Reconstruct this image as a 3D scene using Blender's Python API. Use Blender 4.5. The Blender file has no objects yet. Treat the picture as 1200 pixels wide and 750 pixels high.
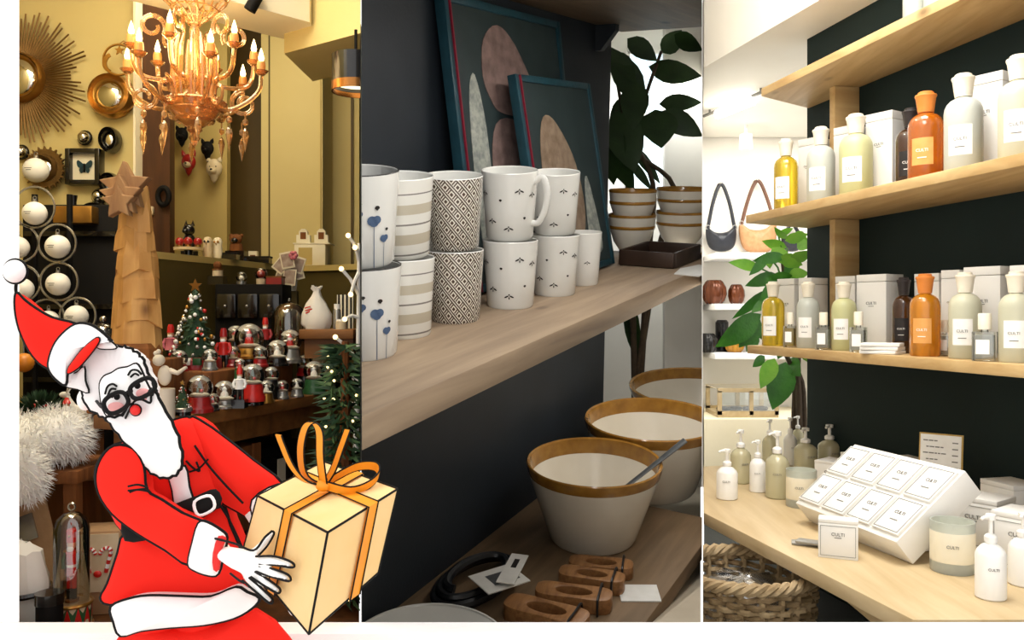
import bpy, bmesh, math, random
from mathutils import Matrix, Vector
random.seed(7)
SC = bpy.context.scene
COL = SC.collection
PI = math.pi

# ------------------------------------------------------------------ camera
CAMZ = 1.5          # eye height
FPX = 1000.0        # focal length in pixels of the 1200 px wide frame
HZ = 368.0          # image row of the horizon
cam_d = bpy.data.cameras.new('camera')
cam = bpy.data.objects.new('camera', cam_d)
COL.objects.link(cam)
cam.location = (0, 0, CAMZ)
cam.rotation_euler = (PI / 2, 0, 0)
cam_d.sensor_width = 36.0
cam_d.lens = 36.0 * FPX / 1200.0
cam_d.shift_y = -(375.0 - HZ) / 1200.0
cam_d.clip_start = 0.02
SC.camera = cam

# ------------------------------------------------------------------ world, lights, exposure
wd = bpy.data.worlds.new('World')
SC.world = wd
wd.use_nodes = True
wd.node_tree.nodes['Background'].inputs[0].default_value = (1.0, 0.985, 0.96, 1)
wd.node_tree.nodes['Background'].inputs[1].default_value = 1.42
SC.view_settings.view_transform = 'Standard'
SC.view_settings.look = 'None'
SC.view_settings.exposure = 0.0
SC.view_settings.gamma = 1.0
SC.view_settings.use_curve_mapping = False


def lamp(name, kind, loc, energy, color=(1, 1, 1), size=0.5, sizey=None, target=None, radius=0.05):
    d = bpy.data.lights.new(name, kind)
    d.energy = energy
    d.color = color
    if kind == 'AREA':
        d.size = size
        if sizey:
            d.shape = 'RECTANGLE'
            d.size_y = sizey
    else:
        d.shadow_soft_size = radius
    o = bpy.data.objects.new(name, d)
    COL.objects.link(o)
    o.location = loc
    if target is not None:
        o.rotation_euler = (Vector(target) - Vector(loc)).to_track_quat('-Z', 'Y').to_euler()
    return o


lamp('warm_top_fill', 'AREA', (-1.5, 2.65, 3.2), 41, (1.0, 0.93, 0.74), 1.2, 0.9, (-1.45, 3.3, 1.2))  # unseen area light added overhead to brighten the warm display
lamp('warm_back_fill', 'AREA', (-1.25, 4.1, 3.22), 13, (1.0, 0.90, 0.66), 0.9, 0.5, (-1.3, 4.6, 1.2))  # extra fill added to lift the dim rear walls
lamp('white_top_fill', 'AREA', (1.2, 2.9, 4.0), 58, (1.0, 0.98, 0.95), 1.0, 1.0, (1.6, 3.6, 0.8))  # added above the view to make the white display bright
lamp('white_front_fill', 'AREA', (0.85, 2.3, 3.0), 11, (1.0, 0.98, 0.95), 0.5, 0.5, (1.6, 3.5, 1.3))  # unseen fill added for the cartons that the shelves shade
lamp('white_backroom_fill', 'AREA', (2.2, 6.2, 2.98), 54, (1.0, 0.98, 0.93), 1.2, 1.2, (2.2, 6.3, 0.0))  # area light added beside the light tube to brighten the back room
lamp('pale_wall_fill', 'AREA', (1.25, 7.55, 3.6), 34, (0.95, 0.98, 1.0), 0.8, 0.8, (1.35, 8.3, 1.6))  # added fill aimed at the pale back wall, not light from the window
lamp('dark_display_fill', 'AREA', (0.12, 2.36, 2.85), 13, (1.0, 0.985, 0.96), 0.7, 0.5, (0.3, 4.3, 0.75))  # unseen fill added at the front to lift the mugs
lamp('dark_display_side_fill', 'AREA', (0.72, 3.75, 3.15), 26, (1.0, 0.985, 0.96), 0.3, 0.6, (0.55, 5.0, 0.4))  # second added fill, just out of view, meant for the bowls

# ------------------------------------------------------------------ pixel helpers (1200 x 750 frame)


def ray(x, y):
    return Vector(((x - 600.0) / FPX, 1.0, (HZ - y) / FPX))


def W(x, y, Y):
    """world point seen at pixel (x, y) at depth Y"""
    r = ray(x, y) * Y
    return Vector((r.x, r.y, r.z + CAMZ))


def Wz(x, y, Z):
    """world point seen at pixel (x, y) on the level plane Z"""
    r = ray(x, y)
    return W(x, y, (Z - CAMZ) / r.z)


# ------------------------------------------------------------------ materials
def lin(h):
    h = h.lstrip('#')
    out = []
    for i in (0, 2, 4):
        c = int(h[i:i + 2], 16) / 255.0
        out.append(c / 12.92 if c <= 0.04045 else ((c + 0.055) / 1.055) ** 2.4)
    return (*out, 1.0)


MATS = {}


def mat(name, col, rough=0.5, metal=0.0, col2=None, scale=8.0, bump=0.0, bscale=40.0, trans=0.0, ior=1.45,
        emit=0.0, sss=0.0, coat=0.0, stretch=None, detail=4.0, spec=0.5):
    """procedural principled material: two-tone noise colour and fine bump"""
    if name in MATS:
        return MATS[name]
    m = bpy.data.materials.new(name)
    m.use_nodes = True
    nt = m.node_tree
    b = nt.nodes['Principled BSDF']
    c = lin(col)
    b.inputs['Base Color'].default_value = c
    b.inputs['Roughness'].default_value = rough
    b.inputs['Metallic'].default_value = metal
    b.inputs['IOR'].default_value = ior
    b.inputs['Transmission Weight'].default_value = trans
    b.inputs['Coat Weight'].default_value = coat
    b.inputs['Specular IOR Level'].default_value = spec
    if emit:
        b.inputs['Emission Color'].default_value = c
        b.inputs['Emission Strength'].default_value = emit
    m.diffuse_color = c
    tc = None
    if col2 or bump:
        tc = nt.nodes.new('ShaderNodeTexCoord')
        mp = nt.nodes.new('ShaderNodeMapping')
        if stretch:
            mp.inputs['Scale'].default_value = stretch
        nt.links.new(tc.outputs['Object'], mp.inputs['Vector'])
    if col2:
        n = nt.nodes.new('ShaderNodeTexNoise')
        n.inputs['Scale'].default_value = scale
        n.inputs['Detail'].default_value = detail
        r = nt.nodes.new('ShaderNodeValToRGB')
        r.color_ramp.elements[0].position = 0.32
        r.color_ramp.elements[1].position = 0.68
        r.color_ramp.elements[0].color = c
        r.color_ramp.elements[1].color = lin(col2)
        nt.links.new(mp.outputs[0], n.inputs['Vector'])
        nt.links.new(n.outputs['Fac'], r.inputs[0])
        nt.links.new(r.outputs[0], b.inputs['Base Color'])
    if bump:
        n2 = nt.nodes.new('ShaderNodeTexNoise')
        n2.inputs['Scale'].default_value = bscale
        bp = nt.nodes.new('ShaderNodeBump')
        bp.inputs['Strength'].default_value = bump
        bp.inputs['Distance'].default_value = 0.02
        nt.links.new(mp.outputs[0], n2.inputs['Vector'])
        nt.links.new(n2.outputs['Fac'], bp.inputs['Height'])
        nt.links.new(bp.outputs[0], b.inputs['Normal'])
    MATS[name] = m
    return m


def wood(name, c1, c2, axis=(1, 12, 12), scale=2.5, rough=0.5, bump=0.1, knots=True):
    """long-grain wood: noise stretched along one axis, with a few knots"""
    if name in MATS:
        return MATS[name]
    m = bpy.data.materials.new(name)
    m.use_nodes = True
    nt = m.node_tree
    b = nt.nodes['Principled BSDF']
    b.inputs['Roughness'].default_value = rough
    b.inputs['Specular IOR Level'].default_value = 0.3
    tc = nt.nodes.new('ShaderNodeTexCoord')
    mp = nt.nodes.new('ShaderNodeMapping')
    mp.inputs['Scale'].default_value = axis
    n = nt.nodes.new('ShaderNodeTexNoise')
    n.inputs['Scale'].default_value = scale
    n.inputs['Detail'].default_value = 6
    n.inputs['Distortion'].default_value = 0.6
    r = nt.nodes.new('ShaderNodeValToRGB')
    r.color_ramp.elements[0].position = 0.3
    r.color_ramp.elements[1].position = 0.7
    r.color_ramp.elements[0].color = lin(c1)
    r.color_ramp.elements[1].color = lin(c2)
    nt.links.new(tc.outputs['Object'], mp.inputs[0])
    nt.links.new(mp.outputs[0], n.inputs['Vector'])
    nt.links.new(n.outputs['Fac'], r.inputs[0])
    if knots:
        mp2 = nt.nodes.new('ShaderNodeMapping')
        mp2.inputs['Scale'].default_value = tuple(1 + (a - 1) * 0.12 for a in axis)
        vo = nt.nodes.new('ShaderNodeTexVoronoi')
        vo.inputs['Scale'].default_value = scale * 1.1
        r2 = nt.nodes.new('ShaderNodeValToRGB')
        r2.color_ramp.elements[0].position = 0.03
        r2.color_ramp.elements[1].position = 0.13
        r2.color_ramp.elements[0].color = tuple(v * 0.35 for v in lin(c1)[:3]) + (1,)
        r2.color_ramp.elements[1].color = (1, 1, 1, 1)
        mx = nt.nodes.new('ShaderNodeMixRGB')
        mx.blend_type = 'MULTIPLY'
        mx.inputs[0].default_value = 0.75
        nt.links.new(tc.outputs['Object'], mp2.inputs[0])
        nt.links.new(mp2.outputs[0], vo.inputs['Vector'])
        nt.links.new(vo.outputs['Distance'], r2.inputs[0])
        nt.links.new(r.outputs[0], mx.inputs[1])
        nt.links.new(r2.outputs[0], mx.inputs[2])
        nt.links.new(mx.outputs[0], b.inputs['Base Color'])
    else:
        nt.links.new(r.outputs[0], b.inputs['Base Color'])
    if bump:
        bp = nt.nodes.new('ShaderNodeBump')
        bp.inputs['Strength'].default_value = bump
        bp.inputs['Distance'].default_value = 0.02
        nt.links.new(n.outputs['Fac'], bp.inputs['Height'])
        nt.links.new(bp.outputs[0], b.inputs['Normal'])
    MATS[name] = m
    return m


def glass(name, col='ffffff', rough=0.0, mixf=0.75, tint=None):
    """thin clear glass: mostly transparent, part glossy"""
    if name in MATS:
        return MATS[name]
    m = bpy.data.materials.new(name)
    m.use_nodes = True
    nt = m.node_tree
    nt.nodes.remove(nt.nodes['Principled BSDF'])
    out = nt.nodes['Material Output']
    t = nt.nodes.new('ShaderNodeBsdfTransparent')
    t.inputs[0].default_value = lin(tint or col)
    g = nt.nodes.new('ShaderNodeBsdfGlossy')
    g.inputs[0].default_value = lin(col)
    g.inputs[1].default_value = rough
    fr = nt.nodes.new('ShaderNodeFresnel')
    fr.inputs[0].default_value = 1.5
    ad = nt.nodes.new('ShaderNodeMath')
    ad.operation = 'ADD'
    ad.use_clamp = True
    ad.inputs[1].default_value = 1 - mixf
    mx = nt.nodes.new('ShaderNodeMixShader')
    nt.links.new(fr.outputs[0], ad.inputs[0])
    nt.links.new(ad.outputs[0], mx.inputs[0])
    nt.links.new(t.outputs[0], mx.inputs[1])
    nt.links.new(g.outputs[0], mx.inputs[2])
    nt.links.new(mx.outputs[0], out.inputs[0])
    MATS[name] = m
    return m


# ------------------------------------------------------------------ mesh builder
def TR(loc=(0, 0, 0), rz=0.0, rx=0.0, ry=0.0, s=1.0):
    sc = Matrix.Diagonal((*((s, s, s) if isinstance(s, (int, float)) else s), 1))
    return Matrix.Translation(loc) @ Matrix.Rotation(rz, 4, 'Z') @ Matrix.Rotation(ry, 4, 'Y') @ Matrix.Rotation(rx, 4, 'X') @ sc


class MB:
    def __init__(self):
        self.v, self.f, self.uv = [], [], []

    def add(self, vs, fs, M=None, uvs=None):
        b = len(self.v)
        for p in vs:
            p = Vector(p)
            self.v.append(tuple(M @ p) if M is not None else tuple(p))
        for i, f in enumerate(fs):
            self.f.append([b + k for k in f])
            self.uv.append(uvs[i] if uvs else None)
        return self

    def box(self, c, s, M=None):
        x, y, z = c
        a, b, d = s[0] / 2, s[1] / 2, s[2] / 2
        vs = [(x + i * a, y + j * b, z + k * d) for k in (-1, 1) for j in (-1, 1) for i in (-1, 1)]
        return self.add(vs, [(0, 2, 3, 1), (4, 5, 7, 6), (0, 1, 5, 4), (2, 6, 7, 3), (0, 4, 6, 2), (1, 3, 7, 5)], M)

    def lathe(self, prof, seg=24, M=None, a0=0.0, sx=1.0, sy=1.0):
        """revolve (r, z) round z; closes where r is 0"""
        n = len(prof)
        vs = []
        for i in range(seg + 1):
            a = a0 + 2 * PI * i / seg
            for r, z in prof:
                vs.append((r * math.cos(a) * sx, r * math.sin(a) * sy, z))
        L = [0.0]
        for i in range(1, n):
            L.append(L[-1] + math.hypot(prof[i][0] - prof[i - 1][0], prof[i][1] - prof[i - 1][1]))
        tot = L[-1] or 1
        fs, uvs = [], []
        for i in range(seg):
            for k in range(n - 1):
                a, b, c, d = i * n + k, (i + 1) * n + k, (i + 1) * n + k + 1, i * n + k + 1
                ua, ub = i / seg, (i + 1) / seg
                va, vb = L[k] / tot, L[k + 1] / tot
                if prof[k][0] < 1e-7:
                    fs.append((a, c, d)); uvs.append(((ua, va), (ub, vb), (ua, vb)))
                elif prof[k + 1][0] < 1e-7:
                    fs.append((a, b, d)); uvs.append(((ua, va), (ub, va), (ua, vb)))
                else:
                    fs.append((a, b, c, d)); uvs.append(((ua, va), (ub, va), (ub, vb), (ua, vb)))
        return self.add(vs, fs, M, uvs)

    def cyl(self, r, z0, z1, seg=20, M=None, r1=None):
        r1 = r if r1 is None else r1
        return self.lathe([(0, z0), (r, z0), (r1, z1), (0, z1)], seg, M)

    def sphere(self, c, r, seg=16, rings=10, M=None):
        rr = (r, r, r) if isinstance(r, (int, float)) else r
        prof = [(math.sin(PI * i / rings) if 0 < i < rings else 0.0, -math.cos(PI * i / rings)) for i in range(rings + 1)]
        T = Matrix.Translation(c) @ Matrix.Diagonal((*rr, 1))
        return self.lathe(prof, seg, (M @ T) if M is not None else T)

    def tube(self, pts, r, seg=8, closed=False, M=None, flat=None):
        pts = [Vector(p) for p in pts]
        n = len(pts)
        rs = [r] * n if isinstance(r, (int, float)) else list(r)
        vs, fs = [], []
        prev = None
        for i, p in enumerate(pts):
            if closed:
                t = pts[(i + 1) % n] - pts[i - 1]
            else:
                t = pts[min(i + 1, n - 1)] - pts[max(i - 1, 0)]
            t = t.normalized() if t.length > 1e-9 else Vector((0, 0, 1))
            if prev is None:
                up = Vector((0, 0, 1)) if abs(t.z) < 0.9 else Vector((0, 1, 0))
                a = t.cross(up).normalized()
            else:
                a = (prev - t * prev.dot(t))
                a = a.normalized() if a.length > 1e-6 else t.orthogonal().normalized()
            prev = a
            b = t.cross(a)
            for k in range(seg):
                an = 2 * PI * k / seg
                vs.append(p + (a * math.cos(an) + b * math.sin(an) * (flat or 1)) * rs[i])
        m = n if closed else n - 1
        for i in range(m):
            j = (i + 1) % n
            for k in range(seg):
                l = (k + 1) % seg
                fs.append((i * seg + k, j * seg + k, j * seg + l, i * seg + l))
        if not closed:
            fs.append(tuple(range(seg)))
            fs.append(tuple((n - 1) * seg + k for k in reversed(range(seg))))
        return self.add(vs, fs, M)

    def prism(self, poly, z0, z1, M=None):
        n = len(poly)
        ar = sum(poly[i][0] * poly[(i + 1) % n][1] - poly[(i + 1) % n][0] * poly[i][1] for i in range(n))
        if ar < 0:
            poly = list(reversed(poly))
        vs = [(x, y, z0) for x, y in poly] + [(x, y, z1) for x, y in poly]
        fs = [tuple(reversed(range(n))), tuple(range(n, 2 * n))]
        fs += [(i, (i + 1) % n, n + (i + 1) % n, n + i) for i in range(n)]
        return self.add(vs, fs, M)

    def loft(self, rings, M=None, cap=True, closed_ring=True):
        n = len(rings[0])
        vs = [p for r in rings for p in r]
        fs = []
        m = n if closed_ring else n - 1
        for i in range(len(rings) - 1):
            for k in range(m):
                l = (k + 1) % n
                fs.append((i * n + k, i * n + l, (i + 1) * n + l, (i + 1) * n + k))
        if cap and closed_ring:
            fs.append(tuple(reversed(range(n))))
            fs.append(tuple((len(rings) - 1) * n + k for k in range(n)))
        return self.add(vs, fs, M)

    def inflate(self, out, thick, rings=6, center=None, flat=1.0, M=None, front=1.0, back=1.0):
        """pillow from a 2D outline in xz; bulges to -y (front) and +y (back)"""
        n = len(out)
        cx, cz = center or (sum(p[0] for p in out) / n, sum(p[1] for p in out) / n)
        R = []
        for sgn, amt in ((-1, front), (1, back)):
            for i in range(1, rings + 1):
                a = (PI / 2) * i / rings
                s, d = math.cos(a), math.sin(a) * thick / 2 * amt * sgn
                R.append([(cx + (x - cx) * s, d, cz + (z - cz) * s) for x, z in out] if i < rings else [(cx, d, cz)])
        vs = [(x, 0, z) for x, z in out]
        fs = []
        for half in (0, 1):
            prev = list(range(n))
            for i in range(rings):
                ring = R[half * rings + i]
                b = len(vs)
                vs += ring
                if len(ring) == 1:
                    for k in range(n):
                        f = (prev[k], prev[(k + 1) % n], b)
                        fs.append(f if half else f[::-1])
                else:
                    cur = [b + k for k in range(n)]
                    for k in range(n):
                        l = (k + 1) % n
                        f = (prev[k], prev[l], cur[l], cur[k])
                        fs.append(f if half else f[::-1])
                    prev = cur
        return self.add(vs, fs, M)

    def build(self, name, m, parent=None, M=None, smooth=True, bevel=0.0, bseg=2, angle=35, recalc=True, **tags):
        me = bpy.data.meshes.new(name)
        me.from_pydata(self.v, [], self.f)
        if any(u for u in self.uv):
            ul = me.uv_layers.new(name='UVMap')
            k = 0
            for f, u in zip(self.f, self.uv):
                for q in range(len(f)):
                    if u:
                        ul.data[k].uv = u[q]
                    k += 1
        if recalc or bevel:
            bm = bmesh.new()
            bm.from_mesh(me)
            bmesh.ops.remove_doubles(bm, verts=bm.verts, dist=1e-5)
            if recalc:
                bmesh.ops.recalc_face_normals(bm, faces=bm.faces)
            if bevel:
                es = [e for e in bm.edges if len(e.link_faces) == 2 and e.calc_face_angle(0) > math.radians(angle)]
                bmesh.ops.bevel(bm, geom=es, offset=bevel, segments=bseg, affect='EDGES', profile=0.5, clamp_overlap=True)
            bm.to_mesh(me)
            bm.free()
        if smooth:
            me.shade_smooth()
            me.set_sharp_from_angle(angle=math.radians(angle))
        if m is not None:
            me.materials.append(MATS[m] if isinstance(m, str) else m)
        o = bpy.data.objects.new(name, me)
        COL.objects.link(o)
        if parent is not None:
            o.parent = parent
        if M is not None:
            o.matrix_basis = M
        tag(o, **tags)
        return o


def tag(o, label=None, cat=None, group=None, kind=None):
    if label:
        o['label'] = label
    if cat:
        o['category'] = cat
    if group:
        o['group'] = group
    if kind:
        o['kind'] = kind
    return o


BOOTH = [0]


def thing(name, label, cat, M, group=None):
    o = bpy.data.objects.new(name, None)
    COL.objects.link(o)
    o.empty_display_size = 0.05
    o.matrix_basis = M if isinstance(M, Matrix) else Matrix.Translation(M)
    return tag(o, label, cat, group)


def solid(name, mb, m, label, cat, M=None, group=None, **k):
    """a thing that is one mesh"""
    o = mb.build(name, m, None, M if (M is None or isinstance(M, Matrix)) else Matrix.Translation(M), **k)
    return tag(o, label, cat, group)


def struct(name, mb, m, M=None, label=None, parent=None, **k):
    k.setdefault('smooth', False)
    o = mb.build(name, m, parent, M, **k)
    if parent is None:
        o['kind'] = 'structure'
        if label:
            o['label'] = label
    return o


def dup(root, M, label=None, group=None):
    r = root.copy()
    COL.objects.link(r)
    r.matrix_basis = M
    if label:
        r['label'] = label
    if group:
        r['group'] = group
    for ch in list(root.children):
        c = ch.copy()
        COL.objects.link(c)
        c.parent = r
        for g in list(ch.children):
            d = g.copy()
            COL.objects.link(d)
            d.parent = c
    return r


_TXT = {}


def text(body, size, m, parent, M, name='lettering', align='CENTER', depth=0.0008):
    key = (body, size, align)
    if key not in _TXT:
        cu = bpy.data.curves.new('lettering', 'FONT')
        cu.body = body
        cu.size = size
        cu.align_x = align
        cu.align_y = 'CENTER'
        cu.extrude = depth
        cu.resolution_u = 3
        t = bpy.data.objects.new('lettering', cu)
        COL.objects.link(t)
        dg = bpy.context.evaluated_depsgraph_get()
        me = bpy.data.meshes.new_from_object(t.evaluated_get(dg))
        bpy.data.objects.remove(t)
        bpy.data.curves.remove(cu)
        _TXT[key] = me
    me = _TXT[key].copy()
    me.materials.clear()
    me.materials.append(MATS[m] if isinstance(m, str) else m)
    o = bpy.data.objects.new(name, me)
    COL.objects.link(o)
    o.parent = parent
    # glyphs lie in local xz, facing -y
    o.matrix_basis = M @ Matrix.Rotation(PI / 2, 4, 'X')
    return o


def arc(c, r, a0, a1, n, plane='xz'):
    pts = []
    for i in range(n):
        a = a0 + (a1 - a0) * i / (n - 1)
        u, w = r * math.cos(a), r * math.sin(a)
        pts.append(Vector((c[0] + u, c[1], c[2] + w)) if plane == 'xz' else Vector((c[0] + u, c[1] + w, c[2])))
    return pts


def ringpts(c, r, n=24, plane='xz', sx=1.0):
    return arc(c, r, 0, 2 * PI * (n - 1) / n, n, plane)


def smoothline(pts, sub=6, closed=False):
    """Catmull-Rom through points"""
    P = [Vector(p) for p in pts]
    n = len(P)
    out = []
    rng = range(n) if closed else range(n - 1)
    for i in rng:
        p1, p2 = P[i], P[(i + 1) % n]
        p0 = P[i - 1] if (closed or i > 0) else p1 * 2 - p2
        p3 = P[(i + 2) % n] if (closed or i + 2 < n) else p2 * 2 - p1
        for k in range(sub):
            t = k / sub
            out.append(0.5 * ((2 * p1) + (-p0 + p2) * t + (2 * p0 - 5 * p1 + 4 * p2 - p3) * t * t + (-p0 + 3 * p1 - 3 * p2 + p3) * t ** 3))
    if not closed:
        out.append(P[-1])
    return out
# ================================================================== setting: three shop displays behind a white front
FY = 2.2                                   # front plane of the shop front
KA, KB = (423 - 600) / FPX, (823 - 600) / FPX   # plan slopes of the two partitions
mat('white_paint', 'ffffff', 0.7, col2='fbfaf8', scale=3, bump=0.02, bscale=120)
mat('pavement', 'efece7', 0.85, col2='e6e2dc', scale=5, bump=0.1)
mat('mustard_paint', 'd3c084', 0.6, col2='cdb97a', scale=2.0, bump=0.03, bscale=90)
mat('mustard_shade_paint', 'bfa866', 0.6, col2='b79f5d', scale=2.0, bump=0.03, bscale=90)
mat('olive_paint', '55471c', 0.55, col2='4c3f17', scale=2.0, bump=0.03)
mat('olive_shade_tone', '5c4818', 0.55, col2='523f12', scale=2.0, bump=0.03)  # dark tone puts the recess shade into the colour; also groove and strip
mat('cream_paint', 'f7ecd0', 0.6, col2='f2e6c6', scale=2.0, bump=0.02)
mat('navy_paint', '262c33', 0.55, col2='20262c', scale=3.0, bump=0.04, bscale=60)
mat('teal_black_paint', '1a2726', 0.6, col2='172322', spec=0.15, scale=3.0, bump=0.03, bscale=60)
mat('off_white_paint', 'f3efe6', 0.65, col2='eee9df', scale=2.0, bump=0.02)
mat('pale_stone_floor', 'c9bda8', 0.6, col2='bdb09a', scale=4.0, bump=0.05)
mat('dark_floor', '2b3031', 0.6, col2='25292a', scale=4.0, bump=0.05)
wood('dark_door_wood', '3a200c', '573213', (10, 10, 1), 2.0)

# ground outside and the white front
struct('floor_street', MB().box((0, 0.2, -0.05), (9, 4.0, 0.1)), 'pavement', label='pale grey pavement in front of the white shop front')
zt = CAMZ - (729 - HZ) / FPX * FY
struct('wall_front_plinth', MB().box((0.2, FY - 0.04, zt / 2), (5.6, 0.08, zt)), 'white_paint', bevel=0.001, label='low white wall below the display openings')
xp = (22.5 - 600) / FPX * FY
struct('pillar_front', MB().prism([(xp, FY), (xp * 1.05, FY + 0.08), (-3.0, FY + 0.08), (-3.0, FY)], zt, zt + 3.4), 'white_paint', label='white front wall beside the warm display')

# wedge floors and ceilings, one per display


def wedge(name, k0, k1, y0, y1, z0, z1, m, label):
    poly = [(k0 * y0, y0), (k1 * y0, y0), (k1 * y1, y1), (k0 * y1, y1)]
    return struct(name, MB().prism(poly, z0, z1), m, label=label)


def partition(name, k, y0, y1, m, label, th=0.004, z1=4.4):
    d = Vector((k, 1, 0)).normalized()
    nrm = Vector((d.y, -d.x, 0)) * th / 2
    a, b = d * (y0 / d.y), d * (y1 / d.y)
    poly = [tuple((a + nrm * 0.3)[:2]), tuple((b + nrm)[:2]), tuple((b - nrm)[:2]), tuple((a - nrm * 0.3)[:2])]
    return struct(name, MB().prism(poly, 0, z1), m, label=label)


P1F = 0.58
wedge('floor_warm_display', -0.74, KA - 0.002, FY + 0.08, 5.45, 0.0, P1F, 'dark_door_wood', 'dark wooden platform of the warm display')
wedge('ceiling_warm_display', -0.80, KA - 0.002, FY, 5.45, 3.3, 3.36, 'cream_paint', 'cream ceiling of the warm display')
struct('wall_side_warm_display', MB().prism([(-0.76 * FY, FY + 0.08), (-0.76 * 5.45, 5.45), (-0.76 * 5.45 - 0.1, 5.45), (-0.76 * FY - 0.1, FY + 0.08)], 0, 3.3), 'mustard_paint')
partition('partition_dark', KA, FY, 8.6, 'navy_paint', 'thin dark partition between the warm and the dark display', 0.003)
partition('partition_white', KB, FY, 8.6, 'off_white_paint', 'thin white partition between the dark and the white display')
wedge('floor_dark_display', KA + 0.002, KB - 0.002, FY + 0.08, 8.4, -0.1, 0.0, 'pale_stone_floor', 'pale stone floor of the dark display')
wedge('ceiling_dark_display', KA + 0.002, KB - 0.002, FY, 8.4, 4.3, 4.36, 'off_white_paint', 'pale ceiling of the dark display')
wedge('floor_white_display', KB + 0.002, 0.9, FY + 0.08, 8.0, -0.1, 0.0, 'dark_floor', 'dark floor of the white display')
wedge('ceiling_white_display', KB + 0.002, 0.95, 1.8, 8.0, 4.2, 4.26, 'white_paint', 'white ceiling of the white display')
_before = set(bpy.data.objects)
# ================================================================== warm display: chandelier, mirrors, snow globes
mat('amber_glass', 'efc084', 0.08, col2='e5ac66', scale=6, trans=0.8, coat=0.6)
mat('flame_bulb', 'ffd890', 0.3, emit=14.0)
mat('candle_sleeve', 'e0a45e', 0.3, col2='cf8f45', scale=8, trans=0.3)
mat('gold_metal', 'b98a45', 0.3, 0.85, col2='9c7030', scale=10)
mat('brass_ray', '8a6a3c', 0.45, 0.6, col2='6e522a', scale=12)
mat('mirror_silver', 'd9d6cc', 0.04, 1.0)
mat('chrome', 'c9c7c0', 0.07, 1.0)
mat('black_gloss', '15110f', 0.18, col2='0f0c0b', scale=8, coat=0.4)
mat('black_matt', '0f0c0a', 0.7, col2='0a0807', scale=8, spec=0.2)
mat('butterfly_teal', '17404a', 0.5, col2='0f2830', scale=30)
mat('cream_card', 'e8dfc6', 0.6, col2='e0d6ba', scale=10)
wood('carved_oak', 'b07a3c', 'd3a160', (7, 7, 1), 3.0, 0.6, 0.25)
wood('bark_wood', '5d3417', '8a5427', (7, 7, 1), 3.0, 0.8, 0.3, knots=False)
wood('table_oak', '6b431f', '8f5f30', (1, 8, 8), 2.5, 0.5, 0.1)
wood('star_wood', '866040', 'ad8458', (6, 6, 1), 4.0, 0.7, 0.2, knots=False)
mat('white_ball', 'f4f1ea', 0.35, col2='eeeae2', scale=10)
mat('copper_lamp', 'a9713c', 0.25, 0.9, col2='94602f', scale=10)
mat('lamp_inside', 'ffe9bc', 0.5, emit=2.2)
mat('red_paint', 'a31d1b', 0.3, col2='8b1414', scale=12, coat=0.3)
mat('bright_red', 'd0261f', 0.35, col2='b81c17', scale=12, coat=0.3)
mat('green_paint', '2f5a33', 0.35, col2='244a28', scale=12)
mat('skin_paint', 'e3b491', 0.4, col2='dba882', scale=12)
mat('fir_green', '2c4a2c', 0.6, col2='1d361f', scale=20)
mat('fir_green_light', '4d6a3c', 0.6, col2='3b5630', scale=20)
mat('snow_white', 'f2f0ec', 0.7, col2='e6e4df', scale=30, bump=0.2)
mat('silver_base', 'aeaba4', 0.25, 0.7, col2='8f8c86', scale=14)
mat('cream_base', 'd9c7a6', 0.4, col2='cbb792', scale=14)
mat('fur_white', 'f0eee9', 0.9, col2='dddad3', scale=10)
mat('cardboard', 'b08a62', 0.8, col2='a07a54', scale=12, bump=0.1)
mat('led_warm', 'ffdf98', 0.4, emit=3.0)
mat('twig_white', 'e9e6df', 0.6, col2='dcd8cf', scale=30)
mat('printed_card', '8a6f60', 0.5, col2='b9a796', scale=28, detail=6)
mat('pink_flower', 'd27a86', 0.5, col2='b85a6a', scale=20)
mat('plastic_bag_white', 'e9e5dc', 0.4, col2='dfdacf', scale=10)
glass('globe_glass', 'ffffff', 0.01, 0.93, 'fbfaf5')
glass('dome_glass', 'ffffff', 0.01, 0.9, 'f3efe4')

# --- setting
P1Z0, P1Z1 = P1F, 3.3


def wbox(name, x0, x1, Y, th, m, label, z0=P1Z0, z1=P1Z1):
    a, b = W(x0, 0, Y).x, W(x1, 0, Y).x
    return struct(name, MB().box(((a + b) / 2, Y + th / 2, (z0 + z1) / 2), (b - a, th, z1 - z0)), m, label=label)


wbox('wall_mustard', -30, 156, 4.10, 0.1, 'mustard_paint', 'mustard yellow wall with mirrors')
wbox('door_1', 156, 199, 4.16, 0.06, 'dark_door_wood', 'dark brown wooden door beside the mustard wall')
wbox('trim_1', 156, 158.5, 4.08, 0.08, 'cream_paint', 'thin pale door trim')
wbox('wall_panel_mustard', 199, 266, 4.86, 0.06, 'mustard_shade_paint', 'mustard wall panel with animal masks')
wbox('wall_recess', 262, 312, 5.25, 0.06, 'olive_shade_tone', 'recess beside the pillar, its shade coloured in as dark olive')
wbox('column_mustard', 306, 378, 4.97, 0.35, 'mustard_paint', 'mustard square pillar')
wbox('trim_2', 314.6, 316, 4.963, 0.006, 'olive_shade_tone', 'dark groove down the mustard pillar')
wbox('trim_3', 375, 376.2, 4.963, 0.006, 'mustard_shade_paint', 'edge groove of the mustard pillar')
wbox('wall_back_mustard', 374, 421, 5.25, 0.06, 'mustard_paint', 'mustard wall right of the pillar')
wbox('trim_4', 388, 390, 5.24, 0.008, 'mustard_shade_paint', 'vertical edge in the mustard wall')
wbox('trim_5', 411, 414, 5.235, 0.012, 'olive_shade_tone', 'dark vertical corner strip of the mustard wall')
wbox('wall_closing', -60, 421, 5.35, 0.08, 'mustard_paint', None)


def level_slab(name, pix, zb, zt, m, label, back=None):
    pts = [tuple(Wz(x, y, zb)[:2]) for x, y in pix] + (back or [])
    return struct(name, MB().prism(pts, zb, zt), m, label=label)


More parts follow.
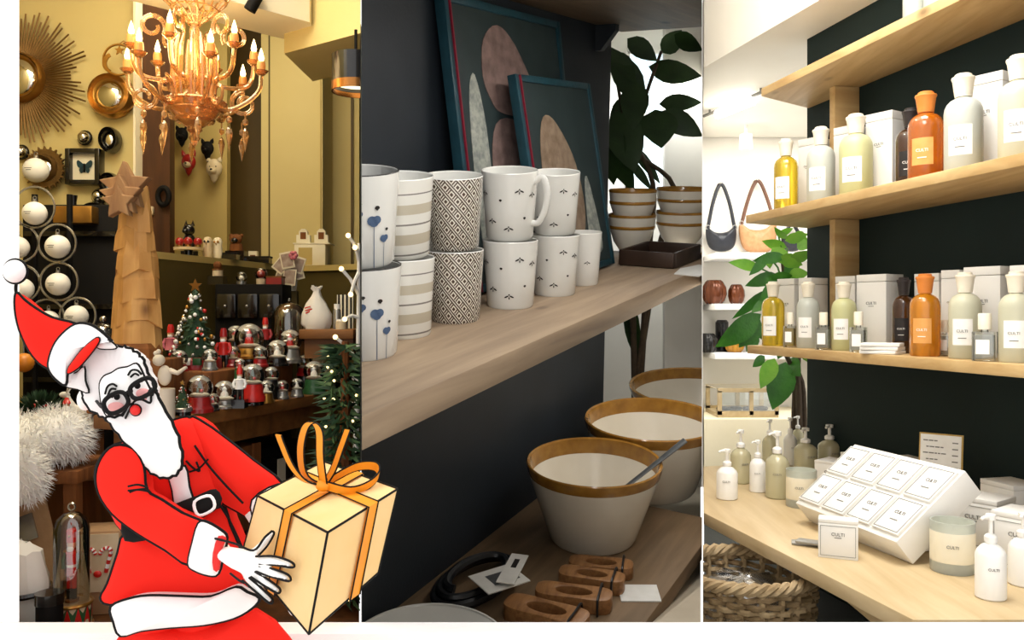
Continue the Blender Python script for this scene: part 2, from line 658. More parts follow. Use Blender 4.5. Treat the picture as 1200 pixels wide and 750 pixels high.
zb1 = CAMZ + (HZ - 26) / FPX * 3.6
level_slab('beam_cream', [(200, -18), (362.7, 26)], zb1, 3.29, 'cream_paint', 'cream ceiling beam running to the corner', [(-0.86, 3.98), (-1.55, 3.3)])
zb2 = CAMZ + (HZ - 62.7) / FPX * 3.75
level_slab('beam_mustard', [(333, 62.7), (422.4, 38.7)], zb2, 3.29, 'mustard_paint', 'mustard ceiling beam beside the pendant lamp', [(KA * 4.0 - 0.008, 4.0), (-0.98, 4.2)])
p = W(298, 2, 3.4)
t = thing('ceiling_spot', 'small black spotlight on the cream ceiling beam', 'lamp', p)
MB().cyl(0.024, -0.04, 0.04, 16, Matrix.Rotation(0.5, 4, 'Y')).build('spot_head', 'black_matt', t)
MB().cyl(0.015, 0.04, 0.16, 10).build('stem', 'black_matt', t)

# olive half wall with ledge
ZLG = 1.765
lp = [tuple(Wz(x, y, ZLG)[:2]) for x, y in ((186, 295), (345, 312), (422, 309.5))]
hw = struct('wall_half_olive', MB().prism(lp + [(KA * 4.83 - 0.01, 4.83), (lp[1][0] - 0.02, 4.84), (lp[0][0] - 0.3, lp[0][1] + 0.75)], P1Z0, ZLG - 0.03), 'olive_paint', label='olive half wall carrying the ledge')
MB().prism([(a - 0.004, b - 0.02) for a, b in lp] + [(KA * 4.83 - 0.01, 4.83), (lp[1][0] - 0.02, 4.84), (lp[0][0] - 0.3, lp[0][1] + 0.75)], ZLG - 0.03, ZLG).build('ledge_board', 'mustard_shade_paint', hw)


def ledge(x, back=0.12):
    pa, pb, pc = [Vector((*q, 0)) for q in lp]
    k = (x - 600) / FPX
    a, b = (pa, pb) if x < 345 else (pb, pc)
    d = b - a
    s = (k * a.y - a.x) / (d.x - k * d.y)
    q = a + d * s
    Y = q.y + back
    return Vector((k * Y, Y, ZLG))


# --- chandelier
YC = 3.25
CK = YC / FPX
root = W(228, 0, YC)
ch = thing('chandelier', 'large amber glass chandelier with candle bulbs and crystal drops', 'chandelier', (root.x, root.y, CAMZ))


def cz(y):
    return (HZ - y) * CK


MB().tube([(0, 0, 3.29 - CAMZ), (0, 0, cz(-30))], 0.012, 8).build('hanging_rod', 'gold_metal', ch)
MB().lathe([(0, cz(-25)), (5 * CK, cz(-25)), (4 * CK, cz(0)), (7 * CK, cz(18)), (4 * CK, cz(28)), (6 * CK, cz(36)), (4 * CK, cz(60)), (8 * CK, cz(90)), (5 * CK, cz(120)), (0, cz(125))], 20).build('stem', 'amber_glass', ch)
for k in range(16):
    a = 2 * PI * k / 16
    pts = [(r * CK * math.cos(a + tw), r * CK * math.sin(a + tw), cz(y)) for r, y, tw in ((44, -14, 0), (34, 2, 0.25), (20, 16, 0.5), (6, 28, 0.75))]
    MB().tube(pts, 0.004, 5).build('crown_rib', 'amber_glass', ch)
for r, y in ((44, -14), (36, 0), (26, 11), (15, 21), (7, 28)):
    MB().tube(ringpts((0, 0, cz(y)), r * CK, 28, 'xy'), 0.004, 5, True).build('crown_ring', 'amber_glass', ch)
for k in range(12):
    a = 2 * PI * k / 12 + 0.2
    r = 22 * CK
    MB().tube([(r * math.cos(a) * s, r * math.sin(a) * s, cz(y)) for y, s in ((42, 0.8), (60, 1.05), (90, 1.1), (118, 1.0))], [0.005, 0.009, 0.009, 0.006], 7).build('glass_rod', 'amber_glass', ch)
MB().lathe([(0, cz(150)), (8 * CK, cz(150)), (20 * CK, cz(142)), (31 * CK, cz(130)), (35 * CK, cz(121)), (34 * CK, cz(119)), (29 * CK, cz(128)), (18 * CK, cz(139)), (0, cz(144))], 32).build('bowl', 'amber_glass', ch)
for y, r in ((121, 35.5), (131, 31.5), (141, 21.5)):
    MB().tube(ringpts((0, 0, cz(y)), r * CK, 32, 'xy'), 0.007, 5, True).build('bowl_ring', 'amber_glass', ch)
MB().lathe([(0, cz(172)), (3 * CK, cz(168)), (7 * CK, cz(162)), (4 * CK, cz(157)), (9 * CK, cz(153)), (8 * CK, cz(149)), (0, cz(149))], 16).build('finial', 'amber_glass', ch)


def rad(a, r, y):
    return Vector((r * CK * math.cos(a), r * CK * math.sin(a), cz(y)))


def spiral(a, r0, y0, rr, n, turns, ph, sgn=1):
    pts = []
    for i in range(n):
        f = i / (n - 1)
        th = ph + sgn * turns * 2 * PI * f
        q = rr * (1 - 0.62 * f)
        pts.append(rad(a, r0 + q * math.cos(th), y0 - q * math.sin(th)))
    return pts


for tier, (na, ph0, rb, yc_) in enumerate(((6, 0.05, 77, 88), (6, 0.5, 68, 68))):
    for k in range(na):
        a = 2 * PI * k / na + ph0
        pts = smoothline([rad(a, 12, 112 - tier * 22), rad(a, 34, 128 - tier * 30), rad(a, 56, 122 - tier * 26), rad(a, rb - 3, 106 - tier * 20), rad(a, rb, yc_)], 5)
        arm = MB().tube(pts, 0.0085, 7).build('arm', 'amber_glass', ch)
        MB().lathe([(0, 0), (3 * CK, 0), (8 * CK, 5 * CK), (8.5 * CK, 6 * CK), (7 * CK, 6 * CK), (2.5 * CK, 2 * CK), (0, 2 * CK)], 14, Matrix.Translation(rad(a, rb, yc_))).build('drip_pan', 'amber_glass', arm)
        MB().lathe([(0, 3 * CK), (4.6 * CK, 3 * CK), (5.2 * CK, 12 * CK), (4.4 * CK, 17 * CK), (0, 17 * CK)], 12, Matrix.Translation(rad(a, rb, yc_))).build('candle_sleeve', 'candle_sleeve', arm)
        MB().lathe([(0, 16 * CK), (2.3 * CK, 17 * CK), (3.4 * CK, 21 * CK), (2.0 * CK, 27 * CK), (0, 33 * CK)], 12, Matrix.Translation(rad(a, rb, yc_))).build('flame_bulb', 'flame_bulb', arm)
        if tier == 0:
            for off_ in (0, 3.2):
                MB().tube(spiral(a + 0.25, 55, 118, 17 - off_, 26, 1.3, PI / 2), 0.0048, 6).build('scroll', 'amber_glass', ch)
        else:
            for off_ in (0, 3.5):
                MB().tube(spiral(a, 46, 38, 17 - off_, 26, 1.15, -PI * 0.8, -1), 0.0048, 6).build('scroll', 'amber_glass', ch)
for k in range(10):
    a = 2 * PI * k / 10 + 0.1
    r = 58
    dp = MB()
    yd = 136 + (k % 2) * 5
    dp.tube([rad(a, r, yd - 6), rad(a, r, yd + 2)], 0.003, 5)
    o_ = dp.build('drop_hook', 'amber_glass', ch)
    MB().lathe([(0, 5 * CK), (3.4 * CK, 2 * CK), (3.4 * CK, -2 * CK), (0, -5 * CK)], 6, Matrix.Translation(rad(a, r, yd + 6))).build('crystal_bead', 'amber_glass', ch, smooth=False)
    MB().lathe([(0, 0), (3.2 * CK, -5 * CK), (4.2 * CK, -10 * CK), (0, -30 * CK)], 6, Matrix.Translation(rad(a, r, yd + 12))).build('crystal_drop', 'amber_glass', ch, smooth=False)
lamp('chandelier_light', 'POINT', (root.x, root.y - 0.05, CAMZ + cz(60)), 11, (1.0, 0.72, 0.36), radius=0.16)

# --- copper pendant lamp
p = W(417, 92, 3.3)
kk = 3.3 / FPX
t = thing('pendant_lamp', 'copper drum pendant lamp with glowing inside under the mustard beam', 'lamp', p)
MB().lathe([(28 * kk, -10 * kk), (28 * kk, 26 * kk), (0, 27 * kk), (0, 25 * kk), (26.5 * kk, 25 * kk), (26.5 * kk, -10 * kk)], 40).build('lamp_shade', 'black_gloss', t)
MB().lathe([(28.3 * kk, -16 * kk), (28.5 * kk, -6 * kk), (27 * kk, -6 * kk), (26.8 * kk, -16 * kk)], 40).build('copper_band', 'copper_lamp', t)
MB().lathe([(0, -3 * kk), (26 * kk, -6 * kk), (26 * kk, -5 * kk), (0, -2 * kk)], 36).build('diffuser', 'lamp_inside', t)
MB().tube([(0, 0, 26 * kk), (0, 0, (HZ - 50) * kk - (HZ - 92) * kk + 0.05)], 0.006, 6).build('cord', 'black_matt', t)

# --- wall mirrors
YM = 4.07


def round_mirror(x, y, r, rin, frame, label, group='round mirrors on the mustard wall', Y=YM, sx=1.0):
    k = Y / FPX
    t = thing('round_mirror', label, 'mirror', W(x, y, Y), group)
    M = Matrix.Rotation(PI / 2, 4, 'X') @ Matrix.Diagonal((sx, 1, 1, 1))
    MB().lathe([(rin * k * 0.95, -0.01), (r * k, -0.01), (r * k, 0.03), (r * k * 0.92, 0.05), ((r + rin) / 2 * k, 0.035), (rin * k * 1.05, 0.045), (rin * k * 0.95, 0.03)], 40, M).build('frame', frame, t)
    MB().lathe([(rin * k, 0.02)] + [(rin * k * math.cos(a), 0.02 + rin * k * 0.45 * math.sin(a)) for a in (0.3, 0.6, 0.9, 1.2, 1.4)] + [(0, 0.02 + rin * k * 0.45)], 32, M).build('convex_glass', 'mirror_silver', t)
    return t


t = round_mirror(25, 92, 29, 24, 'gold_metal', 'large sunburst mirror with long brass rays')
random.seed(2)
k = YM / FPX
for i in range(92):
    a = 2 * PI * i / 92
    L = random.choice((58, 62, 66, 70, 76, 80))
    dv = Vector((math.cos(a), 0, math.sin(a)))
    MB().tube([dv * 28 * k, dv * L * k], [0.006, 0.0045], 4).build('ray', 'brass_ray', t)
round_mirror(132, 113, 26, 17, 'gold_metal', 'round convex mirror in a wide gold frame')
round_mirror(131, 165, 15, 9, 'black_gloss', 'small black framed convex mirror below the gold one', sx=0.75)
round_mirror(114, 259, 22, 12, 'black_gloss', 'black framed convex mirror beside the carved wooden tree')
round_mirror(131, 216, 13, 8, 'black_gloss', 'small oval black mirror half behind the carved tree', sx=0.8)
t = round_mirror(54, 198, 15, 12, 'brass_ray', 'round mirror ringed by dark leafy metal behind a white ball')
for i in range(44):
    a = 2 * PI * i / 44
    dv = Vector((math.cos(a), 0, math.sin(a)))
    vs = [dv * 14 * k, dv * (20) * k + Vector((-dv.z, 0, dv.x)) * 2 * k, dv * (26 if i % 2 else 23) * k, dv * 20 * k - Vector((-dv.z, 0, dv.x)) * 2 * k]
    vs = [v + Vector((0, -0.02, 0)) for v in vs] + [v + Vector((0, -0.005, 0)) for v in vs]
    MB().add(vs, [(0, 1, 2, 3), (7, 6, 5, 4), (0, 4, 5, 1), (1, 5, 6, 2), (2, 6, 7, 3), (3, 7, 4, 0)]).build('metal_leaf', 'brass_ray', t, smooth=False)
for x, y, r, lab in ((98, 161, 7, 'tiny mirrored ball on the wall beside butterfly frame'), (115, 230, 7.5, 'small mirrored ball on the wall above black round mirror'), (24, 178, 7, 'small dark mirrored ball on the wall below the sunburst')):
    t = thing('mirror_ball', lab, 'wall decoration', W(x, y, YM), 'mirrored balls on the wall')
    MB().sphere((0, 0, 0), r * k, 20, 12).build('ball', 'chrome', t)
    MB().tube(ringpts((0, 0.01, 0), r * k * 1.02, 24), 0.008, 6, True).build('dark_ring', 'black_gloss', t)

# butterfly frame
t = thing('butterfly_frame', 'black box frame with a teal butterfly on cream card', 'picture', W(99.5, 196, YM))
w, h, b = 40 * k, 42 * k, 5.5 * k
for sx in (-1, 1):
    MB().box((sx * (w / 2 - b / 2), 0, 0), (b, 0.06, h)).build('frame_side', 'black_gloss', t, bevel=0.003)
    MB().box((0, 0, sx * (h / 2 - b / 2)), (w - 2 * b, 0.06, b)).build('frame_side', 'black_gloss', t, bevel=0.003)
MB().box((0, 0.012, 0), (w - 2 * b, 0.02, h - 2 * b)).build('backing_card', 'cream_card', t)
for s in (-1, 1):
    for nm, pts in (('upper_wing', [(0, 0), (2, 3), (7, 7), (9, 5), (8, 0), (5, -2)]), ('lower_wing', [(0, 0), (5, -2), (6, -5), (4, -8), (2, -6)])):
        q = smoothline([(s * a * k, 0, c * k) for a, c in pts], 3, True)
        MB().prism([(v.x, v.z) for v in q], 0, 0.004, Matrix(((1, 0, 0, 0), (0, 0, -1, -0.002), (0, 1, 0, 0.004), (0, 0, 0, 1)))).build(nm, 'butterfly_teal', t, smooth=False)
MB().tube([(0, -0.006, 4 * k), (0, -0.006, -6 * k)], 0.005, 6).build('insect_body', 'black_matt', t)

# gold moon-and-star roundel hanging near the chandelier
t = thing('star_roundel', 'thin gold wire roundel with moon and stars hanging by the wall', 'ornament', W(139, 70, 4.0))
kq = 4.0 / FPX
MB().tube(ringpts((0, 0, 0), 18 * kq, 32), 0.006, 6, True).build('hoop', 'gold_metal', t)


def starpoly(r, n=5, inner=0.42, rot=PI / 2):
    return [((r if i % 2 == 0 else r * inner) * math.cos(rot + PI * i / n), (r if i % 2 == 0 else r * inner) * math.sin(rot + PI * i / n)) for i in range(2 * n)]


XZ = Matrix(((1, 0, 0, 0), (0, 0, -1, 0), (0, 1, 0, 0), (0, 0, 0, 1)))
MB().prism(starpoly(6 * kq), -0.004, 0.004, Matrix.Translation((1 * kq, 0, 11 * kq)) @ XZ).build('star', 'gold_metal', t, smooth=False)
MB().prism(starpoly(4 * kq), -0.004, 0.004, Matrix.Translation((10 * kq, 0, -12 * kq)) @ XZ).build('star', 'gold_metal', t, smooth=False)
mo = [(12 * kq * math.cos(a) - 4 * kq, 12 * kq * math.sin(a)) for a in [PI * 0.6 + PI * 0.8 * i / 12 for i in range(13)]] + [(9 * kq * math.cos(a) - 2 * kq, 9 * kq * math.sin(a)) for a in [PI * 1.35 - PI * 0.7 * i / 10 for i in range(11)]]
MB().prism(mo, -0.004, 0.004, Matrix.Translation((-3 * kq, 0, -4 * kq)) @ XZ).build('moon', 'gold_metal', t, smooth=False)
MB().tube([(0, 0, 18 * kq), (0, 0.05, 26 * kq), (0, 0.1, 26 * kq)], 0.003, 5).build('hook', 'gold_metal', t)


# --- animal masks on the panel
def mask(x, y, r, m, label, ears=1.0, snout='cream_base'):
    Y = 4.80
    kx = Y / FPX
    R = r * kx
    t = thing('animal_mask', label, 'wall mask', W(x, y, Y), 'animal masks on the mustard panel')
    MB().sphere((0, 0, 0), (R, R * 0.6, R * 1.15), 20, 12).build('head', m, t)
    MB().sphere((0, -R * 0.55, -R * 0.45), (R * 0.5, R * 0.6, R * 0.42), 16, 10).build('snout', snout, t)
    MB().sphere((0, -R * 1.12, -R * 0.32), (R * 0.16, R * 0.1, R * 0.12), 10, 6).build('nose', 'black_gloss', t)
    for s in (-1, 1):
        MB().lathe([(0, 0), (R * 0.34, 0), (R * 0.25, R * 0.3 * ears), (0, R * 0.6 * ears)], 12, TR((s * R * 0.62, 0, R * 0.85), ry=s * 0.35)).build('ear', m, t)
        MB().sphere((s * R * 0.38, -R * 0.52, R * 0.12), R * 0.09, 8, 6).build('eye', 'black_gloss', t)
    MB().lathe([(0, -R * 2.0), (R * 0.35, -R * 1.5), (R * 0.6, -R * 0.7), (0, -R * 0.6)], 14).build('neck', m, t)
    return t


mask(251, 197, 9.5, 'cream_base', 'cream white bear head mask on the mustard panel')
mask(221, 190, 8.5, 'red_paint', 'dark red fox head mask on the mustard panel', 1.6)
mask(243, 174, 7.5, 'black_matt', 'black animal head mask partly behind the crystal drops', 1.4, 'black_matt')
mask(213, 158, 7.5, 'black_matt', 'black animal head mask highest on the mustard panel', 1.2, 'black_matt')
t = thing('black_wreath', 'small black oval wreath hanging on the brown door', 'wreath', W(191.5, 230, 4.13))
MB().tube([(6.5 * k * math.cos(a), 0, 10 * k * math.sin(a)) for a in [2 * PI * i / 28 for i in range(28)]], 0.014, 8, True).build('wreath_ring', 'black_matt', t)
MB().tube([(0, 0, 10 * k), (0, 0.02, 13 * k)], 0.004, 5).build('hanger', 'black_matt', t)
t = thing('light_switch', 'small ivory light switch on the brown door', 'switch', W(177, 247, 4.15))
MB().box((0, 0, 0), (6 * k, 0.02, 10 * k)).build('plate', 'cream_base', t, bevel=0.004)
MB().box((0, -0.012, 0), (2.5 * k, 0.012, 4 * k)).build('toggle', 'cream_card', t, bevel=0.002)

# --- black rack of wire rings with white balls
YR = 3.35
kr = YR / FPX
pr = W(70, 320, YR + 0.12)
pr.y += 0.08
t = thing('black_cabinet', 'tall black cabinet behind the wire rings of white balls', 'cabinet', (pr.x, pr.y, P1F))
hz = W(0, 236, YR + 0.12).z - P1F
MB().box((0, 0.12, hz / 2), (0.42, 0.2, hz)).build('cabinet_body', 'black_matt', t, bevel=0.006)
for i in range(4):
    MB().box((0, 0.01, hz * (0.25 + 0.22 * i)), (0.38, 0.03, 0.02)).build('shelf_edge', 'black_gloss', t)
MB().box((0.03, 0.0, hz * 0.965), (0.16, 0.08, 0.07)).build('gold_plaque', 'gold_metal', t, bevel=0.004)
MB().box((-0.10, 0.0, hz * 0.62), (0.1, 0.06, 0.12)).build('wooden_block', 'table_oak', t, bevel=0.004)
RG = [(40, 243, 24), (23, 285, 22), (67, 285, 22), (69, 330, 22), (26, 332, 21), (55, 371, 20), (91, 370, 21)]
BL = [(40.7, 250, 13.5), (20.5, 290, 13), (67.5, 289, 13.7), (68, 333, 13.3), (26, 339, 13), (57, 376, 12), (89.6, 371, 13.2)]
NM = ['topmost ring', 'ring at the pillar edge', 'second highest ring', 'ring above the red hat tip', 'ring behind the white pompom', 'ring hidden by the red hat', 'lowest ring beside carved tree']
st = thing('ring_stand', 'wire stand of stacked black rings for white ball ornaments', 'stand', (W(50, 0, YR).x, YR, P1F))
o0 = Vector((W(50, 0, YR).x, YR, P1F))
for x, y, r in RG:
    c = W(x, y, YR) - o0
    MB().tube(ringpts(c, r * kr, 36), 0.0045, 6, True).build('wire_ring', 'silver_base', st)
for dx in (-0.07, 0.07):
    MB().tube([(dx, 0.07, 0), (dx, 0.07, W(0, 225, YR).z - P1F)], 0.012, 8).build('post', 'black_matt', st)
MB().cyl(0.1, 0, 0.02, 28).build('foot', 'black_matt', st)


def ball(x, y, r, Y, label):
    kx = Y / FPX
    R = r * kx
    t = thing('white_bauble', label, 'ornament', W(x, y, Y), 'white ball ornaments')
    MB().sphere((0, 0, 0), R, 28, 16).build('ball', 'white_ball', t)
    MB().cyl(R * 0.18, R * 0.95, R * 1.2, 14).build('cap', 'silver_base', t)
    MB().tube(ringpts((0, 0, R * 1.34), R * 0.15, 12), R * 0.03, 5, True).build('loop', 'silver_base', t)
    for i in range(2):
        L = R * (0.5 if i == 0 else 0.34)
        z = R * (0.05 - 0.16 * i)
        pts = [Vector((-L * 0.9 + L * 1.3 * q / 5, 0, z)) for q in range(6)]
        pts = [Vector((q.x, -math.sqrt(max(1e-6, (R * 1.004) ** 2 - q.x ** 2 - q.z ** 2)), q.z)) for q in pts]
        MB().tube(pts, R * 0.022, 4).build('printed_line', 'black_matt', t)
    return t


for (x, y, r), n in zip(BL, NM):
    ball(x, y, r, YR - 0.005, 'white ball ornament hanging in the %s of stand' % n)
ball(42, 199.5, 14.2, 3.9, 'large white ball ornament hanging before the leafy mirror')
# black vase shapes
for x, y0, y1, w_, Y, lab in ((86, 229, 345, 17, 3.95, 'tall black bottle-shaped vase left of the black round mirror'), (117, 285, 392, 22, 3.9, 'broad black vase below the black round mirror')):
    kx = Y / FPX
    zb = P1F
    p = W(x, y1, Y)
    Ht = (y1 - y0) * kx
    t = thing('black_vase', lab, 'vase', (p.x, p.y, P1F), 'black vases by the mustard wall')
    MB().box((0, 0, (p.z - P1F) / 2), (w_ * kx * 1.3, w_ * kx * 1.3, p.z - P1F)).build('pedestal', 'black_matt', t)
    R = w_ * kx * 0.62
    MB().lathe([(0, 0), (R * 0.7, 0), (R, Ht * 0.2), (R, Ht * 0.45), (R * 0.5, Ht * 0.66), (R * 0.32, Ht * 0.75), (R * 0.32, Ht * 0.93), (R * 0.45, Ht), (0, Ht)], 24, Matrix.Translation((0, 0, p.z - P1F))).build('vase_body', 'black_gloss', t)
# glass bell jar
p = W(121, 410, 3.32)
kx = 3.32 / FPX
t = thing('bell_jar', 'small glass bell jar with round knob beside the carved tree', 'jar', (p.x, p.y, P1F))
MB().cyl(0.05, 0, p.z - P1F, 20).build('pedestal', 'black_matt', t)
MB().lathe([(16 * kx, 0), (16 * kx, 16 * kx), (13 * kx, 26 * kx), (7 * kx, 31 * kx), (0, 32 * kx)], 28, Matrix.Translation((0, 0, p.z - P1F))).build('glass_dome', 'dome_glass', t)
MB().sphere((0, 0, p.z - P1F + 36 * kx), 4.2 * kx, 12, 8).build('knob', 'chrome', t)
MB().sphere((0, 0, p.z - P1F + 9 * kx), (7 * kx, 7 * kx, 9 * kx), 14, 8).build('chrome_egg', 'chrome', t)

# --- carved wooden tree with star
YT = 2.85
kt = YT / FPX
pb = W(160, 420, YT)
t = thing('carved_wooden_tree', 'tall carved oak tree sculpture with layered bark tiers and star', 'sculpture', (pb.x, pb.y, 1.178))
zb = pb.z - 1.178
MB().box((0, 0, zb / 2), (0.24, 0.2, zb)).build('pedestal', 'bark_wood', t, bevel=0.006)
MB().lathe([(0, 0), (31 * kt, 0), (29 * kt, 12 * kt), (26 * kt, 18 * kt), (0, 18 * kt)], 9, Matrix.Translation((0, 0, zb))).build('bark_foot', 'bark_wood', t, smooth=False)
random.seed(9)
tiers = [(12, 31, 46), (40, 29.5, 46), (70, 27.5, 44), (98, 25.5, 42), (124, 23.5, 38), (148, 21, 36), (168, 18, 34), (184, 14, 28)]
for i, (z0, r, hgt) in enumerate(tiers):
    n = 9
    mb = MB()
    lo, mid, hi = [], [], []
    ph = random.uniform(0, 1)
    for q in range(n):
        a = 2 * PI * (q + ph) / n
        jr = random.uniform(0.88, 1.08)
        jz = random.uniform(-6, 7)
        lo.append((r * jr * kt * math.cos(a), r * 0.8 * jr * kt * math.sin(a), zb + (z0 + jz) * kt))
        mid.append((r * 0.93 * jr * kt * math.cos(a), r * 0.75 * jr * kt * math.sin(a), zb + (z0 + hgt * 0.5) * kt))
        hi.append((r * 0.72 * kt * math.cos(a), r * 0.58 * kt * math.sin(a), zb + (z0 + hgt) * kt))
    inner = [(x * 0.75, y * 0.75, zb + (z0 + 3) * kt) for x, y, _ in lo]
    mb.loft([inner, lo, mid, hi])
    mb.build('carved_tier', 'carved_oak', t, smooth=False)
for j, (dy, sc, dz) in enumerate(((0.0, 30, 198), (-0.05, 25, 186), (-0.075, 20, 178))):
    MB().prism(starpoly(sc * kt, 5, 0.5, PI / 2 + 0.05), -0.018, 0.018, Matrix.Translation((-4 * kt, -0.05 + dy * 0.6, zb + dz * kt)) @ XZ).build('star', 'star_wood', t, smooth=False, bevel=0.003)

# --- long table with risers
ZTB = 1.178
A_, B_ = Wz(277, 477, ZTB), Wz(416, 455, ZTB)
dT = (B_ - A_).normalized()
nT = Vector((-dT.y, dT.x, 0))
L0 = A_ - dT * 0.35
tb = thing('display_table', 'brown wooden table crowded with snow globes', 'table', (0, 0, 0))
poly = [L0, B_, B_ + nT * 0.45, L0 + nT * 0.28]
MB().prism([(q.x, q.y) for q in poly], ZTB - 0.045, ZTB).build('table_top', 'table_oak', tb, bevel=0.006)
ap = [L0 + nT * 0.05 + dT * 0.05, B_ + nT * 0.05 - dT * 0.06, B_ + nT * 0.08 - dT * 0.06, L0 + nT * 0.08 + dT * 0.05]
MB().prism([(q.x, q.y) for q in ap], ZTB - 0.13, ZTB - 0.046).build('apron', 'table_oak', tb)
for q in (B_ - dT * 0.12 + nT * 0.07, L0 + dT * 0.1 + nT * 0.1, B_ - dT * 0.12 + nT * 0.38, L0 + dT * 0.1 + nT * 0.24):
    MB().box((q.x, q.y, (P1F + ZTB - 0.05) / 2), (0.06, 0.06, ZTB - 0.05 - P1F)).build('leg', 'table_oak', tb, bevel=0.004)
ZR2 = 1.30
r0, r1 = Wz(192, 443, ZR2), Wz(343, 424, ZR2)
dR = (r1 - r0).normalized()
nR = Vector((-dR.y, dR.x, 0))
r0 = r0 + dR * 0.28
rp = [r0, r1, r1 + nR * 0.3, r0 + nR * 0.3]
solid('display_riser', MB().prism([(q.x, q.y) for q in rp], ZTB + 0.001, ZR2), 'bark_wood', 'dark brown wooden riser on the table behind the snow globes', 'riser', None, bevel=0.004)


def spot(x, yb, Y, zs):
    """table item: plan position at column x and depth Y, plinth height so its foot shows at row yb"""
    p = W(x, yb, Y)
    return Vector((p.x, p.y, zs)), max(0.0, p.z - zs)


def mini_tree(parent, base, R, H, m='fir_green', n=90, name='foliage', kind=None):
    mb = MB()
    random.seed(int(R * 9999) + n)
    mb.lathe([(0, base), (R * 0.62, base), (R * 0.42, base + H * 0.35), (R * 0.2, base + H * 0.7), (0, base + H * 0.98)], 10)
    for i in range(n):
        f = random.random() ** 1.4
        a = random.uniform(0, 2 * PI)
        rr = R * (1 - f * 0.93)
        z = base + H * (0.04 + 0.92 * f)
        d = Vector((math.cos(a), math.sin(a), -0.25))
        s = Vector((-math.sin(a), math.cos(a), 0)) * R * 0.13
        q = Vector((0, 0, z)) + d * rr * 0.35
        e = Vector((0, 0, z)) + d * rr
        up = Vector((0, 0, R * 0.10))
        mb.add([q + s, q - s, e, q + up], [(0, 1, 2), (0, 2, 3), (1, 3, 2)])
    o = mb.build(name, m, parent, smooth=False, recalc=False)
    o['kind'] = 'stuff'
    return o


def globe(x, yb, r, Y, zs, hb, mbase, label, inner='tree', name='snow_globe', flare=1.05):
    k_ = Y / FPX
    pos, pl = spot(x, yb, Y, zs)
    t = thing(name, label, 'snow globe', pos, 'snow globes on the table')
    R = r * k_
    if pl > 0.012:
        MB().cyl(R * 0.95, 0, pl, 20).build('plinth', 'black_gloss', t, bevel=0.003)
    else:
        pl = 0
    hb_ = hb * k_
    MB().lathe([(0, pl), (R * flare, pl), (R * flare, pl + hb_ * 0.25), (R * 0.88, pl + hb_ * 0.45), (R * 0.86, pl + hb_ * 0.8), (R * 0.8, pl + hb_), (0, pl + hb_)], 24).build('base', mbase, t)
    cz_ = pl + hb_ + R * 0.72
    MB().sphere((0, 0, cz_), R, 26, 16).build('glass_sphere', 'globe_glass', t)
    MB().lathe([(0, pl + hb_), (R * 0.66, pl + hb_), (R * 0.82, pl + hb_ + R * 0.16), (R * 0.5, pl + hb_ + R * 0.3), (0, pl + hb_ + R * 0.36)], 18).build('snow_mound', 'snow_white', t)
    if inner == 'tree':
        mini_tree(t, pl + hb_ + R * 0.25, R * 0.5, R * 1.1, 'fir_green', 26, 'tiny_tree')
        MB().sphere((R * 0.25, -R * 0.3, pl + hb_ + R * 0.5), R * 0.13, 8, 6).build('tiny_bauble', 'bright_red', t)
    elif inner == 'white':
        MB().lathe([(0, pl + hb_ + R * 0.25), (R * 0.36, pl + hb_ + R * 0.25), (R * 0.3, pl + hb_ + R * 0.6), (R * 0.16, pl + hb_ + R * 0.8), (R * 0.2, pl + hb_ + R * 1.0), (0, pl + hb_ + R * 1.2)], 14).build('tiny_snowman', 'snow_white', t)
    elif inner == 'red':
        MB().lathe([(0, pl + hb_ + R * 0.25), (R * 0.34, pl + hb_ + R * 0.25), (R * 0.24, pl + hb_ + R * 0.75), (0, pl + hb_ + R * 0.8)], 12).build('tiny_coat', 'bright_red', t)
        MB().sphere((0, 0, pl + hb_ + R * 0.92), R * 0.2, 12, 8).build('tiny_head', 'snow_white', t)
        MB().lathe([(0, pl + hb_ + R * 1.0), (R * 0.2, pl + hb_ + R * 1.0), (0, pl + hb_ + R * 1.4)], 10).build('tiny_hat', 'bright_red', t)
    else:
        MB().box((0, 0, pl + hb_ + R * 0.5), (R * 0.55, R * 0.5, R * 0.45)).build('tiny_house', 'cream_base', t)
        MB().prism([(-R * 0.36, 0), (R * 0.36, 0), (0, R * 0.36)], -R * 0.3, R * 0.3, Matrix.Translation((0, 0, pl + hb_ + R * 0.72)) @ XZ).build('tiny_roof', 'bright_red', t, smooth=False)
    return t


globe(234, 481, 15, 2.80, ZTB, 18, 'red_paint', 'snow globe with green tree on a dark red base beside the small gold tree')
globe(263, 477, 13.5, 2.93, ZTB, 9, 'silver_base', 'low glass dome globe with white scene on a silver base', 'white')
globe(296, 470, 14, 3.02, ZTB, 20, 'bright_red', 'snow globe with lit tree on a cream and red winter base')
globe(292, 420, 17, 3.42, ZR2, 12, 'gold_metal', 'large snow globe with red and green scene on a gold base', 'red')
globe(325, 432, 12.5, 3.30, ZR2, 9, 'black_gloss', 'snow globe with white snowman on a tall black stand', 'white')
globe(340, 424, 13.5, 3.50, ZR2, 16, 'silver_base', 'snow globe on a wide frosted silver base behind the snowman globe', 'red')
globe(331, 466, 7.5, 3.24, ZTB, 9, 'silver_base', 'tiny snow globe lantern in front of the black stand', 'red')
globe(348, 463, 7.5, 3.32, ZTB, 9, 'silver_base', 'tiny snow globe lantern next to the green based globe', 'white')
globe(368, 459, 12.5, 3.45, ZTB, 17, 'green_paint', 'snow globe on a green base at the right part of table', 'white')
globe(387, 452, 9.5, 3.76, ZTB, 7, 'silver_base', 'small snow globe behind the low one at the table end', 'house')
globe(403, 454, 11, 3.68, ZTB, 7, 'black_gloss', 'low snow globe on a dark base at the table end', 'white')
globe(190, 492, 12, 2.66, ZTB, 12, 'black_gloss', 'snow globe on black base behind the bearded person', 'house')
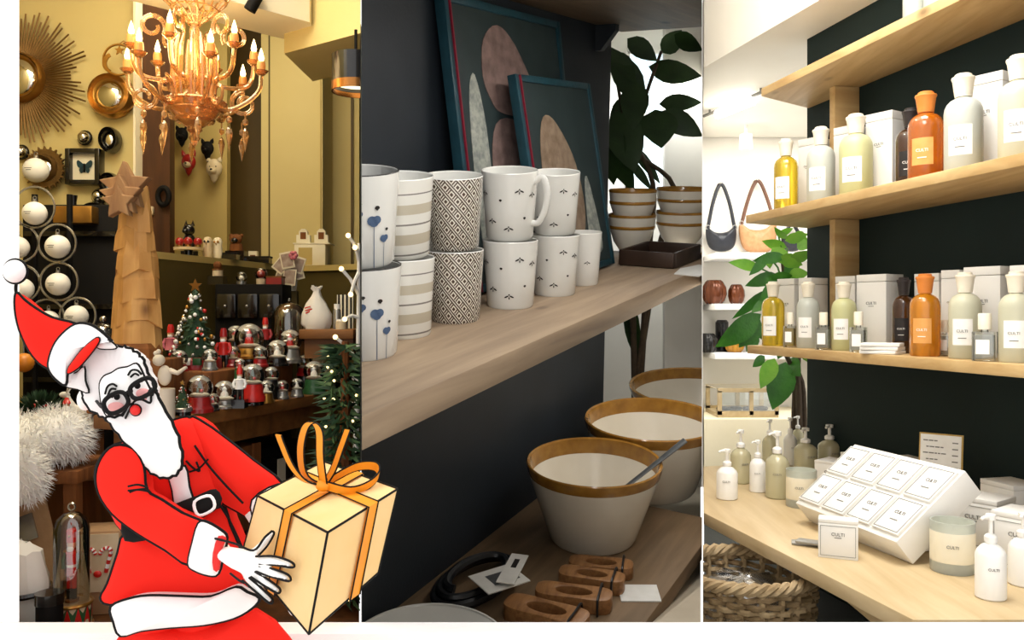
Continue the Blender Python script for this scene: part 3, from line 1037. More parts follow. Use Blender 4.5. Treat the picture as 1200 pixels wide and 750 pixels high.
globe(210, 446, 10, 2.98, ZR2, 8, 'red_paint', 'small snow globe on red base beside the big decorated tree', 'red')
globe(273, 432, 9, 3.22, ZR2, 9, 'red_paint', 'small red based snow globe beside the nutcracker doll', 'house')


globe(246, 447, 9, 3.02, ZR2, 10, 'silver_base', 'small silver based snow globe at the foot of big decorated tree', 'white')
globe(276, 412, 11, 3.50, ZR2, 12, 'black_gloss', 'snow globe on black base between nutcracker doll and gold based globe', 'house')
globe(305, 440, 9, 3.24, ZR2, 9, 'red_paint', 'snow globe on red base beside the snowman globe', 'tree')
globe(312, 472, 9, 3.10, ZTB, 11, 'gold_metal', 'small gold based snow globe beside the cream and red one', 'white')
globe(318, 455, 9, 3.22, ZTB, 10, 'black_gloss', 'small black based snow globe in the front row of the table', 'tree')
globe(357, 440, 9, 3.56, ZTB, 9, 'red_paint', 'small red based snow globe behind the tiny lanterns', 'tree')
globe(249, 484, 8, 2.84, ZTB, 7, 'black_gloss', 'tiny black based globe at the table edge beside silver dome', 'red')
globe(281, 452, 7, 3.06, ZTB, 20, 'green_paint', 'narrow snow globe on a tall green base in the crowd', 'red')

# decorated trees
def xmas_tree(x, yb, yt, wpx, Y, zs, label, nb, mbase, star=True, dense=220):
    k_ = Y / FPX
    pos, pl = spot(x, yb, Y, zs)
    pl = pl if pl > 0.01 else 0.0
    t = thing('decorated_tree', label, 'decorated tree', pos, 'decorated trees on the table')
    H = (yb - yt) * k_
    R = wpx / 2 * k_
    if pl:
        MB().cyl(R * 0.8, 0, pl, 24).build('plinth', 'black_gloss', t)
    b = H * 0.14
    MB().lathe([(0, pl), (R * 0.95, pl), (R * 0.95, pl + b * 0.8), (R * 0.85, pl + b), (0, pl + b)], 28).build('base', mbase, t)
    mini_tree(t, pl + b, R, H * 0.82, 'fir_green', dense)
    random.seed(nb)
    for i in range(nb):
        f = random.random() ** 1.3 * 0.9
        a = random.uniform(-PI * 1.02, 0.02)
        rr = R * (1 - f * 0.95) * 0.92
        m = random.choice(('bright_red', 'silver_base', 'gold_metal', 'snow_white', 'snow_white', 'chrome'))
        MB().sphere((rr * math.cos(a), rr * math.sin(a), pl + b + H * 0.8 * (f + 0.03)), R * random.uniform(0.05, 0.09), 8, 6).build('bauble', m, t)
    if star:
        MB().prism(starpoly(R * 0.26), -0.004, 0.004, Matrix.Translation((0, 0, pl + H * 0.985)) @ XZ).build('star', 'gold_metal', t, smooth=False)
    return t


xt = xmas_tree(229, 434, 335, 62, 3.12, ZR2, 'tall decorated green tree with gold star and red train base', 64, 'red_paint')
for i in range(5):
    a = -2.4 + i * 0.42
    MB().box((0.088 * math.cos(a), 0.088 * math.sin(a), 0.03), (0.03, 0.02, 0.025), None).build('train_wagon', ('butterfly_teal', 'bright_red', 'snow_white', 'green_paint', 'butterfly_teal')[i], xt, bevel=0.003)
xmas_tree(214, 482, 448, 24, 2.72, ZTB, 'small tree covered in gold and white beads in front of globes', 30, 'silver_base', True, 90)

# glass cloche
pos, pl = spot(339, 400, 3.62, ZR2)
k_ = 3.62 / FPX
t = thing('glass_cloche', 'large empty glass dome behind the snow globes', 'cloche', pos)
MB().cyl(20 * k_, 0, pl, 28).build('plinth', 'table_oak', t, bevel=0.004)
MB().lathe([(20.5 * k_, pl), (20.5 * k_, pl + 26 * k_), (18 * k_, pl + 36 * k_), (11 * k_, pl + 43 * k_), (0, pl + 46 * k_)], 36).build('glass_dome', 'dome_glass', t)
MB().tube(ringpts((0, 0, pl + 0.004), 20.5 * k_, 36, 'xy'), 0.004, 6, True).build('glass_lip', 'dome_glass', t)
MB().sphere((0, 0, pl + 48 * k_), 2.4 * k_, 12, 8).build('knob', 'dome_glass', t)


# figurines
def doll(x, yb, yt, Y, zs, label, coat, hat, trous='black_gloss', cat='figurine', group='small figurines on the table'):
    k_ = Y / FPX
    pos, pl = spot(x, yb, Y, zs)
    t = thing('figurine', label, cat, pos, group)
    H = (yb - yt) * k_
    if pl > 0.01:
        MB().box((0, 0, pl / 2), (H * 0.4, H * 0.4, pl)).build('plinth', 'black_gloss', t)
    else:
        pl = 0
    for s in (-1, 1):
        MB().tube([(s * H * 0.07, 0, pl), (s * H * 0.07, 0, pl + H * 0.34)], H * 0.055, 8).build('leg', trous, t)
        MB().tube([(s * H * 0.13, 0, pl + H * 0.62), (s * H * 0.19, -H * 0.03, pl + H * 0.48), (s * H * 0.16, -H * 0.07, pl + H * 0.36)], H * 0.045, 8).build('arm', coat, t)
    MB().lathe([(0, pl + H * 0.32), (H * 0.15, pl + H * 0.32), (H * 0.12, pl + H * 0.5), (H * 0.14, pl + H * 0.62), (H * 0.05, pl + H * 0.66), (0, pl + H * 0.66)], 16).build('coat', coat, t)
    MB().sphere((0, 0, pl + H * 0.73), H * 0.085, 14, 10).build('head', 'skin_paint', t)
    MB().sphere((0, -H * 0.05, pl + H * 0.68), (H * 0.07, H * 0.05, H * 0.06), 12, 8).build('beard', 'snow_white', t)
    MB().lathe([(0, pl + H * 0.78), (H * 0.095, pl + H * 0.78), (H * 0.085, pl + H * 0.92), (H * 0.06, pl + H), (0, pl + H)], 16).build('hat', hat, t)
    return t


doll(262, 436, 390, 3.20, ZR2, 'red and white nutcracker doll between big tree and gold based globe', 'bright_red', 'red_paint')
doll(372, 442, 398, 3.66, ZTB, 'cream and gold standing figurine behind the green based globe', 'cream_base', 'gold_metal', 'cream_base')
doll(311, 410, 372, 3.50, ZR2, 'red coated figurine with reindeer antlers beside the glass dome', 'red_paint', 'bright_red')
doll(200, 424, 380, 3.25, ZR2, 'small pink and red figurine left of the big decorated tree', 'pink_flower', 'bright_red')
doll(281, 468, 430, 2.93, ZTB, 'white and red figurine between the low dome and the lit globe', 'snow_white', 'bright_red')
# white cherub
mat('plaster', 'cfc3ae', 0.7, col2='c4b7a0', scale=12)
pos, pl = spot(193, 470, 2.60, ZTB)
k_ = 2.6 / FPX
t = thing('plaster_cherub', 'white plaster cherub with outstretched arm behind the beard', 'figurine', pos)
pl2 = W(0, 440, 2.6).z - ZTB
MB().cyl(0.03, 0, max(pl2 - 0.04, 0.01), 14).build('plinth', 'plaster', t)
MB().sphere((0, 0, pl2), (8 * k_, 6 * k_, 12 * k_), 16, 10).build('torso', 'plaster', t)
MB().sphere((-6 * k_, -2 * k_, pl2 + 18 * k_), 7 * k_, 16, 10).build('head', 'plaster', t)
for a, b in (((-12, 26), (-2, 28)), ((-8, 28), (2, 24)), ((-10, 22), (0, 20))):
    MB().sphere((a[0] * k_ * 0.8, -2 * k_, pl2 + a[1] * k_), 3 * k_, 8, 6).build('curl', 'plaster', t)
MB().tube([(6 * k_, 0, pl2 + 6 * k_), (16 * k_, -2 * k_, pl2 + 3 * k_), (27 * k_, -4 * k_, pl2 + 10 * k_)], [3.4 * k_, 2.8 * k_, 1.8 * k_], 8).build('arm', 'plaster', t)

# --- black display stand with small goods below the ledge
YS = 3.86
z_ = W(0, 333, YS).z
xa, xb = W(252, 0, YS).x, W(331, 0, YS).x
t = thing('black_stand', 'black stepped display stand in front of the olive half wall', 'display stand', ((xa + xb) / 2, YS, P1F))
MB().box((0, 0.08, (z_ - P1F) / 2), (xb - xa, 0.16, z_ - P1F)).build('stand_body', 'black_matt', t, bevel=0.004)
for i in range(3):
    MB().box(((i - 1) * (xb - xa) / 3.1, -0.012, z_ - P1F - 0.1), ((xb - xa) / 3.4, 0.02, 0.11)).build('drawer_front', 'black_gloss', t, bevel=0.004)
    MB().sphere(((i - 1) * (xb - xa) / 3.1, -0.028, z_ - P1F - 0.1), 0.008, 8, 6).build('drawer_knob', 'silver_base', t)
k_ = YS / FPX


def onstand(x, label, name, cat, parts):
    t = thing(name, label, cat, (W(x, 0, YS + 0.07).x, YS + 0.07, z_), 'goods on the black stand')
    for nm, mb, m in parts:
        mb.build(nm, m, t)
    return t


onstand(255, 'black gift carton with wooden topped jar on the black stand', 'lidded_jar', 'jar', [('carton', MB().box((0, 0, 5 * k_), (18 * k_, 16 * k_, 10 * k_)), 'black_gloss'), ('jar', MB().cyl(6 * k_, 10 * k_, 17 * k_, 18), 'cream_base'), ('lid', MB().cyl(6.5 * k_, 17 * k_, 19 * k_, 18), 'table_oak'), ('dog_head', MB().sphere((0, 0, 23 * k_), 5 * k_, 12, 8), 'bark_wood')])
onstand(283, 'small clear globe with white figure on the black stand', 'small_globe', 'snow globe', [('base', MB().cyl(6 * k_, 0, 4 * k_, 18), 'silver_base'), ('figure', MB().sphere((0, 0, 8 * k_), 3 * k_, 10, 8), 'snow_white'), ('glass_sphere', MB().sphere((0, 0, 9 * k_), 6.5 * k_, 18, 12), 'globe_glass')])
onstand(306, 'red and gold globe on a pale base on the black stand', 'small_globe', 'snow globe', [('base', MB().cyl(5.5 * k_, 0, 7 * k_, 18), 'cream_base'), ('figure', MB().sphere((0, 0, 13 * k_), 5 * k_, 12, 8), 'red_paint'), ('glass_sphere', MB().sphere((0, 0, 13 * k_), 7.5 * k_, 18, 12), 'globe_glass')])
onstand(323, 'low brown patterned box on the black stand', 'patterned_box', 'box', [('box_body', MB().box((0, 0, 4 * k_), (18 * k_, 16 * k_, 8 * k_)), 'red_paint'), ('lid', MB().box((0, 0, 9 * k_), (19 * k_, 17 * k_, 2 * k_)), 'bark_wood')])

# --- things on the ledge
def onledge(x, label, name, cat, parts, back=0.13, group='goods on the ledge'):
    p = ledge(x, back)
    kx = p.y / FPX
    t = thing(name, label, cat, p, group)
    for nm, mb, m in parts(kx):
        mb.build(nm, m, t)
    return t


onledge(221, 'pale round cake stand carrying red globes on the ledge', 'cake_stand', 'stand', lambda q: [('foot', MB().cyl(11 * q, 0, 3 * q, 20), 'black_gloss'), ('stem', MB().cyl(5 * q, 3 * q, 9 * q, 14), 'black_gloss'), ('plate', MB().lathe([(0, 9 * q), (16.5 * q, 9 * q), (17 * q, 12 * q), (0, 12 * q)], 32), 'cream_base')], 0.2)
pst = ledge(221, 0.2)
kx = pst.y / FPX
for dx, dy, lab in ((-10.5, 0, 'dark red glass globe on the cake stand nearest brown door'), (1, -4, 'dark red glass globe in the middle of cake stand'), (11, 0, 'dark red glass globe on the cake stand beside white owl')):
    t = thing('red_globe', lab, 'snow globe', (pst.x + dx * kx, pst.y + dy * kx, ZLG + 12 * kx), 'red globes on the cake stand')
    MB().cyl(3.6 * kx, 0, 3 * kx, 14).build('base', 'gold_metal', t)
    MB().sphere((0, 0, 7 * kx), 5 * kx, 16, 10).build('ball', 'red_paint', t)


def bust(q):
    return [('chest', MB().lathe([(0, 0), (9 * q, 0), (8 * q, 8 * q), (5 * q, 14 * q), (0, 16 * q)], 16), 'black_gloss'), ('head', MB().sphere((0, -2 * q, 20 * q), (7 * q, 7 * q, 7 * q), 16, 10), 'black_gloss'),
            ('snout', MB().sphere((-2 * q, -8 * q, 18 * q), (3.4 * q, 4 * q, 3 * q), 12, 8), 'black_gloss'), ('ear', MB().lathe([(0, 0), (2.4 * q, 0), (0, 7 * q)], 8, Matrix.Translation((-4 * q, 0, 25 * q))), 'black_gloss'),
            ('ear', MB().lathe([(0, 0), (2.4 * q, 0), (0, 7 * q)], 8, Matrix.Translation((4 * q, 0, 25 * q))), 'black_gloss')]


pbst = ledge(222, 0.42)
t = thing('black_dog_bust', 'black dog bust on a block behind the red globes', 'figurine', pbst, 'goods on the ledge')
q = pbst.y / FPX
MB().box((0, 0, 8 * q), (16 * q, 12 * q, 16 * q)).build('block', 'black_matt', t)
for nm, mb, m in bust(q):
    mb.v = [(a, b, c + 16 * q) for a, b, c in mb.v]
    mb.build(nm, m, t)


def owl(col, eye):
    return lambda q: [('body', MB().lathe([(0, 0), (4.5 * q, 0), (6 * q, 8 * q), (5 * q, 16 * q), (5.5 * q, 21 * q), (3.5 * q, 25 * q), (0, 26 * q)], 16), col),
                      ('eye', MB().sphere((-2 * q, -5 * q, 20 * q), 1.5 * q, 8, 6), eye), ('eye', MB().sphere((2 * q, -5 * q, 20 * q), 1.5 * q, 8, 6), eye), ('beak', MB().lathe([(0, 0), (1.1 * q, 0), (0, -3 * q)], 8, Matrix.Translation((0, -5.4 * q, 18.5 * q))), 'gold_metal')]


onledge(243.5, 'white and brown owl figurine on the ledge', 'owl_figurine', 'figurine', owl('cream_base', 'black_gloss'))
onledge(255, 'cream figurine with orange top on the ledge beside owl', 'owl_figurine', 'figurine', owl('cream_card', 'gold_metal'), 0.10)
onledge(277, 'dark brown bulldog figurine on the ledge in front of the recess', 'dog_figurine', 'figurine', lambda q: [('block', MB().box((0, 0, 7 * q), (22 * q, 14 * q, 14 * q)), 'black_gloss'), ('chest', MB().lathe([(0, 14 * q), (8 * q, 14 * q), (7 * q, 22 * q), (0, 26 * q)], 16), 'bark_wood'), ('head', MB().sphere((0, -2 * q, 28 * q), (7.5 * q, 6 * q, 6 * q), 16, 10), 'bark_wood'), ('snout', MB().sphere((0, -7 * q, 26 * q), (4 * q, 3 * q, 3 * q), 12, 8), 'black_gloss'), ('ear', MB().sphere((-6 * q, 0, 32 * q), 2.4 * q, 8, 6), 'bark_wood'), ('ear', MB().sphere((6 * q, 0, 32 * q), 2.4 * q, 8, 6), 'bark_wood')], 0.25)
onledge(262, 'black flat gift box at the front of ledge beside cream figurine', 'gift_carton', 'box', lambda q: [('box_body', MB().box((5 * q, 0, 3 * q), (24 * q, 14 * q, 6 * q)), 'black_gloss'), ('lid', MB().box((5 * q, 0, 7 * q), (25 * q, 15 * q, 2 * q)), 'black_matt')], 0.08)
onledge(303, 'black flat gift box at the front of ledge below the recess', 'gift_carton', 'box', lambda q: [('box_body', MB().box((0, 0, 3 * q), (28 * q, 14 * q, 6 * q)), 'black_gloss'), ('lid', MB().box((0, 0, 7 * q), (29 * q, 15 * q, 2 * q)), 'black_matt')], 0.08)
onledge(297, 'small white photo block standing on the ledge', 'photo_block', 'box', lambda q: [('block', MB().box((0, 0, 8 * q), (10 * q, 6 * q, 16 * q)), 'cream_card'), ('photo', MB().box((0, -3.2 * q, 8 * q), (6 * q, 0.4 * q, 7 * q)), 'bark_wood')], 0.27)
onledge(287, 'dark red bauble lying on the ledge beside photo block', 'red_bauble', 'ornament', lambda q: [('ball', MB().sphere((0, 0, 5 * q), 5 * q, 14, 10), 'red_paint'), ('cap', MB().cyl(1.6 * q, 9.6 * q, 12 * q, 10), 'gold_metal')], 0.42)

pq = ledge(366, 0.16)
q = pq.y / FPX
carton_box = thing('white_carton', 'large plain white carton standing on the ledge', 'box', pq)
MB().box((0, 0, 13 * q), (36 * q, 26 * q, 26 * q)).build('box_body', 'cream_card', carton_box, bevel=0.003)
MB().box((2 * q, 0, 26.8 * q), (43 * q, 27 * q, 1.5 * q)).build('lid', 'cream_card', carton_box, bevel=0.002)
MB().box((-5 * q, -13.2 * q, 12 * q), (16 * q, 0.4 * q, 20 * q)).build('open_panel', 'mustard_shade_paint', carton_box)
for dx, lab in ((-10, 'white house-shaped gift bag with dark photo, left on the carton'), (11, 'white house-shaped gift bag with brown photo, right on the carton')):
    t = thing('gift_bag', lab.split(',')[0] + (' nearer the pillar edge' if dx < 0 else ' nearer the corner strip'), 'gift bag', (pq.x + dx * q, pq.y, ZLG + 27.7 * q), 'house-shaped gift bags')
    MB().prism([(-8 * q, 0), (8 * q, 0), (8 * q, 10 * q), (5 * q, 10 * q), (5 * q, 14 * q), (2 * q, 17 * q), (-2 * q, 17 * q), (-5 * q, 14 * q), (-5 * q, 10 * q), (-8 * q, 10 * q)], -3 * q, 3 * q, XZ).build('bag_body', 'cream_card', t, smooth=False)
    MB().box((0, -3.2 * q, 9 * q), (6.5 * q, 0.4 * q, 8 * q)).build('photo', 'bark_wood', t)

# postcards fan
pc = W(342, 335, 4.12)
q = 4.12 / FPX
t = thing('postcard_stand', 'white postcard holder with fan of printed cards and pink flower', 'postcards', (pc.x, 4.12, P1F))
zc_ = pc.z - P1F
MB().box((0, 0, (zc_ - 6 * q) / 2), (14 * q, 10 * q, zc_ - 6 * q)).build('pedestal', 'olive_paint', t)
MB().lathe([(0, -6 * q), (5 * q, -6 * q), (7 * q, 6 * q), (0, 6 * q)], 6, Matrix.Translation((0, 0, zc_))).build('holder', 'twig_white', t, smooth=False)
random.seed(8)
for i, (dx, dz, a) in enumerate(((-10, 16, 0.35), (-3, 24, -0.5), (8, 20, -0.25), (10, 30, 0.3), (-8, 30, 0.7), (2, 12, 0.1), (0, 36, -0.2))):
    cm = MB().box((0, 0, 0), (15 * q, 0.006, 19 * q)).build('postcard', 'cream_card', t, TR((dx * q, -(i + 1) * 0.012, zc_ + dz * q * 0.8), ry=a))
    MB().box((0, -0.004, 0), (12 * q, 0.003, 15 * q)).build('card_picture', 'printed_card', cm)
for i in range(6):
    a = i * 1.05
    MB().sphere((8 * q + 3 * q * math.cos(a), -0.1, zc_ + 34 * q + 3 * q * math.sin(a)), 2.6 * q, 8, 6).build('petal', 'pink_flower', t)

# --- side table on the right with bag and jars
YSd = 3.45
zs_ = W(0, 386, YSd).z
q = YSd / FPX
x0, x1 = W(350, 0, YSd).x, KA * YSd - 0.03
t = thing('corner_shelf', 'small brown wooden corner shelf with a white bag on it', 'shelf', ((x0 + x1) / 2, YSd + 0.16, P1F))
wd = x1 - x0
MB().box((0, 0, zs_ - P1F - 0.02), (wd, 0.32, 0.04)).build('table_top', 'table_oak', t, bevel=0.006)
MB().box((0, -0.10, zs_ - P1F - 0.08), (wd * 0.9, 0.02, 0.08)).build('apron', 'table_oak', t)
MB().prism([(0, 0), (-0.14, 0), (0, -0.14)], -0.02, 0.02, Matrix.Translation((wd / 2, 0.08, zs_ - P1F - 0.041)) @ XZ).build('bracket', 'table_oak', t, smooth=False)
p = W(371, 386, YSd + 0.12)
t = thing('carrier_bag', 'crumpled white plastic carrier bag with red print on the corner shelf', 'bag', (p.x, YSd + 0.12, zs_))
mb = MB().lathe([(0, 0), (15 * q, 0), (18 * q, 6 * q), (17 * q, 18 * q), (12 * q, 30 * q), (6 * q, 40 * q), (4 * q, 46 * q), (7 * q, 51 * q), (0, 49 * q)], 22)
random.seed(6)
mb.v = [(a * random.uniform(0.88, 1.1), b * random.uniform(0.6, 0.72), c * random.uniform(0.96, 1.04)) for a, b, c in mb.v]
mb.build('bag_body', 'plastic_bag_white', t, angle=60)
for i, L in enumerate((7, 9, 6)):
    MB().tube([(-12 * q + i * 0.5 * q, -9.6 * q, (25 - 3 * i) * q), (-12 * q + L * q, -9.9 * q, (27 - 3 * i) * q)], 0.8 * q, 5).build('red_print', 'bright_red', t)
for x, h, w_, m, nm, lab, yy in ((395, 30, 9, 'silver_base', 'glass_jar', 'tall clear jar with white lid beside the carrier bag', 0.08), (405, 42, 20, 'printed_card', 'striped_box', 'black and white striped box behind the tall jar', 0.22), (400, 12, 13, 'cream_base', 'tea_candle', 'squat cream candle in front of the tall jar', 0.03)):
    t = thing(nm, lab, nm.split('_')[1], (W(x, 0, YSd + yy).x, YSd + yy, zs_), 'goods on the corner shelf')
    if nm == 'striped_box':
        MB().box((0, 0, h * q / 2), (w_ * q, 8 * q, h * q)).build('box_body', 'cream_card', t)
        for i in range(4):
            MB().box(((-7.5 + 5 * i) * q, -4.1 * q, h * q / 2), (2.2 * q, 0.3 * q, h * q)).build('stripe', 'black_matt', t)
    else:
        MB().lathe([(0, 0), (w_ / 2 * q, 0), (w_ / 2 * q, h * 0.75 * q), (w_ * 0.4 * q, h * 0.8 * q), (0, h * 0.8 * q)], 18).build('body', m, t)
        MB().cyl(w_ * 0.42 * q, h * 0.8 * q, h * q, 16).build('lid', 'white_ball', t)

# --- fir branches with lights on the right
YF = 2.72
q = YF / FPX
px = KA * YF - 0.05
t = thing('fir_tree', 'green fir tree with warm fairy lights behind the gift box', 'fir tree', (px, YF, P1F))
Hf = W(0, 400, YF).z - P1F
MB().tube([(0, 0, 0), (0, 0, Hf)], [0.03, 0.012], 8).build('trunk', 'bark_wood', t)
random.seed(12)
mb, mb2 = MB(), MB()
for i in range(1000):
    f = random.random() ** 1.2
    a = random.uniform(0, 2 * PI)
    rr = 0.12 * (1 - f * 0.55)
    z = Hf * (0.03 + 0.95 * f)
    s = random.uniform(0.25, 1.0)
    c = Vector((rr * s * math.cos(a), rr * s * math.sin(a), z))
    d = Vector((math.cos(a + random.uniform(-.7, .7)), math.sin(a + random.uniform(-.7, .7)), random.uniform(-0.5, 0.35))).normalized()
    sd_ = d.cross(Vector((0, 0, 1))).normalized() * 0.006
    (mb if i % 3 else mb2).add([c + sd_, c - sd_, c + d * 0.06, c + Vector((0, 0, 0.012))], [(0, 1, 2), (0, 2, 3), (1, 3, 2)])
for m_, n_ in ((mb, 'fir_green'), (mb2, 'fir_green_light')):
    o_ = m_.build('needles', n_, t, smooth=False, recalc=False)
    o_['kind'] = 'stuff'
for i in range(46):
    f = random.random()
    a = random.uniform(-PI, 0.2)
    rr = 0.12 * (1 - f * 0.55)
    MB().sphere((rr * math.cos(a), rr * math.sin(a), Hf * (0.05 + 0.9 * f)), 0.0045, 8, 6).build('fairy_light', 'led_warm', t)
TW = [((423, 300), (408, 276)), ((423, 345), (400, 315)), ((422, 425), (393, 395)), ((423, 372), (404, 374)), ((421, 478), (391, 467)), ((423, 450), (405, 440)), ((423, 305), (416, 290)), ((421, 320), (411, 345))]
t = thing('light_twigs', 'white twigs tipped with warm lights beside the dark partition', 'light twigs', (KA * 3.0 - 0.03, 3.0, P1F))
o0 = Vector((KA * 3.0 - 0.03, 3.0, P1F))
MB().tube([(0, 0, 0), tuple(W(420, 420, 3.0) - o0), tuple(W(420.5, 285, 3.0) - o0)], [0.012, 0.009, 0.005], 7).build('stem', 'twig_white', t)
for (xa_, ya_), (xb_, yb_) in TW:
    a, b = W(420.5, ya_, 3.0) - o0, W(xb_, yb_, 2.97) - o0
    tw = MB().tube([a, (a + b) / 2 + Vector((0, 0, 0.01)), b], [0.008, 0.006, 0.006], 6).build('twig', 'twig_white', t)
    MB().sphere(b, 0.009, 10, 8).build('light_bulb', 'led_warm', tw)

# --- below the table: crates
c1 = L0.lerp(B_, 0.68) + nT * 0.24
t = thing('black_crate', 'black crate with small white label under the table', 'crate', TR((c1.x, c1.y, P1F), math.atan2(dT.y, dT.x)))
MB().box((0, 0, 0.2), (0.34, 0.24, 0.4)).build('crate_body', 'black_matt', t, bevel=0.004)
MB().box((0, -0.122, 0.30), (0.05, 0.004, 0.09)).build('paper_label', 'cream_card', t)
for z in (0.1, 0.2, 0.36):
    MB().box((0, -0.122, z), (0.34, 0.006, 0.012)).build('rib', 'black_gloss', t)
c2 = L0.lerp(B_, 0.36) + nT * 0.22
t = thing('dark_crate', 'dark wooden crate under the table behind the red coat', 'crate', TR((c2.x, c2.y, P1F), math.atan2(dT.y, dT.x)))
for i in range(4):
    MB().box((0, 0, 0.06 + i * 0.11), (0.36, 0.28, 0.09)).build('slat', 'bark_wood', t, bevel=0.004)
for sx in (-1, 1):
    MB().box((sx * 0.15, -0.145, 0.22), (0.04, 0.01, 0.44)).build('batten', 'bark_wood', t)

# --- lower left corner: fur, nutcracker under glass, boxes, small decorations
YL = 2.75
q = YL / FPX
t = thing('display_bench', 'dark wooden bench under the white fur', 'bench', (W(46, 0, YL).x, YL + 0.05, P1F))
zb_ = W(0, 545, YL).z - P1F
MB().box((0, 0, zb_ - 0.02), (0.36, 0.32, 0.04)).build('bench_top', 'bark_wood', t, bevel=0.004)
for sx in (-1, 1):
    for sy in (-1, 1):
        MB().box((sx * 0.15, sy * 0.13, (zb_ - 0.04) / 2), (0.04, 0.04, zb_ - 0.04)).build('leg', 'bark_wood', t)
MB().box((0, 0.14, zb_ * 0.45), (0.34, 0.02, zb_ * 0.7)).build('back_panel', 'bark_wood', t)
# fur throw: rounded mass with strands
fz = P1F + zb_ + 0.002
ft = thing('white_fur', 'fluffy white fur throw heaped on the bench', 'fur throw', (W(52, 0, YL).x, YL - 0.02, fz))
lumps = [((-0.13, -0.02, 0.085), (0.13, 0.14, 0.085)), ((-0.02, -0.03, 0.08), (0.14, 0.12, 0.075)), ((0.05, 0.0, 0.09), (0.10, 0.11, 0.085)), ((-0.09, -0.225, -0.02), (0.12, 0.05, 0.125)), ((0.03, -0.215, 0.01), (0.10, 0.045, 0.095))]
mb = MB()
random.seed(21)
for c, r in lumps:
    mb.sphere(c, r, 20, 12)
fb = mb.build('fur_mass', 'fur_white', ft, angle=80)
fb['kind'] = 'stuff'
st_ = MB()
for i in range(7000):
    c, r = random.choice(lumps)
    u_, v_ = random.uniform(0, 2 * PI), math.acos(random.uniform(-0.8, 1))
    n_ = Vector((math.sin(v_) * math.cos(u_), math.sin(v_) * math.sin(u_), math.cos(v_)))
    p_ = Vector((c[0] + r[0] * n_.x, c[1] + r[1] * n_.y, c[2] + r[2] * n_.z))
    d_ = (n_ + Vector((random.uniform(-.6, .6), random.uniform(-.6, .6), random.uniform(-.9, .2)))).normalized()
    L = random.uniform(0.018, 0.042)
    s_ = d_.orthogonal().normalized() * 0.0016
    st_.add([p_ + s_, p_ - s_, p_ + d_ * L], [(0, 1, 2)])
o_ = st_.build('fur_strands', 'fur_white', ft, smooth=False, recalc=False)
o_['kind'] = 'stuff'

# nutcracker soldier under a glass dome on a drum
YN = 2.45
q = YN / FPX
pN = W(84, 733, YN)
t = thing('nutcracker_dome', 'nutcracker soldier under a glass dome on a red and green drum', 'nutcracker', (pN.x, pN.y, P1F))
zN = pN.z - P1F
MB().cyl(20 * q, 0, max(zN, 0.005), 24).build('plinth', 'bark_wood', t)
RD = 21.5 * q
MB().cyl(RD, zN, zN + 28 * q, 36).build('drum_shell', 'cream_base', t)
for z in (1.5, 27):
    MB().tube(ringpts((0, 0, zN + z * q), RD * 1.02, 36, 'xy'), 2.2 * q, 8, True).build('drum_hoop', 'gold_metal', t)
for i in range(12):
    for up in (0, 1):
        a0 = 2 * PI * (i + 0.5 * up) / 12
        am, a1 = a0 + PI / 12, a0 + PI / 6
        zb0, zt0 = zN + 3 * q, zN + 26 * q
        za_, zc2 = (zb0, zt0) if up == 0 else (zt0, zb0)
        R_ = RD * 1.012
        pts = [(R_ * math.cos(a0), R_ * math.sin(a0), za_), (R_ * 1.002 * math.cos(a1), R_ * 1.002 * math.sin(a1), za_), (R_ * 1.03 * math.cos(am), R_ * 1.03 * math.sin(am), zc2)]
        MB().add(pts + [(x * 0.97, y * 0.97, z) for x, y, z in pts], [(0, 1, 2), (5, 4, 3), (0, 3, 4, 1), (1, 4, 5, 2), (2, 5, 3, 0)]).build('drum_triangle', 'bright_red' if up == 0 else 'green_paint', t, smooth=False)
z0 = zN + 29 * q
MB().cyl(8 * q, z0, z0 + 3 * q, 20).build('soldier_stand', 'table_oak', t)
for s in (-1, 1):
    MB().tube([(s * 3 * q, 0, z0 + 3 * q), (s * 3 * q, 0, z0 + 32 * q)], 2.7 * q, 10).build('leg', 'bright_red', t)
    MB().tube([(s * 3 * q, 0, z0 + 3 * q), (s * 3 * q, 0, z0 + 15 * q)], 3.0 * q, 10).build('boot', 'black_gloss', t)
    MB().tube([(s * 6.5 * q, 0, z0 + 57 * q), (s * 9.5 * q, -1 * q, z0 + 47 * q), (s * 9 * q, -2.5 * q, z0 + 38 * q)], 2.2 * q, 8).build('arm', 'green_paint', t)
    MB().sphere((s * 7 * q, 0, z0 + 58 * q), (3 * q, 3 * q, 1.6 * q), 10, 6).build('epaulette', 'gold_metal', t)
MB().lathe([(0, z0 + 31 * q), (6.4 * q, z0 + 31 * q), (5 * q, z0 + 42 * q), (6.5 * q, z0 + 57 * q), (2.5 * q, z0 + 60 * q), (0, z0 + 60 * q)], 18).build('jacket', 'bright_red', t)
MB().lathe([(5.6 * q, z0 + 40 * q), (5.7 * q, z0 + 42.5 * q), (5.2 * q, z0 + 43 * q)], 18).build('belt', 'snow_white', t)
MB().sphere((0, 0, z0 + 66 * q), (5 * q, 5 * q, 6 * q), 16, 10).build('head', 'skin_paint', t)
MB().sphere((0, -3.2 * q, z0 + 61.5 * q), (4 * q, 2.6 * q, 4 * q), 12, 8).build('beard', 'snow_white', t)
MB().lathe([(0, z0 + 69 * q), (5.6 * q, z0 + 69 * q), (6 * q, z0 + 82 * q), (5 * q, z0 + 84 * q), (0, z0 + 84 * q)], 16).build('hat', 'bright_red', t)
MB().sphere((0, -5.5 * q, z0 + 77 * q), 1.8 * q, 8, 6).build('hat_badge', 'gold_metal', t)
MB().tube([(11 * q, -3 * q, z0 + 34 * q), (11.5 * q, -3 * q, z0 + 82 * q)], 0.9 * q, 6).build('staff', 'gold_metal', t)
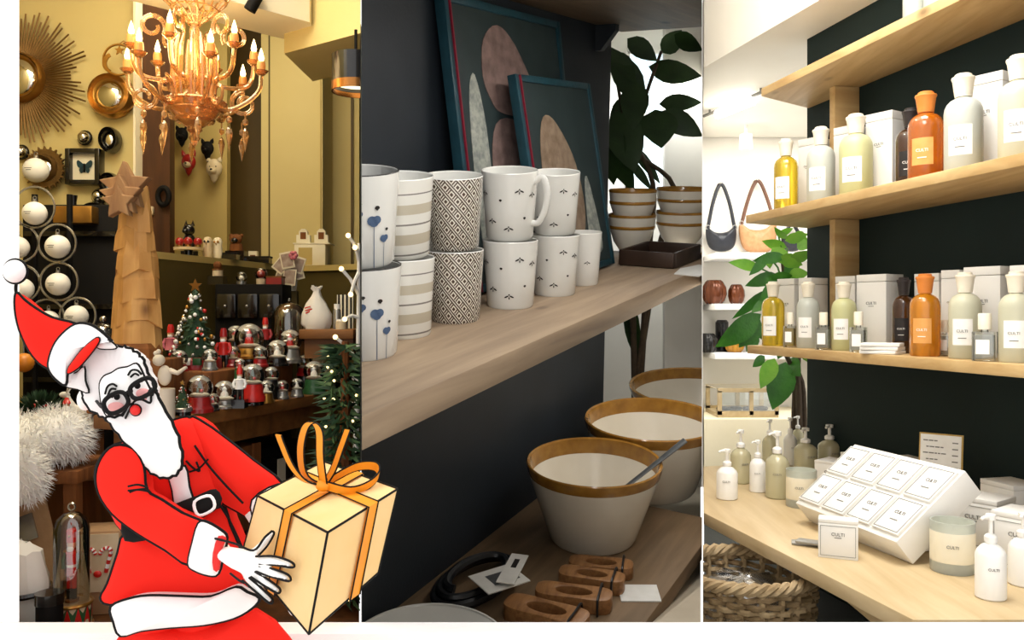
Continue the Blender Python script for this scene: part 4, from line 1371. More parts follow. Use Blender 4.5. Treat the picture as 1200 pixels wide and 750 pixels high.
MB().lathe([(19.5 * q, zN + 28.5 * q), (19.5 * q, z0 + 84 * q), (17 * q, z0 + 95 * q), (9 * q, z0 + 103 * q), (0, z0 + 105 * q)], 36).build('glass_dome', 'dome_glass', t)
MB().tube(ringpts((0, 0, z0 + 110 * q), 4 * q, 16), 1.3 * q, 6, True).build('ring_knob', 'chrome', t)

# cardboard box with candy cane print
pB = W(126, 690, 2.68)
q = 2.68 / FPX
t = thing('candy_cane_box', 'pale cardboard box printed with striped candy canes', 'box', TR((pB.x + 0.005, pB.y - 0.07, P1F), 0.18))
hB = pB.z - P1F + 74 * q
MB().box((0, 0.06, hB / 2), (48 * q, 0.12, hB)).build('box_body', 'cardboard', t, bevel=0.003)
MB().box((0, 0.0, hB - 36 * q), (44 * q, 0.006, 66 * q)).build('printed_front', 'cream_base', t)
for s in (-1, 1):
    pts = smoothline([(s * 2 * q, 0, -16 * q), (s * 6 * q, 0, 2 * q), (-s * -4 * q + s * 5 * q, 0, 14 * q), (s * 4 * q, 0, 19 * q), (-s * 3 * q, 0, 16 * q), (-s * 6 * q, 0, 10 * q)], 6)
    for i in range(len(pts) - 1):
        MB().tube([pts[i] * 0.8 + Vector((s * 7 * q, -0.006, hB - 34 * q)), pts[i + 1] * 0.8 + Vector((s * 7 * q, -0.006, hB - 34 * q))], 2.2 * q, 6).build('cane_stripe', 'bright_red' if i % 4 < 2 else 'snow_white', t)
MB().sphere((0, -0.008, hB - 48 * q), (4.5 * q, 0.006, 4 * q), 12, 8).build('printed_bow', 'bright_red', t)
# slanting brown board, grey wrapped parcel, black tin, white carton
t = thing('brown_board', 'slanting brown cardboard sheet below the white fur', 'cardboard', TR(W(46, 662, 2.62), 0.1, 0, 0.0) @ Matrix.Rotation(-0.35, 4, 'Y') @ Matrix.Rotation(-0.25, 4, 'X'))
MB().box((0, 0, 0.08), (0.13, 0.008, 0.30)).build('sheet', 'cardboard', t)
MB().box((-0.01, -0.008, 0.12), (0.06, 0.006, 0.08)).build('silver_pocket', 'silver_base', t)
pP = W(26, 705, 2.44)
t = thing('wrapped_parcel', 'grey tissue parcel wrapped in clear film beside the white pillar', 'parcel', (pP.x, pP.y, P1F))
mb = MB().lathe([(0, 0), (0.055, 0), (0.075, 0.06), (0.07, 0.16), (0.05, 0.24), (0.02, 0.27), (0, 0.27)], 14)
random.seed(31)
mb.v = [(a * random.uniform(0.85, 1.12), b * random.uniform(0.8, 1.0), c * random.uniform(0.96, 1.04)) for a, b, c in mb.v]
mb.build('tissue', 'plastic_bag_white', t, angle=25)
MB().tube(ringpts((0, 0, 0.13), 0.077, 20, 'xy'), 0.008, 6, True).build('band', 'black_gloss', t)
pP = W(58, 712, 2.33)
t = thing('black_tin', 'black lidded tin standing beside the nutcracker drum', 'tin', (pP.x, pP.y, P1F))
MB().cyl(0.034, 0, 0.13, 24).build('tin_body', 'black_matt', t)
MB().cyl(0.037, 0.13, 0.16, 24).build('lid', 'black_gloss', t)

# small decorations above the fur
YD = 3.12
q = YD / FPX
t = thing('decoration_stand', 'dark block under the small decorated bush', 'block', (W(56, 0, YD).x, YD + 0.06, P1F))
zD = W(0, 508, YD).z - P1F
MB().box((0, 0, zD / 2), (0.30, 0.12, zD)).build('block_body', 'bark_wood', t, bevel=0.004)
MB().box((0, 0, zD + 0.006), (0.31, 0.13, 0.012)).build('block_top', 'black_matt', t)
zD += P1F + 0.012
t = thing('decorated_bush', 'low green bush with red and white baubles above the fur', 'decorated bush', (W(40, 0, YD).x, YD + 0.05, zD))
random.seed(17)
mb = MB().sphere((0, 0, 17.5 * q), (22 * q, 18 * q, 16 * q), 14, 8)
for i in range(420):
    n_ = Vector((random.gauss(0, 1), random.gauss(0, 1), random.gauss(0, 1))).normalized()
    p_ = Vector((n_.x * 20 * q, n_.y * 16 * q, 21 * q + abs(n_.z) * 12 * q))
    s_ = n_.orthogonal().normalized() * 0.006
    mb.add([p_ + s_, p_ - s_, p_ + n_ * 0.035 + Vector((0, 0, 0.01))], [(0, 1, 2)])
o_ = mb.build('foliage', 'fir_green', t, smooth=False, recalc=False)
o_['kind'] = 'stuff'
for i in range(30):
    a, e_ = random.uniform(-PI, 0), random.uniform(-0.6, 1.3)
    MB().sphere((22 * q * math.cos(a) * math.cos(e_), 18 * q * math.sin(a) * math.cos(e_), 16 * q + 17 * q * math.sin(e_)), random.uniform(2, 3.6) * q, 10, 6).build('bauble', random.choice(('bright_red', 'snow_white', 'silver_base', 'bright_red')), t)
doll2 = thing('figurine', 'red coated figurine with white beard before the low bush', 'figurine', (W(66, 0, YD - 0.06).x, YD + 0.02, zD), 'small figurines on the table')
H = 0.13
MB().lathe([(0, 0), (H * 0.26, 0), (H * 0.16, H * 0.55), (0, H * 0.6)], 16).build('coat', 'bright_red', doll2)
MB().sphere((0, 0, H * 0.68), H * 0.13, 14, 10).build('head', 'skin_paint', doll2)
MB().sphere((0, -H * 0.09, H * 0.56), (H * 0.12, H * 0.08, H * 0.15), 12, 8).build('beard', 'snow_white', doll2)
MB().lathe([(0, H * 0.74), (H * 0.15, H * 0.74), (0, H * 1.05)], 14).build('hat', 'bright_red', doll2)
MB().tube(ringpts((0, 0, H * 0.03), H * 0.26, 20, 'xy'), H * 0.035, 6, True).build('coat_hem', 'snow_white', doll2)
t = thing('white_reindeer', 'white standing reindeer figurine with branching antlers', 'figurine', (W(94, 0, YD).x, YD + 0.02, zD))
H = 0.16
MB().sphere((0, 0, H * 0.42), (H * 0.3, H * 0.13, H * 0.16), 16, 10).build('body', 'snow_white', t)
for sx in (-1, 1):
    for sy in (-1, 1):
        MB().tube([(sx * H * 0.2, sy * H * 0.07, 0), (sx * H * 0.21, sy * H * 0.07, H * 0.2), (sx * H * 0.18, sy * H * 0.06, H * 0.4)], [H * 0.025, H * 0.03, H * 0.05], 8).build('leg', 'snow_white', t)
MB().tube([(-H * 0.2, 0, H * 0.48), (-H * 0.32, 0, H * 0.68), (-H * 0.36, 0, H * 0.78)], [H * 0.09, H * 0.06, H * 0.055], 8).build('neck', 'snow_white', t)
MB().sphere((-H * 0.42, 0, H * 0.80), (H * 0.13, H * 0.06, H * 0.07), 12, 8).build('head', 'snow_white', t)
for s in (-1, 1):
    an = MB().tube([(-H * 0.36, s * H * 0.03, H * 0.85), (-H * 0.28, s * H * 0.1, H * 1.02), (-H * 0.30, s * H * 0.14, H * 1.22)], [H * 0.02, H * 0.017, H * 0.01], 6).build('antler', 'snow_white', t)
    MB().tube([(-H * 0.28, s * H * 0.1, H * 1.02), (-H * 0.42, s * H * 0.13, H * 1.12)], [H * 0.015, H * 0.009], 6).build('tine', 'snow_white', an)
t = thing('orange_bauble', 'orange ball ornament beside the white pillar', 'ornament', W(28, 425, 3.1))
MB().sphere((0, 0, 0), 0.035, 18, 12).build('ball', 'label_orange_b' if 'label_orange_b' in MATS else mat('label_orange_b', 'd98a2c', 0.35, col2='c8781f', scale=10), t)
MB().tube([(0, 0, 0.034), (0, 0.0, W(0, 352, 3.1).z - W(0, 425, 3.1).z)], 0.002, 5).build('thread', 'silver_base', t)
for _o in bpy.data.objects:
    if _o not in _before and _o.parent is None:
        _o['booth'] = 1
_before = set(bpy.data.objects)
# ================================================================== dark display: mugs and bowls on wooden shelves
wood('grey_oak', '887460', 'a89278', (0.9, 9, 9), 1.6, 0.55, 0.08)
wood('dark_oak', '69563f', '826a50', (0.9, 9, 9), 1.6, 0.6, 0.08)
mat('porcelain', 'e9e8e2', 0.16, col2='e3e2dc', scale=4, coat=0.3)
mat('porcelain_cream', 'e6dfd0', 0.2, col2='ded6c5', scale=4, coat=0.3)
mat('glaze_rim', '8a5f24', 0.22, col2='a5762f', scale=14, coat=0.3)
mat('ink_black', '26221f', 0.4, col2='1f1b19', scale=20)
mat('ink_blue', '52698a', 0.4, col2='3c5273', scale=40)
mat('frame_teal', '1d4450', 0.4, col2='173943', scale=10, bump=0.05)
mat('frame_red', '8c1f33', 0.4, col2='7b182b', scale=10)
mat('picture_ground', '2c3a3c', 0.5, col2='243133', scale=6)
mat('wing_brown', '8d7670', 0.6, col2='6b5651', scale=16, detail=8)
mat('wing_tan', '9b8672', 0.6, col2='77634f', scale=16, detail=8)
mat('wing_pale', 'aeb0a6', 0.6, col2='7c837f', scale=30)
wood('olive_wood', '7a5230', 'a27448', (6, 1, 6), 6, 0.4, 0.05, knots=False)
mat('black_cable', '14161a', 0.35, col2='101215', scale=20)
mat('paper', 'dcdad4', 0.6, col2='d4d2cb', scale=20)
mat('spoon_grey', '6d7071', 0.3, 0.6, col2='5d6061', scale=20)
mat('stem_brown', '4f4030', 0.8, col2='3f3324', scale=20, bump=0.2)
mat('leaf_dark', '2f4a20', 0.45, col2='223a17', scale=7, bump=0.1)
mat('window_light', 'd3e6ee', 0.5, emit=0.85)
mat('tray_brown', '3b2a20', 0.4, col2='302118', scale=10)
mat('pale_floor', 'c9bda8', 0.6, col2='bdb09a', scale=4)


def uvmat(name, kind):
    m = bpy.data.materials.new(name)
    m.use_nodes = True
    nt = m.node_tree
    N, L = nt.nodes.new, nt.links.new
    b = nt.nodes['Principled BSDF']
    b.inputs['Roughness'].default_value = 0.18
    b.inputs['Coat Weight'].default_value = 0.3
    uv = N('ShaderNodeUVMap')
    sp = N('ShaderNodeSeparateXYZ')
    L(uv.outputs[0], sp.inputs[0])

    def mth(op, a, c=None, v=None):
        n = N('ShaderNodeMath')
        n.operation = op
        if hasattr(a, 'links'):
            L(a, n.inputs[0])
        else:
            n.inputs[0].default_value = a
        if c is not None:
            if hasattr(c, 'links'):
                L(c, n.inputs[1])
            else:
                n.inputs[1].default_value = c
        return n.outputs[0]
    mx = N('ShaderNodeMixRGB')
    if kind == 'lattice':
        u = mth('MULTIPLY', sp.outputs[0], 15.0)
        v = mth('MULTIPLY', sp.outputs[1], 7.0)
        fa = mth('FRACT', mth('ADD', u, v))
        fb = mth('FRACT', mth('ADD', mth('SUBTRACT', u, v), 50.0))

        def band(f, lo, hi):
            return mth('MULTIPLY', mth('GREATER_THAN', f, lo), mth('LESS_THAN', f, hi))
        la = mth('MAXIMUM', band(fa, 0.0, 0.15), band(fa, 0.26, 0.41))
        lb = mth('MAXIMUM', band(fb, 0.0, 0.15), band(fb, 0.26, 0.41))
        dot = mth('MULTIPLY', band(fa, 0.54, 0.87), band(fb, 0.54, 0.87))
        over = band(fa, -0.01, 0.46)
        lb2 = mth('MULTIPLY', lb, mth('SUBTRACT', 1.0, over))
        fac = mth('MAXIMUM', mth('MAXIMUM', la, lb2), dot)
        L(fac, mx.inputs[0])
        mx.inputs[1].default_value = lin('e9e5da')
        mx.inputs[2].default_value = lin('55453a')
        L(mx.outputs[0], b.inputs['Base Color'])
    else:
        w = mth('ADD', sp.outputs[1], mth('MULTIPLY', mth('SINE', mth('MULTIPLY', sp.outputs[0], 2 * PI)), 0.012))
        r = N('ShaderNodeValToRGB')
        r.color_ramp.interpolation = 'CONSTANT'
        white, tan, grey = lin('e6e4dc'), lin('c3baa6'), lin('85807a')
        stops = [(0.0, white), (0.10, tan), (0.20, white), (0.30, grey), (0.315, white), (0.40, tan), (0.50, white), (0.58, grey), (0.595, white), (0.68, tan), (0.77, white), (0.86, grey), (0.875, white)]
        els = r.color_ramp.elements
        els[0].position, els[0].color = stops[0]
        els[1].position, els[1].color = stops[-1]
        for p_, c_ in stops[1:-1]:
            e = els.new(p_)
            e.color = c_
        L(w, r.inputs[0])
        L(r.outputs[0], b.inputs['Base Color'])
    MATS[name] = m
    return m


uvmat('lattice_glaze', 'lattice')
uvmat('striped_glaze', 'stripes')

# --- frame of the tilted dark display: x along the wall, -y out of the wall
A2 = math.atan((HZ - 162) / FPX)
M2 = Matrix.Translation((0, 0, CAMZ)) @ Matrix.Rotation(A2, 4, 'X')
u2 = (Matrix.Rotation(-A2, 3, 'X') @ ray(1170, 162))
u2.z = 0
u2.normalize()
n2 = Vector((u2.y, -u2.x, 0))
SW = -2.357
F2 = M2 @ TR(n2 * SW, math.atan2(n2.x, -n2.y))
F2i = F2.inverted()
EYE2 = F2i @ Vector((0, 0, CAMZ))


def q2(x, y, h=None, off=None):
    """point of frame F2 seen at pixel (x, y) on the level h, or at distance off from the wall"""
    d = F2i.to_3x3() @ ray(x, y)
    s = (h - EYE2.z) / d.z if h is not None else (-off - EYE2.y) / d.y
    return EYE2 + d * s


HM, HL, HU = -0.75, -2.256, 0.72
WM, WLW = 0.90, 1.116
lend = q2(713, 200, off=0.0).x
l0 = q2(423, 300, off=0.0).x - 0.3
w_ = struct('wall_navy', MB().box(((l0 + lend) / 2, 0.06, -0.4), (lend - l0, 0.12, 4.6)), 'navy_paint', F2, 'dark navy wall behind the mug shelf')
w_['cut'] = True


def dshelf(h, wd, la, lb, th, m, label):
    o = solid('wooden_shelf', MB().box(((la + lb) / 2, -wd / 2 - 0.002, h - th / 2), (lb - la, wd, th)), m, label, 'shelf', F2, 'wooden shelves on the navy wall', bevel=0.006)
    return o


dshelf(HM, WM, q2(415, 480, h=HM).x - 0.9, q2(850, 305, h=HM).x + 0.1, 0.10, 'grey_oak', 'thick light wooden shelf carrying the mugs')
dshelf(HL, WLW, q2(430, 725, h=HL).x - 0.9, q2(823, 633, h=HL).x + 0.3, 0.10, 'dark_oak', 'thick brown wooden shelf carrying the cream bowls')
dshelf(HU + 0.1, 0.95, l0, q2(690, 40, h=HU).x, 0.10, 'dark_oak', 'dark wooden shelf above the leaning pictures')
solid('shelf_bracket', MB().prism([(0, 0), (-0.14, 0), (-0.14, -0.04), (-0.04, -0.16), (0, -0.16)], -0.03, 0.03, Matrix(((0, 0, 1, 0), (1, 0, 0, 0), (0, 1, 0, 0), (0, 0, 0, 1)))), 'navy_paint', 'small dark bracket under the upper shelf near the wall end', 'bracket', F2 @ TR((lend - 0.25, -0.003, HU - 0.001)))


# --- mugs
def mug_profile(R, H):
    return [(0, 0.012), (R * 0.70, 0.012), (R * 0.72, 0), (R * 0.80, 0), (R * 0.84, H * 0.03), (R * 0.90, H * 0.45), (R, H)], \
           [(R, H), (R * 0.985, H * 1.012), (R * 0.955, H), (R * 0.86, H * 0.45), (R * 0.78, H * 0.06), (0, H * 0.05)]


def decal(shape, R, H, ang, z, scale):
    """flat print shape wrapped on the mug side: list of polygons (x, z)"""
    mb = MB()
    for poly in shape:
        n = len(poly)
        vs = []
        for (x, zz) in poly:
            zq = z + zz * scale
            f = zq / H
            rr = R * (0.835 + 0.165 * f) * 1.004 + 0.001
            a = ang + x * scale / rr
            vs.append((rr * math.cos(a), rr * math.sin(a), zq))
        mb.add(vs, [tuple(range(n))])
    return mb


def ell(cx, cz, a, b, rot=0.0, n=12):
    return [(cx + a * math.cos(t) * math.cos(rot) - b * math.sin(t) * math.sin(rot), cz + a * math.cos(t) * math.sin(rot) + b * math.sin(t) * math.cos(rot)) for t in [2 * PI * i / n for i in range(n)]]


SPRIG = [ell(-0.55, 0.0, 0.5, 0.16, 0.45), ell(0.55, 0.0, 0.5, 0.16, -0.45), ell(0, -0.3, 0.13, 0.3), ell(0, 0.42, 0.16, 0.16)]
DOT = [ell(-0.12, 0.08, 0.22, 0.16, 0.7), ell(0.12, 0.08, 0.22, 0.16, -0.7), ell(0, -0.1, 0.16, 0.16)]


def mug(p, R, H, kind, label, handle=None, motifs=True, group='stacked mugs', tilt=0.0):
    e = EYE2 - Vector(p)
    ax = Vector((-e.y, e.x, 0)).normalized()
    M = F2 @ TR(p) @ Matrix.Rotation(tilt, 4, ax)
    t = thing('mug', label, 'mug', M, group)
    po, pi = mug_profile(R, H)
    MB().lathe(po, 40).build('outer_wall', {'lattice': 'lattice_glaze', 'stripes': 'striped_glaze'}.get(kind, 'porcelain'), t, recalc=False)
    MB().lathe(pi, 40).build('inner_wall', 'porcelain', t, recalc=False)
    e = EYE2 - Vector(p)
    fa = math.atan2(e.y, e.x)
    if handle is not None:
        a = fa + handle
        d = Vector((math.cos(a), math.sin(a), 0))
        z_ = Vector((0, 0, 1))
        pts = smoothline([d * R * 0.93 + z_ * H * 0.86, d * R * 1.25 + z_ * H * 0.93, d * R * 1.42 + z_ * H * 0.74, d * R * 1.36 + z_ * H * 0.48, d * R * 1.12 + z_ * H * 0.27, d * R * 0.86 + z_ * H * 0.24], 5)
        MB().tube(pts, R * 0.085, 10, flat=1.35).build('handle', 'porcelain', t)
    if kind == 'sprig' and motifs:
        spots = [(-0.75, 0.30), (-0.35, 0.62), (-0.05, 0.2), (0.35, 0.75), (0.6, 0.35), (0.95, 0.68), (-1.1, 0.7)] if motifs is True else motifs
        for i, (da, f) in enumerate(spots):
            decal(SPRIG if i % 3 != 1 else DOT, R, H, fa + da, H * f, R * 0.17).build('printed_motif', 'ink_black', t, recalc=False, smooth=False)
    if kind == 'poppy':
        MB().tube(ringpts((0, 0, H * 1.006), R * 0.985, 40, 'xy'), R * 0.018, 6, True).build('rim_line', 'ink_black', t)
        for da, f, s in ((0.42, 0.52, 1.0), (0.72, 0.32, 0.7), (0.0, 0.6, 0.8)):
            st = [(-0.04, -2.6), (0.04, -2.6), (0.04, 0), (-0.04, 0)]
            nst = decal([[(-0.05, -f * H / (R * 0.2 * s) + 0.1), (0.05, -f * H / (R * 0.2 * s) + 0.1), (0.03, 0), (-0.03, 0)]], R, H, fa + da, H * f, R * 0.2 * s)
            nst.build('printed_stalk', 'ink_blue', t, recalc=False, smooth=False)
            decal([ell(-0.25, 0.1, 0.5, 0.5), ell(0.3, 0.15, 0.5, 0.45), ell(0, -0.15, 0.5, 0.4)], R, H, fa + da, H * f, R * 0.22 * s).build('printed_flower', 'ink_blue', t, recalc=False, smooth=False)
            decal(DOT, R, H, fa + da + 0.08, H * f + R * 0.3 * s, R * 0.2 * s).build('printed_motif', 'ink_black', t, recalc=False, smooth=False)
    return t


def stack(x, yb, kind, names, R, H, handle=None, hand_low=None):
    """two mugs; (x, yb) is the middle of the visible foot of the lower mug"""
    p = q2(x, yb, h=HM)
    e = (EYE2 - p)
    e.z = 0
    p = p - e.normalized() * R * 0.8
    mug(p, R, H, kind, names[0], hand_low)
    if len(names) > 1:
        p2 = p + Vector((0.01, 0.008, H * 1.006 + R * 0.8 * math.sin(0.11)))
        mug(p2, R, H, kind, names[1], handle, tilt=0.11)
    return p


stack(424, 424, 'poppy', ('lower white mug printed with blue poppies, stacked beside the dark partition', 'upper white mug printed with blue poppies and thin dark rim line'), 0.15, 0.315)
stack(474, 398, 'stripes', ('lower white mug with beige and grey stripes', 'upper white mug with beige and grey stripes'), 0.125, 0.30)
stack(534, 380, 'lattice', ('lower mug with brown basket lattice pattern', 'upper mug with brown basket lattice pattern'), 0.122, 0.295)
stack(598, 363, 'sprig', ('lower white mug printed with small black sprigs beneath the handled mug', 'upper white mug printed with black sprigs, its handle turned outward'), 0.126, 0.30, handle=1.15)
stack(650, 348, 'sprig', ('lower sprig-printed mug behind the handled mug', 'upper sprig-printed mug behind the handled mug'), 0.120, 0.29)
p = q2(688, 334, h=HM)
mug(p + Vector((0.03, 0.04, 0)), 0.098, 0.27, 'sprig', 'small single white cup at the end of mug row', None, [(0.25, 0.45)], 'single mugs')
for i, (x, lab) in enumerate(((431, 'poppy'), (478, 'striped'))):
    d = F2i.to_3x3() @ ray(x, 204 if i < 2 else 207)
    off = 0.135
    s = (-off - EYE2.y) / d.y
    P_ = EYE2 + d * s
    for k in range(2):
        mug((P_.x, -off, HM + k * 0.292), 0.115, 0.29, 'plain', '%s plain white mug in the back row behind the %s mugs' % (('lower', 'upper')[k], lab), 1.6 if k else None, False, 'back row mugs')


# --- leaning pictures
def picture(xl, xr, ytop, ybase, off0, off1, wing, label, s=1.0):
    """framed print leaning on the wall: foot at off0, head at off1"""
    pl, pr = q2(xl, ytop, off=off1), q2(xr, ytop + 10, off=off1)
    z1 = pl.z
    H0 = z1 - HM
    lean = math.atan2(off0 - off1, H0)
    Lh = math.hypot(off0 - off1, H0)
    w = pr.x - pl.x
    M = F2 @ TR((pl.x + w / 2, -off0, HM + 0.012)) @ Matrix.Rotation(-lean, 4, 'X')
    t = thing('leaning_picture', label, 'picture', M, 'pictures leaning on the navy wall')
    b = 0.035 * s
    dp = 0.05 * s
    for sx in (-1, 1):
        MB().box((sx * (w / 2 - b / 2), -dp / 2 + 0.03, Lh / 2), (b, dp, Lh)).build('frame_side', 'frame_teal', t, bevel=0.003)
    for zz in (b / 2, Lh - b / 2):
        MB().box((0, -dp / 2 + 0.03, zz), (w - 2 * b, dp, b)).build('frame_side', 'frame_teal', t, bevel=0.003)
    MB().box((-w / 2 + b * 0.98, -dp + 0.026, Lh / 2), (b * 0.22, 0.012, Lh - 0.01)).build('red_edge', 'frame_red', t)
    MB().box((0, 0.0, Lh / 2), (w - 2 * b, 0.02, Lh - 2 * b)).build('print_ground', 'picture_ground', t)
    for nm, pts, m in wing:
        sm = smoothline([((a - 0.5) * (w - 2 * b), 0, c * Lh) for a, c in pts], 4, True)
        MB().prism([(q.x, q.z) for q in sm], 0.0, 0.003, Matrix(((1, 0, 0, 0), (0, 0, -1, -0.011), (0, 1, 0, 0), (0, 0, 0, 1)))).build(nm, m, t, smooth=False)
    return t


W1 = [('printed_wing', [(0.225, 0.745), (0.259, 0.870), (0.395, 0.932), (0.548, 0.870), (0.735, 0.682), (0.777, 0.641), (0.582, 0.610), (0.353, 0.620), (0.276, 0.662)], 'wing_brown'),
      ('printed_wing', [(0.259, 0.142), (0.225, 0.402), (0.293, 0.578), (0.497, 0.589), (0.667, 0.474), (0.752, 0.246), (0.735, 0.121), (0.480, 0.100)], 'wing_brown'),
      ('printed_body', [(0.081, 0.121), (0.072, 0.454), (0.098, 0.682), (0.157, 0.745), (0.208, 0.558), (0.200, 0.246), (0.157, 0.100)], 'wing_pale')]
W2 = [('printed_wing', [(0.18, 0.2), (0.14, 0.55), (0.22, 0.78), (0.38, 0.80), (0.6, 0.62), (0.68, 0.4), (0.62, 0.2), (0.4, 0.12)], 'wing_tan'),
      ('printed_wing', [(0.70, 0.12), (0.72, 0.4), (0.78, 0.5), (0.86, 0.3), (0.88, 0.1)], 'wing_pale')]
picture(514, 652, -6, 210, 0.22, 0.05, W1, 'large teal framed print of a brown moth wing leaning on navy wall', 1.1)
picture(600, 688, 90, 285, 0.40, 0.215, W2, 'smaller teal framed print of a shell shape in front of the large print')


# --- bowls
def bowl(x, yb, rim_px, yrim, label, depth_t=None, base=0.64):
    p = q2(x, yb, h=HL)
    e = EYE2 - p
    e.z = 0
    wp = F2 @ p
    R = rim_px / 2 / FPX * (wp.y) * 1.0
    p = p - e.normalized() * R * base
    wp = F2 @ p
    R = rim_px / 2 / FPX * wp.y
    c = q2(x, yrim, off=-p.y)
    H = c.z - HL
    t = thing('tapered_bowl', label, 'bowl', F2 @ TR(p), 'cream bowls on the lower shelf')
    r0 = R * base
    MB().lathe([(0, 0.01), (r0 * 0.86, 0.01), (r0 * 0.9, 0), (r0 * 0.97, 0.004), (r0 * 1.02, H * 0.05), (R * 0.97, H * 0.86)], 56).build('bowl_wall', 'porcelain_cream', t)
    MB().lathe([(R * 0.968, H * 0.858), (R * 0.995, H * 0.93), (R * 1.0, H * 0.985), (R * 0.985, H), (R * 0.955, H * 0.985), (R * 0.925, H * 0.80)], 56).build('rim', 'glaze_rim', t)
    MB().lathe([(R * 0.927, H * 0.802), (r0 * 1.05, H * 0.25), (r0 * 0.9, H * 0.12), (0, H * 0.10)], 56).build('inner_wall', 'porcelain_cream', t)
    return t, p, R, H


_, pA, RA, HA = bowl(694, 652, 156, 541, 'cream tapered bowl with brown rim holding a grey spoon')
bowl(761, 592, 156, 492, 'middle cream bowl with brown rim behind the spoon bowl', base=0.66)
bowl(817, 534, 164, 455, 'rearmost cream bowl with brown rim beside white partition', base=0.68)
# hidden fill added under the mug shelf to brighten the bowls
bl = F2 @ Vector((pA.x + 0.5, -0.70, HM - 0.13))
ul = lamp('under_shelf_fill', 'AREA', bl, 11, (1.0, 0.97, 0.92), 1.7, 0.08)
ul.matrix_basis = Matrix.Translation(bl) @ F2.to_3x3().to_4x4() @ Matrix.Rotation(-0.45, 4, 'X')
# spoon
e = (EYE2 - pA)
e.z = 0
e.normalize()
sd = Vector((-e.y, e.x, 0))
if (F2.to_3x3() @ sd).x < 0:
    sd = -sd
t = thing('spoon', 'grey metal spoon resting in the cream bowl', 'spoon', F2 @ TR(pA))
tip = EYE2 + (F2i.to_3x3() @ ray(803, 516)) * ((F2 @ pA).y - 0.12) - pA
inn = sd * RA * 0.25 + e * RA * 0.25 + Vector((0, 0, HA * 0.60))
MB().tube([inn, inn.lerp(tip, 0.5), tip], [0.016, 0.018, 0.026], 10, flat=0.5).build('handle', 'spoon_grey', t)
MB().sphere(inn, (0.075, 0.05, 0.022), 16, 8).build('spoon_bowl', 'spoon_grey', t)


# --- stacked bowls on the far part of the mug shelf
def rice_bowl(x, ytop, ybot, wpx, off, label):
    c = q2(x, (ytop + ybot) / 2, off=off)
    wp = F2 @ c
    R = wpx / 2 / FPX * wp.y
    zt, zb = q2(x, ytop, off=off).z, q2(x, ybot, off=off).z
    return c, R, zt, zb


for (x, y0, y1, y2, wpx, off, la, lb) in ((741, 222, 249, 283, 56, 0.30, 'lower cream rice bowl of the stack behind the small cup', 'upper cream rice bowl of the stack behind the small cup'),
                                         (799, 220, 250, 290, 62, 0.50, 'lower cream rice bowl of the stack beside the white partition', 'upper cream rice bowl of the stack beside the white partition')):
    c, R, zt_, zb_ = rice_bowl(x, y0, y2, wpx, off, '')
    H = (zt_ - HM) * 0.62
    for k, lab in enumerate((la, lb)):
        z = HM + (0.0 if k == 0 else (zt_ - HM) - H)
        t = thing('rice_bowl', lab, 'bowl', F2 @ TR((c.x, -off, z)), 'stacked rice bowls')
        MB().lathe([(0, 0), (R * 0.45, 0), (R * 0.48, H * 0.06), (R * 0.75, H * 0.3), (R * 0.93, H * 0.62), (R * 0.985, H * 0.93)], 40).build('bowl_wall', 'porcelain_cream', t)
        MB().lathe([(R * 0.95, H * 0.64), (R * 0.965, H * 0.66), (R * 0.97, H * 0.70), (R * 0.955, H * 0.72)], 40).build('glaze_stripe', 'glaze_rim', t)
        MB().lathe([(R * 0.985, H * 0.93), (R * 1.0, H * 0.97), (R * 0.985, H), (R * 0.96, H * 0.97), (R * 0.94, H * 0.82)], 40).build('rim', 'glaze_rim', t)
        MB().lathe([(R * 0.94, H * 0.82), (R * 0.85, H * 0.55), (R * 0.78, H * 0.46), (0, H * 0.44)], 40).build('inner_wall', 'porcelain_cream', t)
# tray, plate and papers
c = q2(716, 318, h=HM)
t = thing('wooden_tray', 'dark brown wooden tray behind the small white cup', 'tray', F2 @ TR(c + Vector((0.50, -0.12, 0)), 0.0))
MB().box((0, 0, 0.012), (0.5, 0.34, 0.02)).build('tray_base', 'tray_brown', t, bevel=0.004)
for sx in (-1, 1):
    MB().box((sx * 0.25, 0, 0.05), (0.02, 0.34, 0.09)).build('tray_side', 'tray_brown', t, bevel=0.004)
    MB().box((0, sx * 0.17, 0.05), (0.48, 0.02, 0.09)).build('tray_side', 'tray_brown', t, bevel=0.004)
c = q2(762, 317, h=HM)
solid('paper_sheet', MB().prism([(-0.2, -0.08), (0.16, -0.11), (0.22, 0.05), (0.02, 0.1), (-0.18, 0.07)], 0, 0.006), 'paper', 'white paper sheet lying in front of the dark tray', 'paper', F2 @ TR(c + Vector((0.10, -0.24, 0.001))))
c = q2(795, 303, h=HM)
t = thing('shallow_plate', 'shallow pale plate with brown edge below the stacked rice bowls', 'plate', F2 @ TR(c + Vector((0.25, -0.12, 0.0))))
MB().lathe([(0, 0), (0.1, 0), (0.2, 0.03), (0.2, 0.036), (0.1, 0.01), (0, 0.01)], 36).build('plate_body', 'porcelain_cream', t)
MB().tube(ringpts((0, 0, 0.034), 0.2, 36, 'xy'), 0.006, 6, True).build('rim', 'glaze_rim', t)

